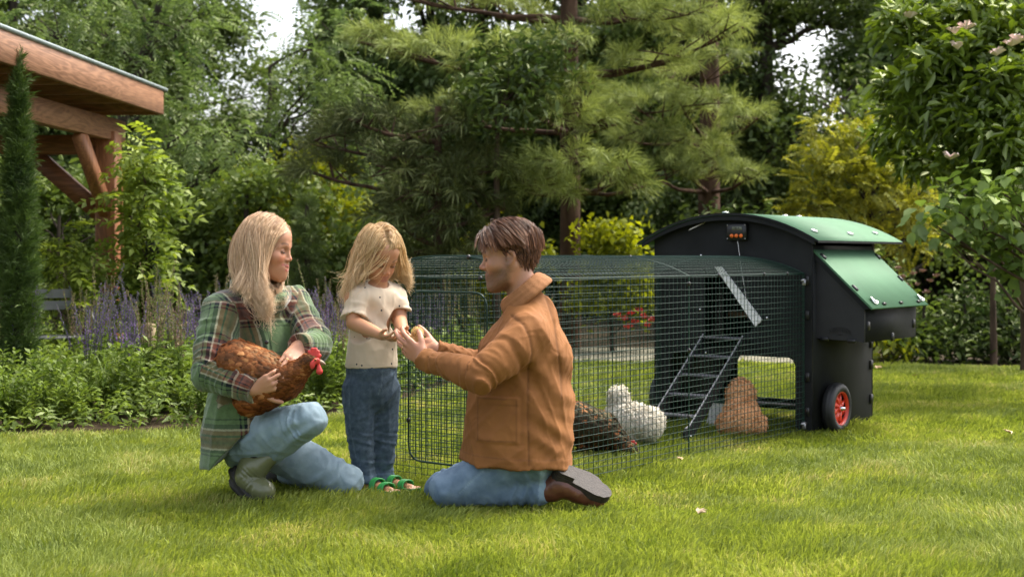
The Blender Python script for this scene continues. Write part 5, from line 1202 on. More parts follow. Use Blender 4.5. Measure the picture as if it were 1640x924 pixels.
# ---------------------------------------------------------------- the kneeling man
def make_man():
    Y = 5.06; N_ = np.array([0, -1., 0])
    hc = PX(815, 411, 5.07); hM = hframe((-1, .10, -.10)); hs = .98
    nsh, fsh = PX(846, 540, 4.90), PX(836, 532, 5.22); nel, fel = PX(768, 601, 4.80), PX(772, 588, 5.22); nwr, fwr = PX(679, 575, 4.98), PX(697, 559, 5.19)
    pel = PX(862, 705, 5.06); nh, fh = PX(848, 732, 4.99), PX(846, 728, 5.14); nk, fk = PX(716, 783, 4.98), PX(709, 781, 5.20); na, fa = PX(868, 787, 5.0), PX(862, 785, 5.18)
    nb_ = PX(842, 480, 5.07)
    F = Field()
    F.tube([PX(850, 700, 5.06), PX(852, 640, 5.06), PX(846, 560, 5.06), PX(845, 515, 5.06)], [.11, .115, .13, .09], .05)
    F.tube([nsh, PX(844, 505, 5.06), fsh], [.055, .06, .055], .04)
    for a, b, c in ((nsh, nel, nwr), (fsh, fel, fwr)): F.tube([a, b, c], [.05, .04, .027], .02, None, '+', 1)
    for a, b, c in ((nh, nk, na), (fh, fk, fa)): F.tube([a, b, c], [.085, .05, .035], .02, None, '+', 1)
    hand(F, nwr, PX(652, 555, 5.03)-nwr, (.35, .85, .25), -1, .98, fcurl=[(.15, .35, .2), (.05, .3, .2), (.1, .45, .3), (.25, .6, .4)], thumb=(.55, .35), tk=.5)
    hand(F, fwr, PX(672, 552, 5.21)-fwr, (-.15, -.45, .9), 1, .95, fcurl=[(.1, .3, .2), (.15, .35, .2), (.2, .4, .2), (.25, .4, .3)], thumb=(.6, .25), tag_=15)
    head(F, hc, hM, hs, male=True, open_lids=.2, neck=(PX(843, 492, 5.07), .066))
    def col(P, idx):
        C = head_colors(P, hc, hM, hs, (.42, .205, .12), (.32, .11, .085), (.045, .022, .012), (.040, .020, .012), idx=idx)
        q = ((P-hc) @ hM)/hs; m = np.clip((q[:, 2]-.050+.9*np.clip(-q[:, 0]+.02, -.06, .06))/.01, 0, 1)*(np.linalg.norm(q, axis=1) < .16)*np.clip((.088-q[:, 0])/.01, 0, 1)*(abs(q[:, 1]) < .082)*((q[:, 2] > -.055))
        C = C*(1-m[:, None])+np.array((.05, .026, .016))*m[:, None]
        hn = (idx >= 5); C = np.where(hn[:, None], C*np.array([1.05, .98, .95]), C); return C
    me = person(F, .0038, col, 'kneeling man with brown hair and stubble in a tan work jacket and blue jeans')
    eyeballs(me, hc, hM, hs, (.08, .05, .02), (1, 0, -.5), .2)
    # ring
    # jacket
    J = Field(); k_ = np.array([0, 1., 0])
    J.tube([PX(826, 752, Y), PX(829, 700, Y), PX(835, 640, Y), PX(840, 575, Y)], [.212, .205, .195, .172], .05, ((0, 1, 0), 1.03))
    J.tube([PX(845, 560, Y), PX(851, 512, Y)], [.152, .078], .06)
    J.tube([PX(846, 527, 4.94), PX(848, 505, 5.06), PX(840, 522, 5.20)], [.072, .085, .070], .06)
    J.tube([nsh+(0, .01, 0), (nsh*.5+nel*.5), nel, (nel*.45+nwr*.55), nwr+(nwr-nel)*.10], [.084, .074, .064, .050, .040], .028, wr=[(2.0, .45, .0055, .26, 1), (3.2, .7, .0035, .33, 2), (.5, .7, .0035, .5, 3)])
    J.tube([fsh, fel, fwr+(fwr-fel)*.10], [.078, .062, .040], .03, wr=[(1.0, .4, .005, .2, 5), (1.7, .3, .003, .15, 6)])
    for w_, e in ((nwr, nel), (fwr, fel)): cut_end(J, w_, e, -.002, .060)
    J.half(PX(800, 738, Y), (-.055, 0, -1), .004)
    hem = PX(800, 738, Y); hu = norm(np.array([-.055, 0, -1.]))
    pc = PX(796, 674, 4.86); pu, pv = np.array([1., 0, 0]), np.array([0.02, 0, 1.])
    seams = [([PX(819, 507, 4.88), PX(838, 520, 4.85), PX(848, 540, 4.83), PX(852, 565, 4.83), PX(846, 592, 4.85)], .16), ([PX(846, 592, 4.86), PX(845, 660, 4.86), PX(847, 745, 4.86)], .2), ([PX(872, 470, 5.0), PX(888, 520, 4.95), PX(898, 600, 4.93), PX(900, 640, 4.9)], .12)]
    def disp(P):
        x = 4.0e-3*fold_noise(P, 15, 3, (1, .6, .75), 3)+9e-3*crease(P, (.45, 0, -.9), 22, 4, 3)+4e-3*crease(P, (-.8, 0, -.5), 48, 41, 3)
        # diagonal drag folds from the armpit and bunching above the seat
        q = P-PX(850, 585, 4.88); dd = q @ norm(np.array([.72, 0, .70])); al = q @ norm(np.array([.70, 0, -.72]))
        x += .0075*np.sin(dd*62+1.5*np.sin(al*13))*np.exp(-(dd/.11)**2-((al-.08)/.15)**2)*(P[:, 1] < 5.1)
        q = P-PX(885, 690, 4.95); x += .0055*np.sin(q[:, 2]*75+3*np.sin(q[:, 0]*15)+q[:, 0]*20)*np.exp(-(q[:, 2]/.08)**2-(q[:, 0]/.10)**2)
        m, e = rect(P, pc, pu, pv, N_, .079, .083); x += m*.0050
        m2, e2 = rect(P, pc+pv*.068, pu, pv, N_, .081, .014); x += m2*.0020
        for pts, hn in seams: x -= .0035*seampath(P, pts, N_, hn, .0045)
        h_ = (P-hem) @ hu; x += .003*((h_ > -.036))*(P[:, 2] < .35)
        for w_, el_ in ((nwr, nel),): d = norm(w_-el_); t = (P-w_) @ d; x += .0025*((t > -.05) & (t < .05) & (np.linalg.norm(P-w_, axis=1) < .09))
        return x
    def colj(P):
        c = np.ones(len(P)); m, e = rect(P, pc, pu, pv, N_, .079, .083); c -= .32*e
        c -= .25*rect(P, pc+pv*.054, pu, pv, N_, .079, .002, soft=.002)[0]
        for pts, hn in seams: c -= .35*seampath(P, pts, N_, hn, .0035)
        h_ = (P-hem) @ hu; c -= .3*np.exp(-((h_+.036)/.0022)**2)*(P[:, 2] < .35)
        w1 = .06*fold_noise(P, 22, 9); c = c+w1
        return np.clip(np.stack([c, c*(1-.02*w1), c*.98], 1), .3, 1.2)
    m_j = cloth('tan_cotton_canvas', (.225, .088, .025), .8, 700, .25, .12, 9, .25, fade=(.275, .112, .034), attr=True)
    clothm('jacket', J, .0055, m_j, me, disp, colj)
    # dark brown inside of the far jacket front edge, added as a separate bar
    I = Field(); I.tube([PX(762, 635, 5.06), PX(761, 690, 5.06), PX(758, 735, 5.06)], [.030, .034, .034], .01, ((0, 1, 0), 1.0)); clothm('jacket_inside', I, .006, cloth('dark_brown_jacket_inside', (.035, .018, .012), .9), me)
    # corduroy collar: stand and fall
    Cc = Field(); cc = PX(836, 470, 5.07); e1 = norm(np.array([.77, 0, .62])); e2 = np.array([0, 1., 0]); ax = norm(np.array([-.62, 0, .77]))
    def rg(R1, R2, up, span): return [cc+e1*R1*math.cos(a)+e2*R2*math.sin(a)+ax*up for a in np.linspace(-span, span, 21)]
    Cc.tube(rg(.088, .074, .022, 2.55), .006, .010); Cc.tube(rg(.096, .082, .012, 2.6), .008, .012); Cc.tube(rg(.104, .092, -.002, 2.6), .008, .012); Cc.tube(rg(.110, .100, -.018, 2.55), .008, .012); Cc.tube(rg(.112, .106, -.030, 2.5), .006, .012)
    clothm('collar', Cc, .0045, cloth('brown_corduroy', (.26, .115, .045), .85, 300, .5, .1, 30), me)
    # jeans
    G = Field(); G.tube([PX(852, 712, 5.06), PX(845, 738, 5.06)], [.12, .115], .03)
    for a, b, c, sd in ((nh, nk, na, 1), (fh, fk, fa, 2)):
        G.tube([a, a*.5+b*.5+(0, .01, -.004), b], [.092, .082, .064], .03, wr=[(1.9, .5, .004, .3, sd), (.3, .5, .004, .4, sd+3)])
        G.tube([b+(0, 0, -.002), b*.5+c*.5+(0, 0, .002), c+(.0, 0, 0)], [.062, .060, .050], .022, wr=[(.2, .4, .005, .22, sd+5), (1.7, .5, .006, .2, sd+6)])
    knr = norm(na-nk)
    for c, b in ((na, nk), (fa, fk)): G.ell(c+norm(c-b)*.055, (.035, .05, .05), .004, None, '-')
    thp = [PX(800, 738, 4.88), PX(770, 758, 4.9), PX(735, 790, 4.92)]
    def dj(P): return 2.5e-3*fold_noise(P, 22, 6, (1, 1, 1), 3)+7e-3*crease(P, (1, 0, .25), 34, 6, 3)+3e-3*crease(P, (.3, .5, 1), 70, 16, 3)-.002*seampath(P, thp, N_, .12, .003)+.006*np.exp(-(((P-na) @ norm(na-nk)+.015)/.02)**2)*(P[:, 0] > .05)
    def cj(P):
        c = np.ones((len(P), 3)); f = np.clip(.5-fold_noise(P, 9, 8)*.6, 0, 1); c *= (.94+.12*f)[:, None]
        s = seampath(P, thp, N_, .12, .0022)*.7; c = c*(1-s[:, None])+np.array([1.8, 1.7, 1.5])*s[:, None]
        t = (P-nk) @ norm(na-nk); cuff = ((t > .33) & (P[:, 0] > .03))[:, None]*.55; c = c*(1-cuff)+np.array([2.3, 2.1, 1.9])*cuff
        kn = np.exp(-(np.linalg.norm(P-nk, axis=1)/.12)**2)[:, None]*.35; c = c*(1-kn)+np.array([1.4, 1.35, 1.3])*kn; return c
    clothm('jeans', G, .0058, cloth('washed_blue_denim', (.10, .155, .225), .85, 1100, .3, .06, 22, .2, fade=(.165, .235, .31), attr=True), me, dj, cj)
    # boots: leather upper, thick sole facing up and back
    m_lea = plain('brown_leather', (.115, .038, .022), .38, noise=.3, scale=25, bump=.4, bscale=60, coat=.15); m_sole = plain('dark_rubber_sole', (.030, .022, .018), .7, noise=.25, scale=60, bump=.6, bscale=160)
    for off, sd in ((0, 0), (.19, 1)):
        dY = np.array([.0, off, 0])-(np.array([.02, 0, .0])*sd); heel = PX(893, 766, 4.98)+dY; toe = PX(962, 797, 4.98)+dY; ank = PX(872, 786, 5.0)+dY
        B = Field(); B.tube([ank, PX(888, 783, 4.99)+dY, PX(903, 779, 4.98)+dY], [.043, .045, .040], .02); B.tube([PX(893, 772, 4.98)+dY, PX(925, 788, 4.98)+dY, PX(956, 800, 4.98)+dY], [.036, .041, .031], .02, ((0, 1, 0), .92))
        bo = clothm('boot', B, .005, m_lea, me, lambda P: .0025*fold_noise(P, 50, 3))
        f = norm(toe-heel); n = norm(np.cross(f, [0, 1., 0])); n = n if n[2] > 0 else -n; n = norm(n*.86+np.array([0, -.5, 0])); s = norm(np.cross(n, f)); S = Field()
        q = lambda a, b, c: heel+f*a+s*b+n*c
        S2 = MB(); out = [(-.028, .0), (-.022, .024), (-.005, .035), (.05, .032), (.09, .036), (.14, .043), (.175, .036), (.195, .018), (.20, 0)]; loop = out+[(a, -b) for a, b in out[::-1][1:-1]]
        for lo_, hi_, sc, ra in ((.006, .036, 1.0, None),):
            Vb = [q(a, b*sc, lo_) for a, b in loop]; Vt = [q(a, b*sc, hi_) for a, b in loop]; n_ = len(loop); S2.add(Vb+Vt, [[i, (i+1) % n_, n_+(i+1) % n_, n_+i] for i in range(n_)]); S2.add(Vt+[q(.09, 0, hi_)], [[i, (i+1) % n_, n_] for i in range(n_)]); S2.add(Vb+[q(.09, 0, lo_)], [[(i+1) % n_, i, n_] for i in range(n_)])
        hl = [(a*.98, b*.97) for a, b in [(-.027, 0), (-.021, .023), (-.004, .034), (.052, .031), (.052, -.031), (-.004, -.034), (-.021, -.023)]]; Vb = [q(a, b, .036) for a, b in hl]; Vt = [q(a, b, .054) for a, b in hl]; n_ = len(hl); S2.add(Vb+Vt, [[i, (i+1) % n_, n_+(i+1) % n_, n_+i] for i in range(n_)]); S2.add(Vt+[q(.01, 0, .054)], [[i, (i+1) % n_, n_] for i in range(n_)])
        S2.build('sole', m_sole, bo)
    kn_ = FING[0][2]; ring_on(me, kn_+norm(PX(652, 555, 5.03)-nwr)*.018+np.array([0, -.002, 0]), PX(652, 555, 5.03)-nwr, .0100)
    # hair
    r = np.random.default_rng(5); n = 7500; d = norm(r.normal(0, 1, (n*3, 3))); q = np.array([-.018, 0, .040])+d*np.array([.099, .079, .089])
    m = (q[:, 2] > -.048+.75*np.clip(q[:, 0]+.04, 0, 1)*1.6)&~((q[:, 0] > .060-.0*q[:, 2]) & (q[:, 2] < .085))&~((abs(q[:, 1]) > .055) & (q[:, 0] > -.035) & (q[:, 2] < .010)); q = q[m][:n]; n = len(q)
    top = np.clip((q[:, 2]-.045)/.04, 0, 1); front = np.clip((q[:, 0]-.0)/.06, 0, 1)
    D = np.stack([-.5+1.5*front*top-.2*(1-top), q[:, 1]*6*(.4+.6*top)+.15, .9*top-.8*(1-top)], 1)+r.normal(0, .16, (n, 3)); D = D+norm(q-np.array([-.018, 0, .04]))*.5
    fr_ = np.clip((q[:, 0]-.030)*30, 0, 1)*top; D = D*(1-fr_[:, None])+np.array([1.2, .25, .75])*fr_[:, None]; L_ = (.032+.062*top+.022*front*top)*r.uniform(.7, 1.15, n); lay = (.002+r.uniform(0, 1, n)**1.3*(.005+.015*top+.012*front*top))[:, None]
    W0 = hc+(q*hs) @ hM.T; D0 = D @ hM.T; el = [(hc+hM @ (np.array([-.018, 0, .040])*hs), np.array([.098, .078, .088])*hs, hM)]
    bk = np.clip(-(q[:, 0]+.01)*16, 0, 1); sdh = np.clip(abs(q[:, 1])*22-.6, 0, 1)*(1-top); tgt = np.stack([-.80+.72*bk, np.sign(q[:, 1]+.01)*(.50-.3*bk)+.1*(1-bk), -.70-.6*(1-top)-.5*bk], 1) @ hM.T; tg2 = np.array([.10, .75, -.55]) @ hM.T; tgt = tgt*(1-fr_[:, None])+tg2*fr_[:, None]; L_ = L_*(1-.45*sdh)*(1-.12*bk*top)
    wav = r.normal(0, 1, (n, 3))*.03; wv2 = np.sin(W0[:, 0:1]*55+W0[:, 2:3]*40)*np.array([.0, .3, .16])
    def st(P, D, t, L_):
        fl = tgt+np.array([0, 0, -.55])*max(0, t-.3)+wav*math.sin(t*7)+wv2*math.cos(t*7); D = norm(D*.60+fl*.42+.02*r.normal(0, 1, P.shape)); P = P+D*L_[:, None]
        P2 = push_out(P, [(el[0][0], el[0][1], hM)], lay); return P2, norm(D+(P2-P)*20)
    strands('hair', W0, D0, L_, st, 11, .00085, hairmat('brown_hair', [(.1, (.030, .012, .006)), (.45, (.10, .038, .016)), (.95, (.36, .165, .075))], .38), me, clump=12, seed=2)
    finish(me, (PX(800, 0, 5.06)[0], 5.06, 0))
    return me, nwr
t0 = _t.time(); man, man_wr = make_man(); print('man', _t.time()-t0)
# ---------------------------------------------------------------- the child
def make_child():
    Y = 5.43; hc = PX(607, 410, 5.41); fw = norm(np.array([.50, -.70, -.50])); hM = hframe(fw); hs = .90
    rsh, lsh = PX(566, 478, 5.36), PX(636, 475, 5.48); rel, lel = PX(566, 517, 5.32), PX(640, 513, 5.44); rwr, lwr = PX(612, 537, 5.20), PX(645, 532, 5.30)
    F = Field(); F.tube([PX(596, 595, Y), PX(598, 540, Y), PX(602, 480, Y)], [.062, .060, .062], .03)
    F.tube([rsh, PX(602, 472, Y), lsh], [.030, .034, .030], .03)
    for a, b, c in ((rsh, rel, rwr), (lsh, lel, lwr)): F.tube([a, b, b*.5+c*.5, c], [.034, .029, .027, .019], .015, None, '+', 1)
    for hx, kx, ax, yy in ((577, 578, 586, 5.40), (614, 613, 612, 5.47)): F.tube([PX(hx, 610, yy), PX(kx, 700, yy), PX(ax, 766, yy), PX(ax, 776, yy)], [.042, .038, .030, .027], .02, None, '+', 1)
    for ax, yy, dd in ((588, 5.40, (.10, -.085)), (610, 5.46, (.125, -.075))):
        a = PX(ax, 778, yy); a[2] = .03; F.tube([a+(-.012, .01, 0), a+(dd[0]*.55, dd[1]*.55, -.006), a+(dd[0], dd[1], -.012)], [.026, .023, .015], .015, ((0, 0, 1), 1.15))
        for k in range(5):
            s = np.array([dd[1], -dd[0], 0])/np.hypot(*dd)*(k-2)*.0105; t0_ = a+np.array([dd[0], dd[1], -.016])+s; F.tube([t0_, t0_+np.array([dd[0], dd[1], 0])*.16*(1-.12*k)], [.0085, .0075 if k else .009], .004, None, '+', 1)
    hand(F, rwr, PX(630, 545, 5.13)-rwr, (.15, .55, .75), 1, .60, fcurl=[(.3, .5, .3)]*4, thumb=(.5, .2))
    hand(F, lwr, PX(647, 541, 5.22)-lwr, (-.6, .2, .7), -1, .60, fcurl=[(.3, .5, .3)]*4, thumb=(.5, .2), tag_=15)
    head(F, hc, hM, hs, child=True, open_lids=.2, neck=(PX(603, 466, 5.43), .048))
    skin = (.48, .24, .13)
    hair_c = (.50, .31, .14)
    def col(P, idx):
        C = head_colors(P, hc, hM, hs, skin, (.38, .15, .11), (.16, .09, .045), cheek=.2, idx=idx); q = ((P-hc) @ hM)/hs
        m = np.clip((q[:, 2]-.045+.9*np.clip(-q[:, 0]+.02, -.06, .06))/.01, 0, 1)*(np.linalg.norm(q, axis=1) < .16)*np.clip((.084-q[:, 0])/.01, 0, 1)*(q[:, 2] > -.05)
        return C*(1-m[:, None])+np.array(hair_c)*m[:, None]
    me = person(F, .0036, col, 'small blonde child standing in a cream T-shirt, dark jeans and green sandals')
    eyeballs(me, hc, hM, hs, (.05, .08, .12), (1, 0, -.6), .2)
    # T-shirt
    T = Field(); T.tube([PX(594, 592, Y), PX(596, 560, Y), PX(598, 520, Y), PX(601, 485, Y)], [.107, .102, .096, .094], .03, ((.5, -.86, 0), 1.12))
    T.tube([rsh+(.03, 0, .0), PX(603, 474, Y), lsh+(-.02, 0, 0)], [.048, .056, .046], .04)
    T.tube([rsh+(.016, 0, -.004), rel+(-.004, 0, .004)], [.040, .052], .025, wr=[(.6, .5, .003, .4, 1)]); T.tube([lsh, lel+(.008, 0, .0)], [.042, .045], .025, wr=[(.6, .5, .003, .4, 2)])
    T.tube([PX(603, 464, 5.42), PX(604, 474, 5.42)], [.050, .056], .02)
    T.half(PX(596, 588, Y), (0, 0, -1), .003)
    cut_end(T, rel, rsh, -.030, .085, .055); cut_end(T, lel, lsh, -.045, .075, .06)
    T.ell(PX(605, 455, 5.40), (.042, .042, .022), .006, None, '-')
    def dt(P):
        x = .002*fold_noise(P, 22, 13, (1, 1, .5), 3)+.0065*crease(P, (.15, 0, 1), 34, 13, 3)+.0016*fold_noise(P, 60, 14, (1, 1, .6)); q = P-rsh
        a = q @ norm(np.array([.6, 0, -.8])); b = q @ norm(np.array([.8, 0, .6])); return x+.004*np.sin(b*85+2*np.sin(a*14))*np.exp(-((a-.10)/.13)**2-((b-.02)/.08)**2)
    def ct(P): c = 1-.25*np.exp(-((P[:, 2]-(PX(596, 588, Y)[2]+.014))/.0018)**2); return np.stack([c, c, c], 1)
    m_t = cloth('cream_jersey', (.62, .51, .38), .9, 900, .15, .04, 20, .2, attr=True)
    t = m_t.node_tree; N = t.nodes; L = t.links; b = N['Principled BSDF']; old = b.inputs['Base Color'].links[0].from_socket
    tc = N.new('ShaderNodeTexCoord'); v = N.new('ShaderNodeTexVoronoi'); v.inputs['Scale'].default_value = 27; v.inputs['Randomness'].default_value = .75; L.new(tc.outputs['Object'], v.inputs[0])
    rr = ramp(t, [(.10, (1, 1, 1)), (.115, (0, 0, 0))]); L.new(v.outputs['Distance'], rr.inputs[0]); mi = N.new('ShaderNodeMix'); mi.data_type = 'RGBA'; L.new(rr.outputs[0], mi.inputs[0]); L.new(old, mi.inputs[6]); mi.inputs[7].default_value = (.02, .03, .045, 1); L.new(mi.outputs[2], b.inputs['Base Color'])
    clothm('t_shirt', T, .0045, m_t, me, dt, ct)
    # jeans with turned-up hems
    G = Field(); G.tube([PX(595, 592, Y), PX(595, 622, Y)], [.101, .098], .03, ((.5, -.86, 0), 1.10))
    legs = ((575, 577, 584, 5.40), (616, 614, 613, 5.46))
    for hx, kx, ax, yy in legs:
        G.tube([PX(hx, 625, yy), PX(kx-1, 665, yy), PX(kx, 700, yy), PX(ax, 764, yy)], [.066, .062, .056, .043], .018, wr=[(2.0, .35, .0025, .30, hx), (2.8, .3, .003, .19, hx+1)])
        G.tube([PX(ax, 759, yy), PX(ax, 767, yy)], [.0455, .046], .003, wr=None)
    G.half(PX(595, 770, 5.43), (0, 0, -1), .003)
    cz = PX(595, 757, 5.43)[2]
    sd_ = [PX(559, 590, 5.35), PX(560, 680, 5.35), PX(574, 755, 5.35)]; pk = [PX(562, 596, 5.35), PX(578, 597, 5.33), PX(588, 591, 5.33)]; fl = [PX(612, 592, 5.35), PX(611, 618, 5.35), PX(606, 632, 5.35)]
    def dj(P): return .002*fold_noise(P, 24, 21, (1, 1, .7), 3)+.0065*crease(P, (.2, 0, 1), 40, 21, 3)+.004*crease(P, (1, .2, .4), 60, 23, 3)+.0025*(P[:, 2] < cz)-.0018*seampath(P, sd_, (0, -1, 0), .1, .003)
    def cj(P):
        c = np.ones((len(P), 3))*(1+.06*fold_noise(P, 14, 22))[:, None]
        s = np.maximum(seampath(P, pk, (0, -1, 0), .1, .0018), seampath(P, sd_, (0, -1, 0), .1, .0016)*.5)*.5; s = np.maximum(s, .4*seampath(P, fl, (0, -1, 0), .12, .0016)); c = c*(1-s[:, None])+np.array([3.2, 2.8, 2.3])*s[:, None]
        k = (P[:, 2] < cz)[:, None]*.5; return c*(1-k)+np.array([2.0, 2.0, 2.0])*k
    clothm('jeans', G, .0048, cloth('dark_blue_denim', (.048, .075, .108), .85, 1100, .3, .15, 50, .2, fade=(.088, .125, .165), attr=True), me, dj, cj)
    # green sandals
    m_s = plain('green_sandal_rubber', (.02, .26, .05), .4); m_so = plain('green_sandal_sole', (.015, .16, .04), .5)
    for ax, yy, dd in ((588, 5.40, (.10, -.085)), (610, 5.46, (.125, -.075))):
        a = PX(ax, 778, yy); a[2] = .012; f = norm(np.array([dd[0], dd[1], 0])); s = np.array([-f[1], f[0], 0]); L_ = np.hypot(*dd); root = MB()
        out = [(-.045, 0), (-.038, .024), (-.01, .031), (L_*.5, .031), (L_*.95, .036), (L_*1.22, .024), (L_*1.30, 0)]; lp = out+[(p, -q) for p, q in out[::-1][1:-1]]; n_ = len(lp)
        Vb = [a+f*p+s*q+(0, 0, -.012) for p, q in lp]; Vt = [a+f*p+s*q+(0, 0, .006) for p, q in lp]; root.add(Vb+Vt, [[i, (i+1) % n_, n_+(i+1) % n_, n_+i] for i in range(n_)]); root.add(Vt+[a+f*.05+(0, 0, .006)], [[i, (i+1) % n_, n_] for i in range(n_)]); so = root.build('sandal', m_so, me)
        for p0, hgt in ((L_*.45, .046), (L_*.82, .034)):
            m = MB(); arc = [a+f*(p0+.006*math.sin(th*2))+s*.033*math.cos(th)+np.array([0, 0, hgt*math.sin(th)]) for th in np.linspace(0, math.pi, 11)]
            for w_ in (-.011, -.0055, 0, .0055, .011): m.tube([q+f*w_ for q in arc], .0038, 6, False)
            m.build('strap', m_s, so, True)
        m = MB(); arc = [a+f*(-.036*math.sin(th)+.01)+s*.031*math.cos(th)+np.array([0, 0, .030+.014*math.sin(th)]) for th in np.linspace(0, math.pi, 11)]
        for w_ in (-.005, .0, .005): m.tube([q+(0, 0, w_) for q in arc], .0036, 6, False)
        m.build('strap', m_s, so, True)
    # hair
    r = np.random.default_rng(8); n = 10000; d = norm(r.normal(0, 1, (n*3, 3))); q = np.array([-.018, 0, .040])+d*np.array([.099, .079, .089])
    m = (q[:, 2] > -.03+.5*np.clip(q[:, 0]+.03, 0, 1)*1.5)&~((q[:, 0] > .050) & (q[:, 2] < .088))&~((abs(q[:, 1]) > .06) & (q[:, 0] > .02) & (q[:, 2] < .03)); q = q[m][:n]; n = len(q)
    W0 = hc+(q*hs) @ hM.T; out = norm(W0-hc); part = q[:, 1]+.012
    D0 = norm(np.stack([-.25+0*part, np.sign(part)*1.0, .15+0*part], 1)) @ hM.T*.9+out*.10+r.normal(0, .12, (n, 3))
    lay = (.003+r.uniform(0, 1, n)**1.6*.014)[:, None]; el = [(hc+hM @ (np.array([-.018, 0, .040])*hs), np.array([.097, .078, .088])*hs, hM), (hc+hM @ (np.array([.02, 0, -.03])*hs), np.array([.066, .066, .085])*hs, hM)]
    body = [(PX(601, 500, Y), np.array([.115, .10, .16]), np.eye(3)), (rsh+(.01, 0, 0), np.array([.062]*3), np.eye(3)), (lsh, np.array([.055]*3), np.eye(3))]
    lockp = r.uniform(0, 1, n); nrm_ = lambda a_, b_: r.normal(a_, b_, n)
    TX = np.where(q[:, 1] > .008, nrm_(655, 4), np.where(q[:, 0] < .02, nrm_(566, 13), np.where(lockp < .10, nrm_(604, 8), nrm_(581, 9)))); TY = np.where(q[:, 1] > .008, nrm_(442, 12), np.where(q[:, 0] < .02, nrm_(464, 18), nrm_(456, 16))); TD = np.where(q[:, 1] > .008, nrm_(5.50, .02), np.where(q[:, 0] < .02, nrm_(5.38, .05), nrm_(5.28, .02)))
    TG = np.stack([(TX-820)/FPX*TD, TD, H-(TY-412)/FPX*TD], 1); L_ = np.linalg.norm(TG-W0, axis=1)*1.20*np.where(r.uniform(0, 1, n) < .6, r.uniform(.88, 1.05, n), r.uniform(.5, .95, n)); lock = r.uniform(0, 1, n) < .06
    back = np.clip(-q[:, 0]*8+.3, 0, 1)[:, None]; rightside = (q[:, 1] < 0)[:, None]
    wv = r.normal(0, 1, (n, 3)); ph = r.uniform(0, 6.28, n)[:, None]
    def st(P, D, t, L_):
        to = norm(TG-P); g = np.array([-.05, 0, -1.0])*(1-t)+to*(.4+1.3*t)+.03*wv+.30*np.sin(t*8+W0[:, 2:3]*45+W0[:, 0:1]*60)*np.array([.8, .5, 0]); D = norm(D*.55+g*.42+.02*np.sin(t*9+ph)*wv); P = P+D*L_[:, None]
        P2 = push_out(P, el, lay); P2 = push_out(P2, body, lay*.5); P2 = face_free(P2, hc, hM, hs, lock, .080, .025); return P2, norm(D+(P2-P)*14)
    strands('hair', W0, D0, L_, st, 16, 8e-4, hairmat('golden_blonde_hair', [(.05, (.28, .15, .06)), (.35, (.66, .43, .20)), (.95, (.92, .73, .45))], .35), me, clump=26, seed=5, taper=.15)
    finish(me, (PX(598, 0, Y)[0], Y, 0)); return me
t0 = _t.time(); child = make_child(); print('child', _t.time()-t0)
# ---------------------------------------------------------------- the crouching woman
def plaidmat(name):
    m, t, N, L, b = nodes(name); b.inputs['Roughness'].default_value = .95; b.inputs['Specular IOR Level'].default_value = .1; b.inputs['Sheen Weight'].default_value = .35
    a = N.new('ShaderNodeAttribute'); a.attribute_name = 'cl'; sx = N.new('ShaderNodeSeparateXYZ'); L.new(a.outputs['Vector'], sx.inputs[0])
    gr, nv, ru, cr, br = (.105, .165, .070), (.006, .010, .015), (.17, .055, .032), (.42, .36, .26), (.05, .022, .016)
    st = [(0, gr), (.30, gr), (.305, nv), (.325, nv), (.33, gr), (.355, gr), (.36, nv), (.40, nv), (.405, cr), (.43, cr), (.435, ru), (.52, br), (.60, ru), (.605, nv), (.635, nv), (.64, ru), (.70, ru), (.705, cr), (.73, cr), (.735, nv), (.80, nv), (.805, gr), (.86, gr), (.865, nv), (.885, nv), (.89, gr)]
    outs = []
    nz = N.new('ShaderNodeTexNoise'); nz.inputs['Scale'].default_value = 130; tc = N.new('ShaderNodeTexCoord'); L.new(tc.outputs['Object'], nz.inputs[0])
    for k in (0, 1):
        # soft fuzzy edges: jitter the coordinate a little
        ma = N.new('ShaderNodeMath'); ma.operation = 'MULTIPLY_ADD'; L.new(nz.outputs['Fac'], ma.inputs[0]); ma.inputs[1].default_value = .006; L.new(sx.outputs[k], ma.inputs[2])
        d = N.new('ShaderNodeMath'); d.operation = 'DIVIDE'; L.new(ma.outputs[0], d.inputs[0]); d.inputs[1].default_value = .235
        fr = N.new('ShaderNodeMath'); fr.operation = 'FRACT'; L.new(d.outputs[0], fr.inputs[0])
        # colour ramps hold 32 stops: enough for one repeat
        r = ramp(t, st, 'LINEAR'); L.new(fr.outputs[0], r.inputs[0]); outs.append(r.outputs[0])
    mi = N.new('ShaderNodeMix'); mi.data_type = 'RGBA'; mi.inputs[0].default_value = .45; L.new(outs[0], mi.inputs[6]); L.new(outs[1], mi.inputs[7])
    n2 = N.new('ShaderNodeTexNoise'); n2.inputs['Scale'].default_value = 60; n2.inputs['Detail'].default_value = 5; L.new(tc.outputs['Object'], n2.inputs[0])
    r2 = ramp(t, [(.3, (.8, .8, .8)), (.7, (1.15, 1.15, 1.15))]); L.new(n2.outputs['Fac'], r2.inputs[0]); mu = N.new('ShaderNodeMix'); mu.data_type = 'RGBA'; mu.blend_type = 'MULTIPLY'; mu.inputs[0].default_value = 1; L.new(mi.outputs[2], mu.inputs[6]); L.new(r2.outputs[0], mu.inputs[7])
    L.new(mu.outputs[2], b.inputs['Base Color'])
    n3 = N.new('ShaderNodeTexNoise'); n3.inputs['Scale'].default_value = 420; L.new(tc.outputs['Object'], n3.inputs[0]); bp = N.new('ShaderNodeBump'); bp.inputs['Strength'].default_value = .5; bp.inputs['Distance'].default_value = .002; L.new(n3.outputs['Fac'], bp.inputs['Height']); L.new(bp.outputs[0], b.inputs['Normal'])
    return m
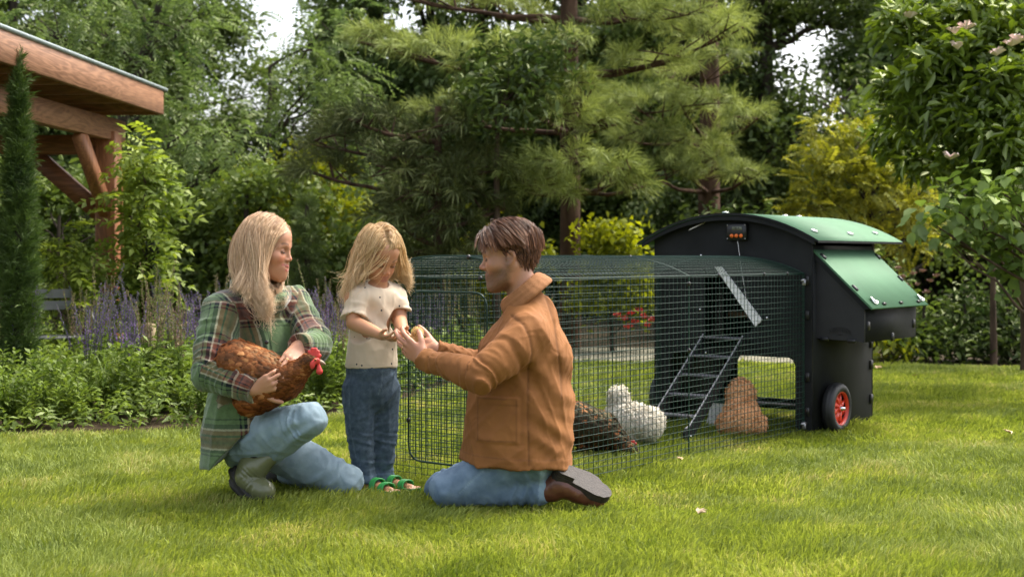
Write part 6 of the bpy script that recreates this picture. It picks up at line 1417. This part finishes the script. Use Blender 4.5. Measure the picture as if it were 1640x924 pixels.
def make_woman():
    hc = PX(428, 398, 5.27); fw = norm(np.array([.965, -.22, -.12])); hM = hframe(fw); hs = .96
    rsh, lsh = PX(358, 500, 5.20), PX(470, 488, 5.40); rel, lel = PX(336, 598, 5.06), PX(508, 556, 5.20); rwr, lwr = PX(405, 624, 4.98), PX(480, 554, 5.08)
    neck = PX(412, 468, 5.31); pel = PX(388, 692, 5.29); che = PX(410, 540, 5.31); wai = PX(396, 620, 5.30)
    rh, lh = PX(392, 708, 5.22), PX(402, 702, 5.38); rk, lk = PX(496, 671, 5.03), PX(556, 770, 5.32); ra, la = PX(412, 742, 5.22), PX(452, 757, 5.48)
    rt, lt = norm(lsh-rsh), norm(np.cross([0, 0, 1.], lsh-rsh))      # across the shoulders; backwards
    F = Field(); F.tube([pel, wai, che, PX(412, 490, 5.31)], [.11, .085, .10, .07], .05); F.tube([rsh, PX(412, 484, 5.31), lsh], [.045, .05, .045], .04)
    F.tube([rsh, rel, rwr], [.04, .032, .021], .02, None, '+', 1); F.tube([lsh, lel, lwr], [.04, .032, .021], .02, None, '+', 1)
    F.tube([rh, rk, ra], [.07, .045, .03], .02, None, '+', 1); F.tube([lh, lk, la], [.07, .045, .03], .02, None, '+', 1)
    hand(F, rwr, PX(434, 612, 4.965)-rwr, (.05, .95, .2), -1, .88, fcurl=[(.5, .6, .4), (.45, .6, .4), (.4, .6, .4), (.4, .6, .4)], thumb=(1.1, -.05), tk=.25)
    hand(F, lwr, PX(468, 572, 5.03)-lwr, (-.2, .75, -.55), 1, .90, fcurl=[(.12, .25, .2), (.10, .2, .2), (.12, .2, .2), (.18, .25, .2)], thumb=(.75, .2), tag_=15, spread=.05)
    head(F, hc, hM, hs, open_lids=.22, neck=(neck, .052), smile=1.3)
    def col(P, idx):
        C = head_colors(P, hc, hM, hs, (.47, .23, .135), (.36, .09, .075), (.09, .048, .025), cheek=.22, idx=idx); q = ((P-hc) @ hM)/hs
        m = np.clip((q[:, 2]-.045+.9*np.clip(-q[:, 0]+.02, -.06, .06))/.01, 0, 1)*(np.linalg.norm(q, axis=1) < .16)*np.clip((.084-q[:, 0])/.01, 0, 1)*(q[:, 2] > -.05)
        return C*(1-m[:, None])+np.array((.52, .38, .26))*m[:, None]
    me = person(F, .0038, col, 'crouching blonde woman in a green plaid jacket and light blue jeans')
    eyeballs(me, hc, hM, hs, (.10, .14, .16), (1, 0, -.45), .22)
    m = MB(); tp = [(.092, y, -.0615) for y in np.linspace(-.013, .013, 7)]; m.tube([hc+hM @ (np.array([.089-8*y*y, y, -.0665])*hs) for y in np.linspace(-.015, .015, 7)], .0022, 6); m.build('teeth', plain('teeth', (.75, .70, .62), .3), me, True)
    # plaid jacket
    J = Field()
    J.tube([PX(386, 740, 5.22), PX(388, 700, 5.23), PX(396, 620, 5.28), PX(408, 545, 5.31), PX(412, 505, 5.31)], [.150, .155, .150, .148, .105], .05, (lt, 1.04))
    J.tube([rsh+(0, 0, .0), PX(412, 484, 5.31), lsh], [.070, .078, .066], .05)
    J.tube([rsh, rsh*.5+rel*.5, rel, rel*.5+rwr*.5, rwr+(rwr-rel)*.12], [.082, .080, .072, .062, .047], .03, wr=[(2.0, .5, .007, .3, 11), (3.2, .6, .005, .32, 12), (.8, .6, .004, .45, 13)])
    J.tube([lsh, lel, lel*.5+lwr*.5, lwr+(lwr-lel)*.08], [.072, .066, .056, .048], .03, wr=[(1.0, .5, .005, .3, 14), (2.3, .6, .004, .3, 15)])
    for w_, e in ((rwr, rel), (lwr, lel)): cut_end(J, w_, e, .004, .060)
    J.half(PX(398, 694, 5.15), (.69, 0, -.72), .004); J.half(PX(350, 752, 5.15), (0, 0, -1), .004)
    pl = [PX(425, 470, 5.16), PX(428, 560, 5.14), PX(415, 640, 5.12), PX(402, 690, 5.12)]
    def dj(P):
        x = .0045*fold_noise(P, 14, 31, (1, 1, 1), 3)+.010*crease(P, (-.2, 0, 1), 22, 31, 3)+.004*crease(P, (.7, 0, .6), 44, 32, 3); x -= .004*seampath(P, pl, (0, -1, 0), .12, .004)
        x -= .003*seampath(P, [rsh+(.03, -.05, .05), rsh+(.045, -.08, -.03), rsh+(.04, -.06, -.10)], (0, -1, 0), .12, .004); return x
    def cl(P):
        _, ix = 0, 0; ar = [(rsh, rel, rwr), (lsh, lel, lwr)]; out = np.stack([(P-che) @ rt+.02*np.sin(P[:, 2]*9), P[:, 2]+.03*np.abs((P-che) @ rt)-.12, 0*P[:, 0]], 1)
        dT = np.linalg.norm((P-che)-np.outer((P-che) @ np.array([0, 0, 1.]), [0, 0, 1.]), axis=1)-.14
        for a, b, c in ar:
            s = 0
            for p, q in ((a, b), (b, c)):
                ab = q-p; Ln = np.linalg.norm(ab); ab = ab/Ln; w_ = P-p; t = w_ @ ab; rad = w_-np.outer(np.clip(t, 0, Ln), ab); dd = np.linalg.norm(rad, axis=1)-.07
                m_ = (dd < dT-.02) & (t > -.01*(s > 0)+.0) if s == 0 else (dd < dT-.0) & (t > 0)
                sd2 = norm(np.cross(ab, [0, 1., 0])); u = np.arctan2(w_ @ np.cross(ab, sd2), w_ @ sd2)*.075
                out = np.where(m_[:, None], np.stack([u+.05, -(s+t)+p[2]*0+.10, 0*t], 1), out); dT = np.where(m_, np.minimum(dd, dT), dT); s += Ln
        return out
    mp = plaidmat('green_plaid_wool'); clothm('jacket', J, .0055, mp, me, dj, None, cl)
    for pts, r_ in (([PX(372, 462, 5.36), PX(376, 452, 5.27), PX(388, 470, 5.19), PX(405, 488, 5.15)], .015), ([PX(372, 474, 5.36), PX(372, 468, 5.25), PX(384, 486, 5.17), PX(402, 500, 5.14)], .015), ([PX(462, 462, 5.40), PX(458, 468, 5.30), PX(448, 480, 5.20), PX(432, 492, 5.15)], .016)):
        Cc = Field(); Cc.tube(pts, [r_*.8, r_*1.3, r_*1.4, r_*.8], .01); Cc.tube([p+np.array([.0, .01, -.022]) for p in pts], [r_*.7, r_*1.2, r_*1.3, r_*.7], .012); clothm('collar', Cc, .005, mp, me, None, None, cl)
    I = Field(); I.tube([PX(414, 478, 5.20), PX(425, 500, 5.165)], [.045, .030], .02, ((.5, -.85, 0), 1.3)); clothm('top', I, .005, cloth('black_top', (.008, .009, .010), .9), me)
    for (x, y, Yb) in ((425, 512, 5.135), (427, 548, 5.125)):
        m = MB(); c = PX(x, y, Yb); m.lathe([(0, .004), (.007, .0035), (.008, 0)], c, (.2, -1, .1), 12); m.build('button', plain('dark_button', (.02, .015, .012), .3), me, True)
    # jeans
    G = Field(); G.tube([PX(392, 700, 5.29), PX(396, 715, 5.29)], [.105, .10], .04)
    G.tube([rh, rh*.5+rk*.5, rk], [.088, .086, .066], .03, wr=[(1.85, .35, .005, .2, 21), (.4, .5, .004, .4, 22)]); G.tube([rk, rk*.55+ra*.45, rk*.30+ra*.70], [.062, .058, .050], .018, wr=[(.15, .35, .006, .16, 23)])
    G.tube([lh, lh*.5+lk*.5, lk], [.098, .088, .064], .03, wr=[(1.8, .5, .004, .3, 24)]); G.tube([lk, lk*.5+la*.5, lk*.08+la*.92], [.060, .056, .048], .02, wr=[(.3, .4, .005, .2, 25)])
    e1 = rk*.30+ra*.70; G.ell(e1+norm(ra-rk)*.05, (.036, .036, .036), .004, None, '-')
    sm1 = [PX(418, 672, 5.08), PX(450, 665, 5.0), PX(480, 674, 4.98)]; sm2 = [PX(500, 706, 5.25), PX(535, 735, 5.25), PX(548, 775, 5.26)]; sm3 = [PX(432, 722, 5.1), PX(455, 703, 5.08), PX(478, 690, 5.0)]
    def dg(P): return .006*crease(P, (.3, .6, .7), 60, 47, 2)*np.exp(-(np.linalg.norm(P-rk-np.array([-.03, 0, -.06]), axis=1)/.09)**2)+.0025*fold_noise(P, 24, 41, (1, 1, 1), 3)+.006*crease(P, (1, 0, .3), 36, 41, 3)+.003*crease(P, (.5, .2, -.8), 70, 43, 3)-.002*(seampath(P, sm1, (0, -1, 0), .1, .003)+seampath(P, sm2, (0, -1, 0), .1, .003))+.005*np.sin((P-PX(482, 690, 5.0)) @ norm(np.array([.5, 0, -.85]))*120)*np.exp(-(np.linalg.norm(P-PX(480, 688, 5.0), axis=1)/.07)**2)
    def cg(P):
        f = np.clip(.5-fold_noise(P, 9, 42)*.6, 0, 1); c = np.ones((len(P), 3))*(.95+.1*f)[:, None]; s = np.maximum(np.maximum(seampath(P, sm1, (0, -1, 0), .1, .002), seampath(P, sm2, (0, -1, 0), .1, .002)), seampath(P, sm3, (0, -1, 0), .1, .002))*.4; c = c*(1-s[:, None])+1.45*s[:, None]
        for k in (rk, lk): kn = np.exp(-(np.linalg.norm(P-k, axis=1)/.11)**2)[:, None]*.4; c = c*(1-kn)+1.3*kn
        return c
    clothm('jeans', G, .0055, cloth('light_blue_denim', (.19, .265, .315), .85, 1100, .25, .05, 22, .2, fade=(.26, .34, .39), attr=True), me, dg, cg)
    # ankle boots: olive rubber upper, black sock shaft, chunky dark sole
    m_ol = plain('olive_rubber_boot', (.125, .135, .065), .32, noise=.12, scale=12, coat=.2); m_dk = plain('black_lug_sole', (.018, .016, .014), .7, noise=.3, scale=50); m_sock = cloth('black_sock', (.012, .011, .012), .95)
    B = Field(); B.tube([PX(415, 732, 5.17), PX(404, 752, 5.19)], [.048, .052], .02); clothm('sock', B, .0055, m_sock, me)
    B = Field(); B.tube([PX(432, 733, 5.14), PX(412, 748, 5.15), PX(400, 765, 5.16), PX(412, 780, 5.14), PX(424, 786, 5.12)], [.030, .046, .046, .046, .040], .025, wr=[(1.6, .5, .004, .3, 4), (2.9, .4, .004, .3, 5)]); B.tube([PX(399, 745, 5.17), PX(394, 765, 5.17)], [.042, .040], .03); B.half((0, 0, .008), (0, 0, -1), .003)
    bo = clothm('boot', B, .005, m_ol, me)
    S_ = Field(); S_.tube([PX(377, 757, 5.19), PX(381, 774, 5.18), PX(400, 791, 5.15), PX(428, 794, 5.12)], [.026, .030, .030, .026], .02, ((.3, -.95, 0), .75)); S_.half((0, 0, .002), (0, 0, -1), .003)
    clothm('sole', S_, .0055, m_dk, bo, lambda P: .005*np.sign(np.sin(P @ np.array([150., 0, 150.])))*.6)
    B = Field(); B.tube([la+(.02, 0, 0), la+(-.03, .01, -.02), PX(425, 772, 5.5)], [.048, .048, .040], .02); B.tube([PX(430, 765, 5.5), PX(418, 785, 5.5)], [.045, .035], .02); B.half((0, 0, .004), (0, 0, -1), .003); clothm('boot', B, .006, plain('black_boot', (.014, .013, .013), .5), me)
    kn_ = FING[-1][2]; ring_on(me, kn_+norm(PX(468, 572, 5.03)-lwr)*.016, PX(468, 572, 5.03)-lwr, .0094)
    # hair
    r = np.random.default_rng(18); n = 11000; d = norm(r.normal(0, 1, (n*3, 3))); q = np.array([-.018, 0, .040])+d*np.array([.099, .079, .089])
    m = (q[:, 2] > -.03+.5*np.clip(q[:, 0]+.03, 0, 1)*1.5)&~((q[:, 0] > .062) & (q[:, 2] < .076))&~((abs(q[:, 1]) > .055) & (q[:, 0] > .012) & (q[:, 2] < .035)); q = q[m][:n]; n = len(q)
    W0 = hc+(q*hs) @ hM.T; out = norm(W0-hc); part = q[:, 1]-.012; sg = np.sign(part)
    D0 = norm(np.stack([-.35+0*part, sg*.8, .30+0*part], 1)) @ hM.T*.9+out*.10+r.normal(0, .05, (n, 3))
    lay = (.004+r.uniform(0, 1, n)**1.5*.014)[:, None]
    el = [(hc+hM @ (np.array([-.014, 0, .040])*hs), np.array([.094, .079, .090])*hs, hM), (hc+hM @ (np.array([-.005, 0, -.03])*hs), np.array([.070, .068, .080])*hs, hM)]
    body = [(PX(412, 535, 5.31), np.array([.14, .14, .17]), np.eye(3)), (PX(420, 475, 5.30), np.array([.09, .085, .05]), np.eye(3)), (rsh+(.02, 0, -.03), np.array([.075]*3), np.eye(3)), (lsh, np.array([.078]*3), np.eye(3))]
    nrm_ = lambda a_, b_: r.normal(a_, b_, n); far_ = q[:, 1] > .012; bk_ = (q[:, 0] < -.02) & (r.uniform(0, 1, n) < .72)
    TX = np.where(bk_, nrm_(393, 11), np.where(far_, nrm_(452, 9), nrm_(428, 9))); TY = np.where(bk_, nrm_(462, 9), np.where(far_, nrm_(474, 12), nrm_(488, 16))); TD = np.where(bk_, nrm_(5.20, .04), np.where(far_, nrm_(5.17, .02), nrm_(5.115, .02)))
    TG = np.stack([(TX-820)/FPX*TD, TD, H-(TY-412)/FPX*TD], 1); L_ = np.linalg.norm(TG-W0, axis=1)*1.28*np.where(r.uniform(0, 1, n) < .65, r.uniform(.9, 1.06, n), r.uniform(.5, .95, n)); lock = r.uniform(0, 1, n) < .03
    wv = r.normal(0, 1, (n, 3)); ph = r.uniform(0, 6.28, n)[:, None]; front = np.clip(q[:, 0]*9+.2, 0, 1)[:, None]
    fw3 = np.array([fw[0], fw[1], 0])
    def st(P, D, t, L_):
        to = norm(TG-P); g = np.array([-.03, -.04, -1.0])*(1-t)-fw3*.95*front*max(0, .5-t)*2+to*(.35+1.35*t)+fw3*.42*np.sin(t*9+W0[:, 2:3]*32+W0[:, 1:2]*30)+.02*wv
        D = norm(D*.55+g*.42+.015*np.sin(t*10+ph)*wv); P = P+D*L_[:, None]; P2 = push_out(P, el, lay); P2 = push_out(P2, body, lay*.6); P2 = face_free(P2, hc, hM, hs, lock, .064, .045); return P2, norm(D+(P2-P)*14)
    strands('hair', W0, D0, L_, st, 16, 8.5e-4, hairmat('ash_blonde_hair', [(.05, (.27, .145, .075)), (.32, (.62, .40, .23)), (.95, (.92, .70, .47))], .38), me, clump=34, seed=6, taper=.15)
    finish(me, (PX(450, 0, 5.25)[0], 5.25, 0)); return me
t0 = _t.time(); woman = make_woman(); print('woman', _t.time()-t0)

# ================================================================== HENS
m_wattle = plain('red_comb_skin', (.60, .045, .035), .45, noise=.2, scale=80, bump=.4, bscale=300)
m_beak = plain('horn_beak', (.20, .13, .07), .4); m_eyeo = plain('orange_hen_eye', (.45, .13, .02), .15); m_pupil = plain('black_pupil', (.005, .005, .005), .1); m_leg = plain('yellow_scaly_leg', (.35, .25, .08), .6)
def fmat(name, stops, rough=.55): return leafmat(name, stops[0], stops[1], trans=.12, rough=rough, patch=14, tint=stops[2] if len(stops) > 2 else None, gloss=.06)
def held_hen():
    b = PX(415, 592, 5.02)
    F = Field(); F.tube([PX(362, 572, 5.10), PX(385, 582, 5.06), PX(425, 600, 5.05), PX(458, 608, 5.03)], [.040, .078, .082, .062], .04)
    F.tube([PX(455, 612, 5.03), PX(478, 595, 5.0), PX(493, 582, 4.99)], [.058, .040, .029], .03); F.tube([PX(405, 640, 5.04), PX(425, 630, 5.04)], [.055, .06], .04)
    F.ell(PX(498, 579, 4.985), (.034, .026, .027), .015)
    V, Fc = F.mesh(.005); N_ = normals(V, Fc)
    base = mk('hen', V, Fc, plain('rust_underfeather', (.16, .045, .014), .8, noise=.35, scale=40, bump=.5, bscale=120), None, True)
    tag(base, 'rust brown hen with red comb cradled under the woman\'s arm', 'hen')
    fl = lambda P: np.tile(np.array([-1., .05, .18]), (len(P), 1)); hx = PX(470, 590, 5)[0]
    ln = lambda P: np.interp(P[:, 0], [PX(370, 0, 5)[0], PX(440, 0, 5)[0], PX(500, 0, 5)[0]], [.040, .028, .011])
    feathers('plumage', V, Fc, N_, fl, 8500, ln, .48, fmat('rust_feathers', [(.060, .013, .005), (.24, .066, .018), (.50, .22, .08)]), base, 3, .20, keep=lambda c: 1+1.6*(c[:, 0] > hx)-.0*(c[:, 0]))
    hd = PX(503, 578, 4.98)
    m = MB(); m.lathe([(.010, 0), (.0085, .009), (.004, .019), (.0004, .024)], hd+(.022, -.004, -.004), (.93, -.1, -.35), 12); m.build('beak', m_beak, base, True)
    Cb = Field()
    for i, (dx, dz, rr) in enumerate(((-.018, .034, .010), (-.006, .043, .012), (.006, .043, .012), (.016, .034, .010), (.024, .020, .008))): Cb.tube([hd+(dx*.6+.004, -.003, .018), hd+(dx, -.003, dz)], [.008, rr*.55], .006, ((0, 1, 0), 1.5))
    clothm('comb', Cb, .0025, m_wattle, base)
    Wt = Field(); Wt.tube([hd+(.018, -.016, -.012), hd+(.022, -.018, -.036)], [.006, .0125], .004, ((0, 1, 0), 1.4)); Wt.ell(hd+(-.002, -.027, -.012), (.010, .005, .015), .004); Wt.ell(hd+(.012, -.023, .002), (.013, .006, .012), .006); clothm('wattle', Wt, .0025, m_wattle, base)
    m = MB(); m.lathe([(0, .004), (.003, .0034), (.0048, .0012), (.005, 0)], hd+(.009, -.0275, .006), (.1, -1, .1), 14); e = m.build('eye', m_eyeo, base, True); m = MB(); m.lathe([(0, .0052), (.0022, .0046)], hd+(.009, -.0275, .006), (.1, -1, .1), 10); m.build('pupil', m_pupil, e, True)
    finish(base, b)
held_hen()
def ground_hen(base, rz, body, neck, hd, under, fm, label, nf, ln0, silkie=False, comb=True, seed=1, lift=.25, legs=True, wid=.42, fluff=None):
    """hen in local metres: x forward, z up"""
    F = Field(); F.tube([p[:3] for p in body], [p[3] for p in body], .04)
    F.tube([p[:3] for p in neck], [p[3] for p in neck], .03); F.ell(hd, (.030, .024, .025), .012)
    for e in (fluff or []): F.ell(e[:3], (e[3],)*3, .03)
    if legs:
        for sg in (-1, 1): F.tube([(body[1][0]*.5+.01, sg*.035, body[1][2]-.04), (body[1][0]*.5+.01, sg*.038, .05)], [.032, .018], .02)
    V, Fc = F.mesh(.0055); N_ = normals(V, Fc); o = mk('hen', V, Fc, under, None, True); tag(o, label, 'hen')
    hd = np.array(hd)
    if not silkie: fl = lambda P: np.stack([-np.ones(len(P)), 0*P[:, 0], .15-.9*np.clip((P[:, 0]-neck[0][0])*6, 0, 1)], 1)
    else: fl = lambda P: np.stack([-.35+P[:, 0]*2, P[:, 1]*3, -.9+0*P[:, 0]], 1)
    feathers('plumage', V, Fc, N_, fl, nf, ln0, wid, fm, o, seed, lift, jit=.55 if silkie else .25)
    m = MB(); m.lathe([(.008, 0), (.007, .008), (.0004, .022)], hd+(.024, 0, -.004), (.9, 0, -.4), 10); m.build('beak', m_beak, o, True)
    if comb:
        Cb = Field()
        for dx, dz in ((-.014, .032), (-.002, .040), (.010, .038), (.020, .028)): Cb.tube([hd+(dx*.5, 0, .016), hd+(dx, 0, dz)], [.007, .0055], .006, ((0, 1, 0), 1.6))
        Cb.ell(hd+(.016, .0, -.030), (.008, .012, .012), .004); Cb.ell(hd+(.008, .021, -.002), (.014, .006, .012), .006); Cb.ell(hd+(.008, -.021, -.002), (.014, .006, .012), .006); clothm('comb', Cb, .003, m_wattle, o)
    for sg in (-1, 1):
        m = MB(); m.lathe([(0, .004), (.003, .0034), (.0045, 0)], hd+(.010, sg*.023, .005), (.1, sg, .1), 10); m.build('eye', m_pupil, o, True)
    if legs:
        for sg in (-1, 1):
            x0 = body[1][0]*.5+.01; m = MB(); m.tube([(x0, sg*.038, .07), (x0+.006, sg*.038, .012)], .006, 7)
            for a in (-.5, 0, .5, 3.14): m.tube([(x0+.006, sg*.038, .010), (x0+.006+.035*math.cos(a), sg*.038+.035*math.sin(a), .004)], [.0055, .003], 6)
            m.build('leg', m_leg, o, True)
    o.location = base; o.rotation_euler = (0, 0, rz); return o
# dark speckled hen pecking, head down to the right
p = PX(944, 0, 6.35)*[1, 1, 0]
ground_hen(p, R(-12), [(-.14, 0, .17, .045), (-.06, 0, .15, .095), (.05, 0, .12, .085)], [(.08, 0, .115, .06), (.14, 0, .075, .042), (.175, 0, .045, .03)], (.195, 0, .038), plain('dark_underfeather', (.02, .014, .012), .8, noise=.4, scale=40), leafmat('speckled_feathers', (.012, .008, .007), (.035, .016, .010), trans=.08, patch=30, tint=(.42, .13, .04), gloss=.05), 'dark brown speckled hen pecking the grass inside the run beside the man', 3200, .036, seed=11)
# white silkie turned away
p = PX(1008, 0, 6.75)*[1, 1, 0]
ground_hen(p, R(150), [(-.09, 0, .11, .075), (-.02, 0, .105, .095), (.04, 0, .12, .08)], [(.04, 0, .15, .06), (.055, 0, .20, .045)], (.065, 0, .225), plain('white_down', (.74, .70, .60), .9, noise=.08, scale=30, bump=.6, bscale=60), leafmat('white_fluff', (.58, .53, .43), (.80, .77, .68), trans=.3, patch=12, gloss=.01), 'fluffy white silkie hen sitting on the grass inside the run', 4600, .032, silkie=True, comb=False, seed=12, lift=.6, wid=.26, fluff=[(-.115, .04, .10, .05), (-.10, -.05, .12, .045), (.06, 0, .245, .036)])
# buff fluffy hen seen from behind below the coop
p = PX(1187, 0, 7.18)*[1, 1, 0]
ground_hen(p, R(82), [(-.07, 0, .075, .085), (-.01, 0, .11, .088), (.03, 0, .15, .07)], [(.03, 0, .17, .052), (.035, 0, .225, .050)], (.045, 0, .235), plain('buff_down', (.55, .29, .13), .9, noise=.25, scale=30, bump=.7, bscale=60), leafmat('buff_fluff', (.52, .27, .11), (.88, .58, .32), trans=.3, patch=16, tint=(.80, .55, .32), gloss=.01), 'fluffy ginger buff hen seen from behind at the coop opening', 6500, .024, silkie=True, comb=False, seed=13, lift=.6, legs=False, wid=.32, fluff=[(-.08, .065, .06, .06), (-.08, -.065, .06, .06), (-.02, .0, .05, .09), (.01, .035, .21, .036), (.01, -.035, .21, .036), (.02, 0, .245, .036)])
# chick in the hands
def chick():
    c = PX(665, 543, 5.10); F = Field(); F.tube([c+(-.028, .0, -.010), c+(.0, 0, -.006)], [.018, .020], .01); F.ell(c+(.010, -.002, .024), (.020, .018, .018), .010)
    V, Fc = F.mesh(.003); N_ = normals(V, Fc); o = mk('chick', V, Fc, plain('chick_down', (.55, .36, .14), .9, noise=.25, scale=60), None, True); tag(o, 'small yellow chick cupped in the hands of man and child', 'chick')
    feathers('down', V, Fc, N_, (-.7, 0, -.2), 1500, .008, .3, leafmat('yellow_down', (.50, .34, .13), (.80, .62, .32), trans=.3, patch=40, gloss=.01), o, 3, .6, jit=.5)
    m = MB(); m.lathe([(.004, 0), (.003, .004), (.0004, .010)], c+(.028, -.004, .016), (.95, -.2, -.25), 8); m.build('beak', m_beak, o, True); m = MB(); m.lathe([(0, .002), (.002, .0015), (.0028, 0)], c+(.019, -.0175, .024), (.4, -1, .1), 8); m.build('eye', m_pupil, o, True); finish(o, c)
chick()
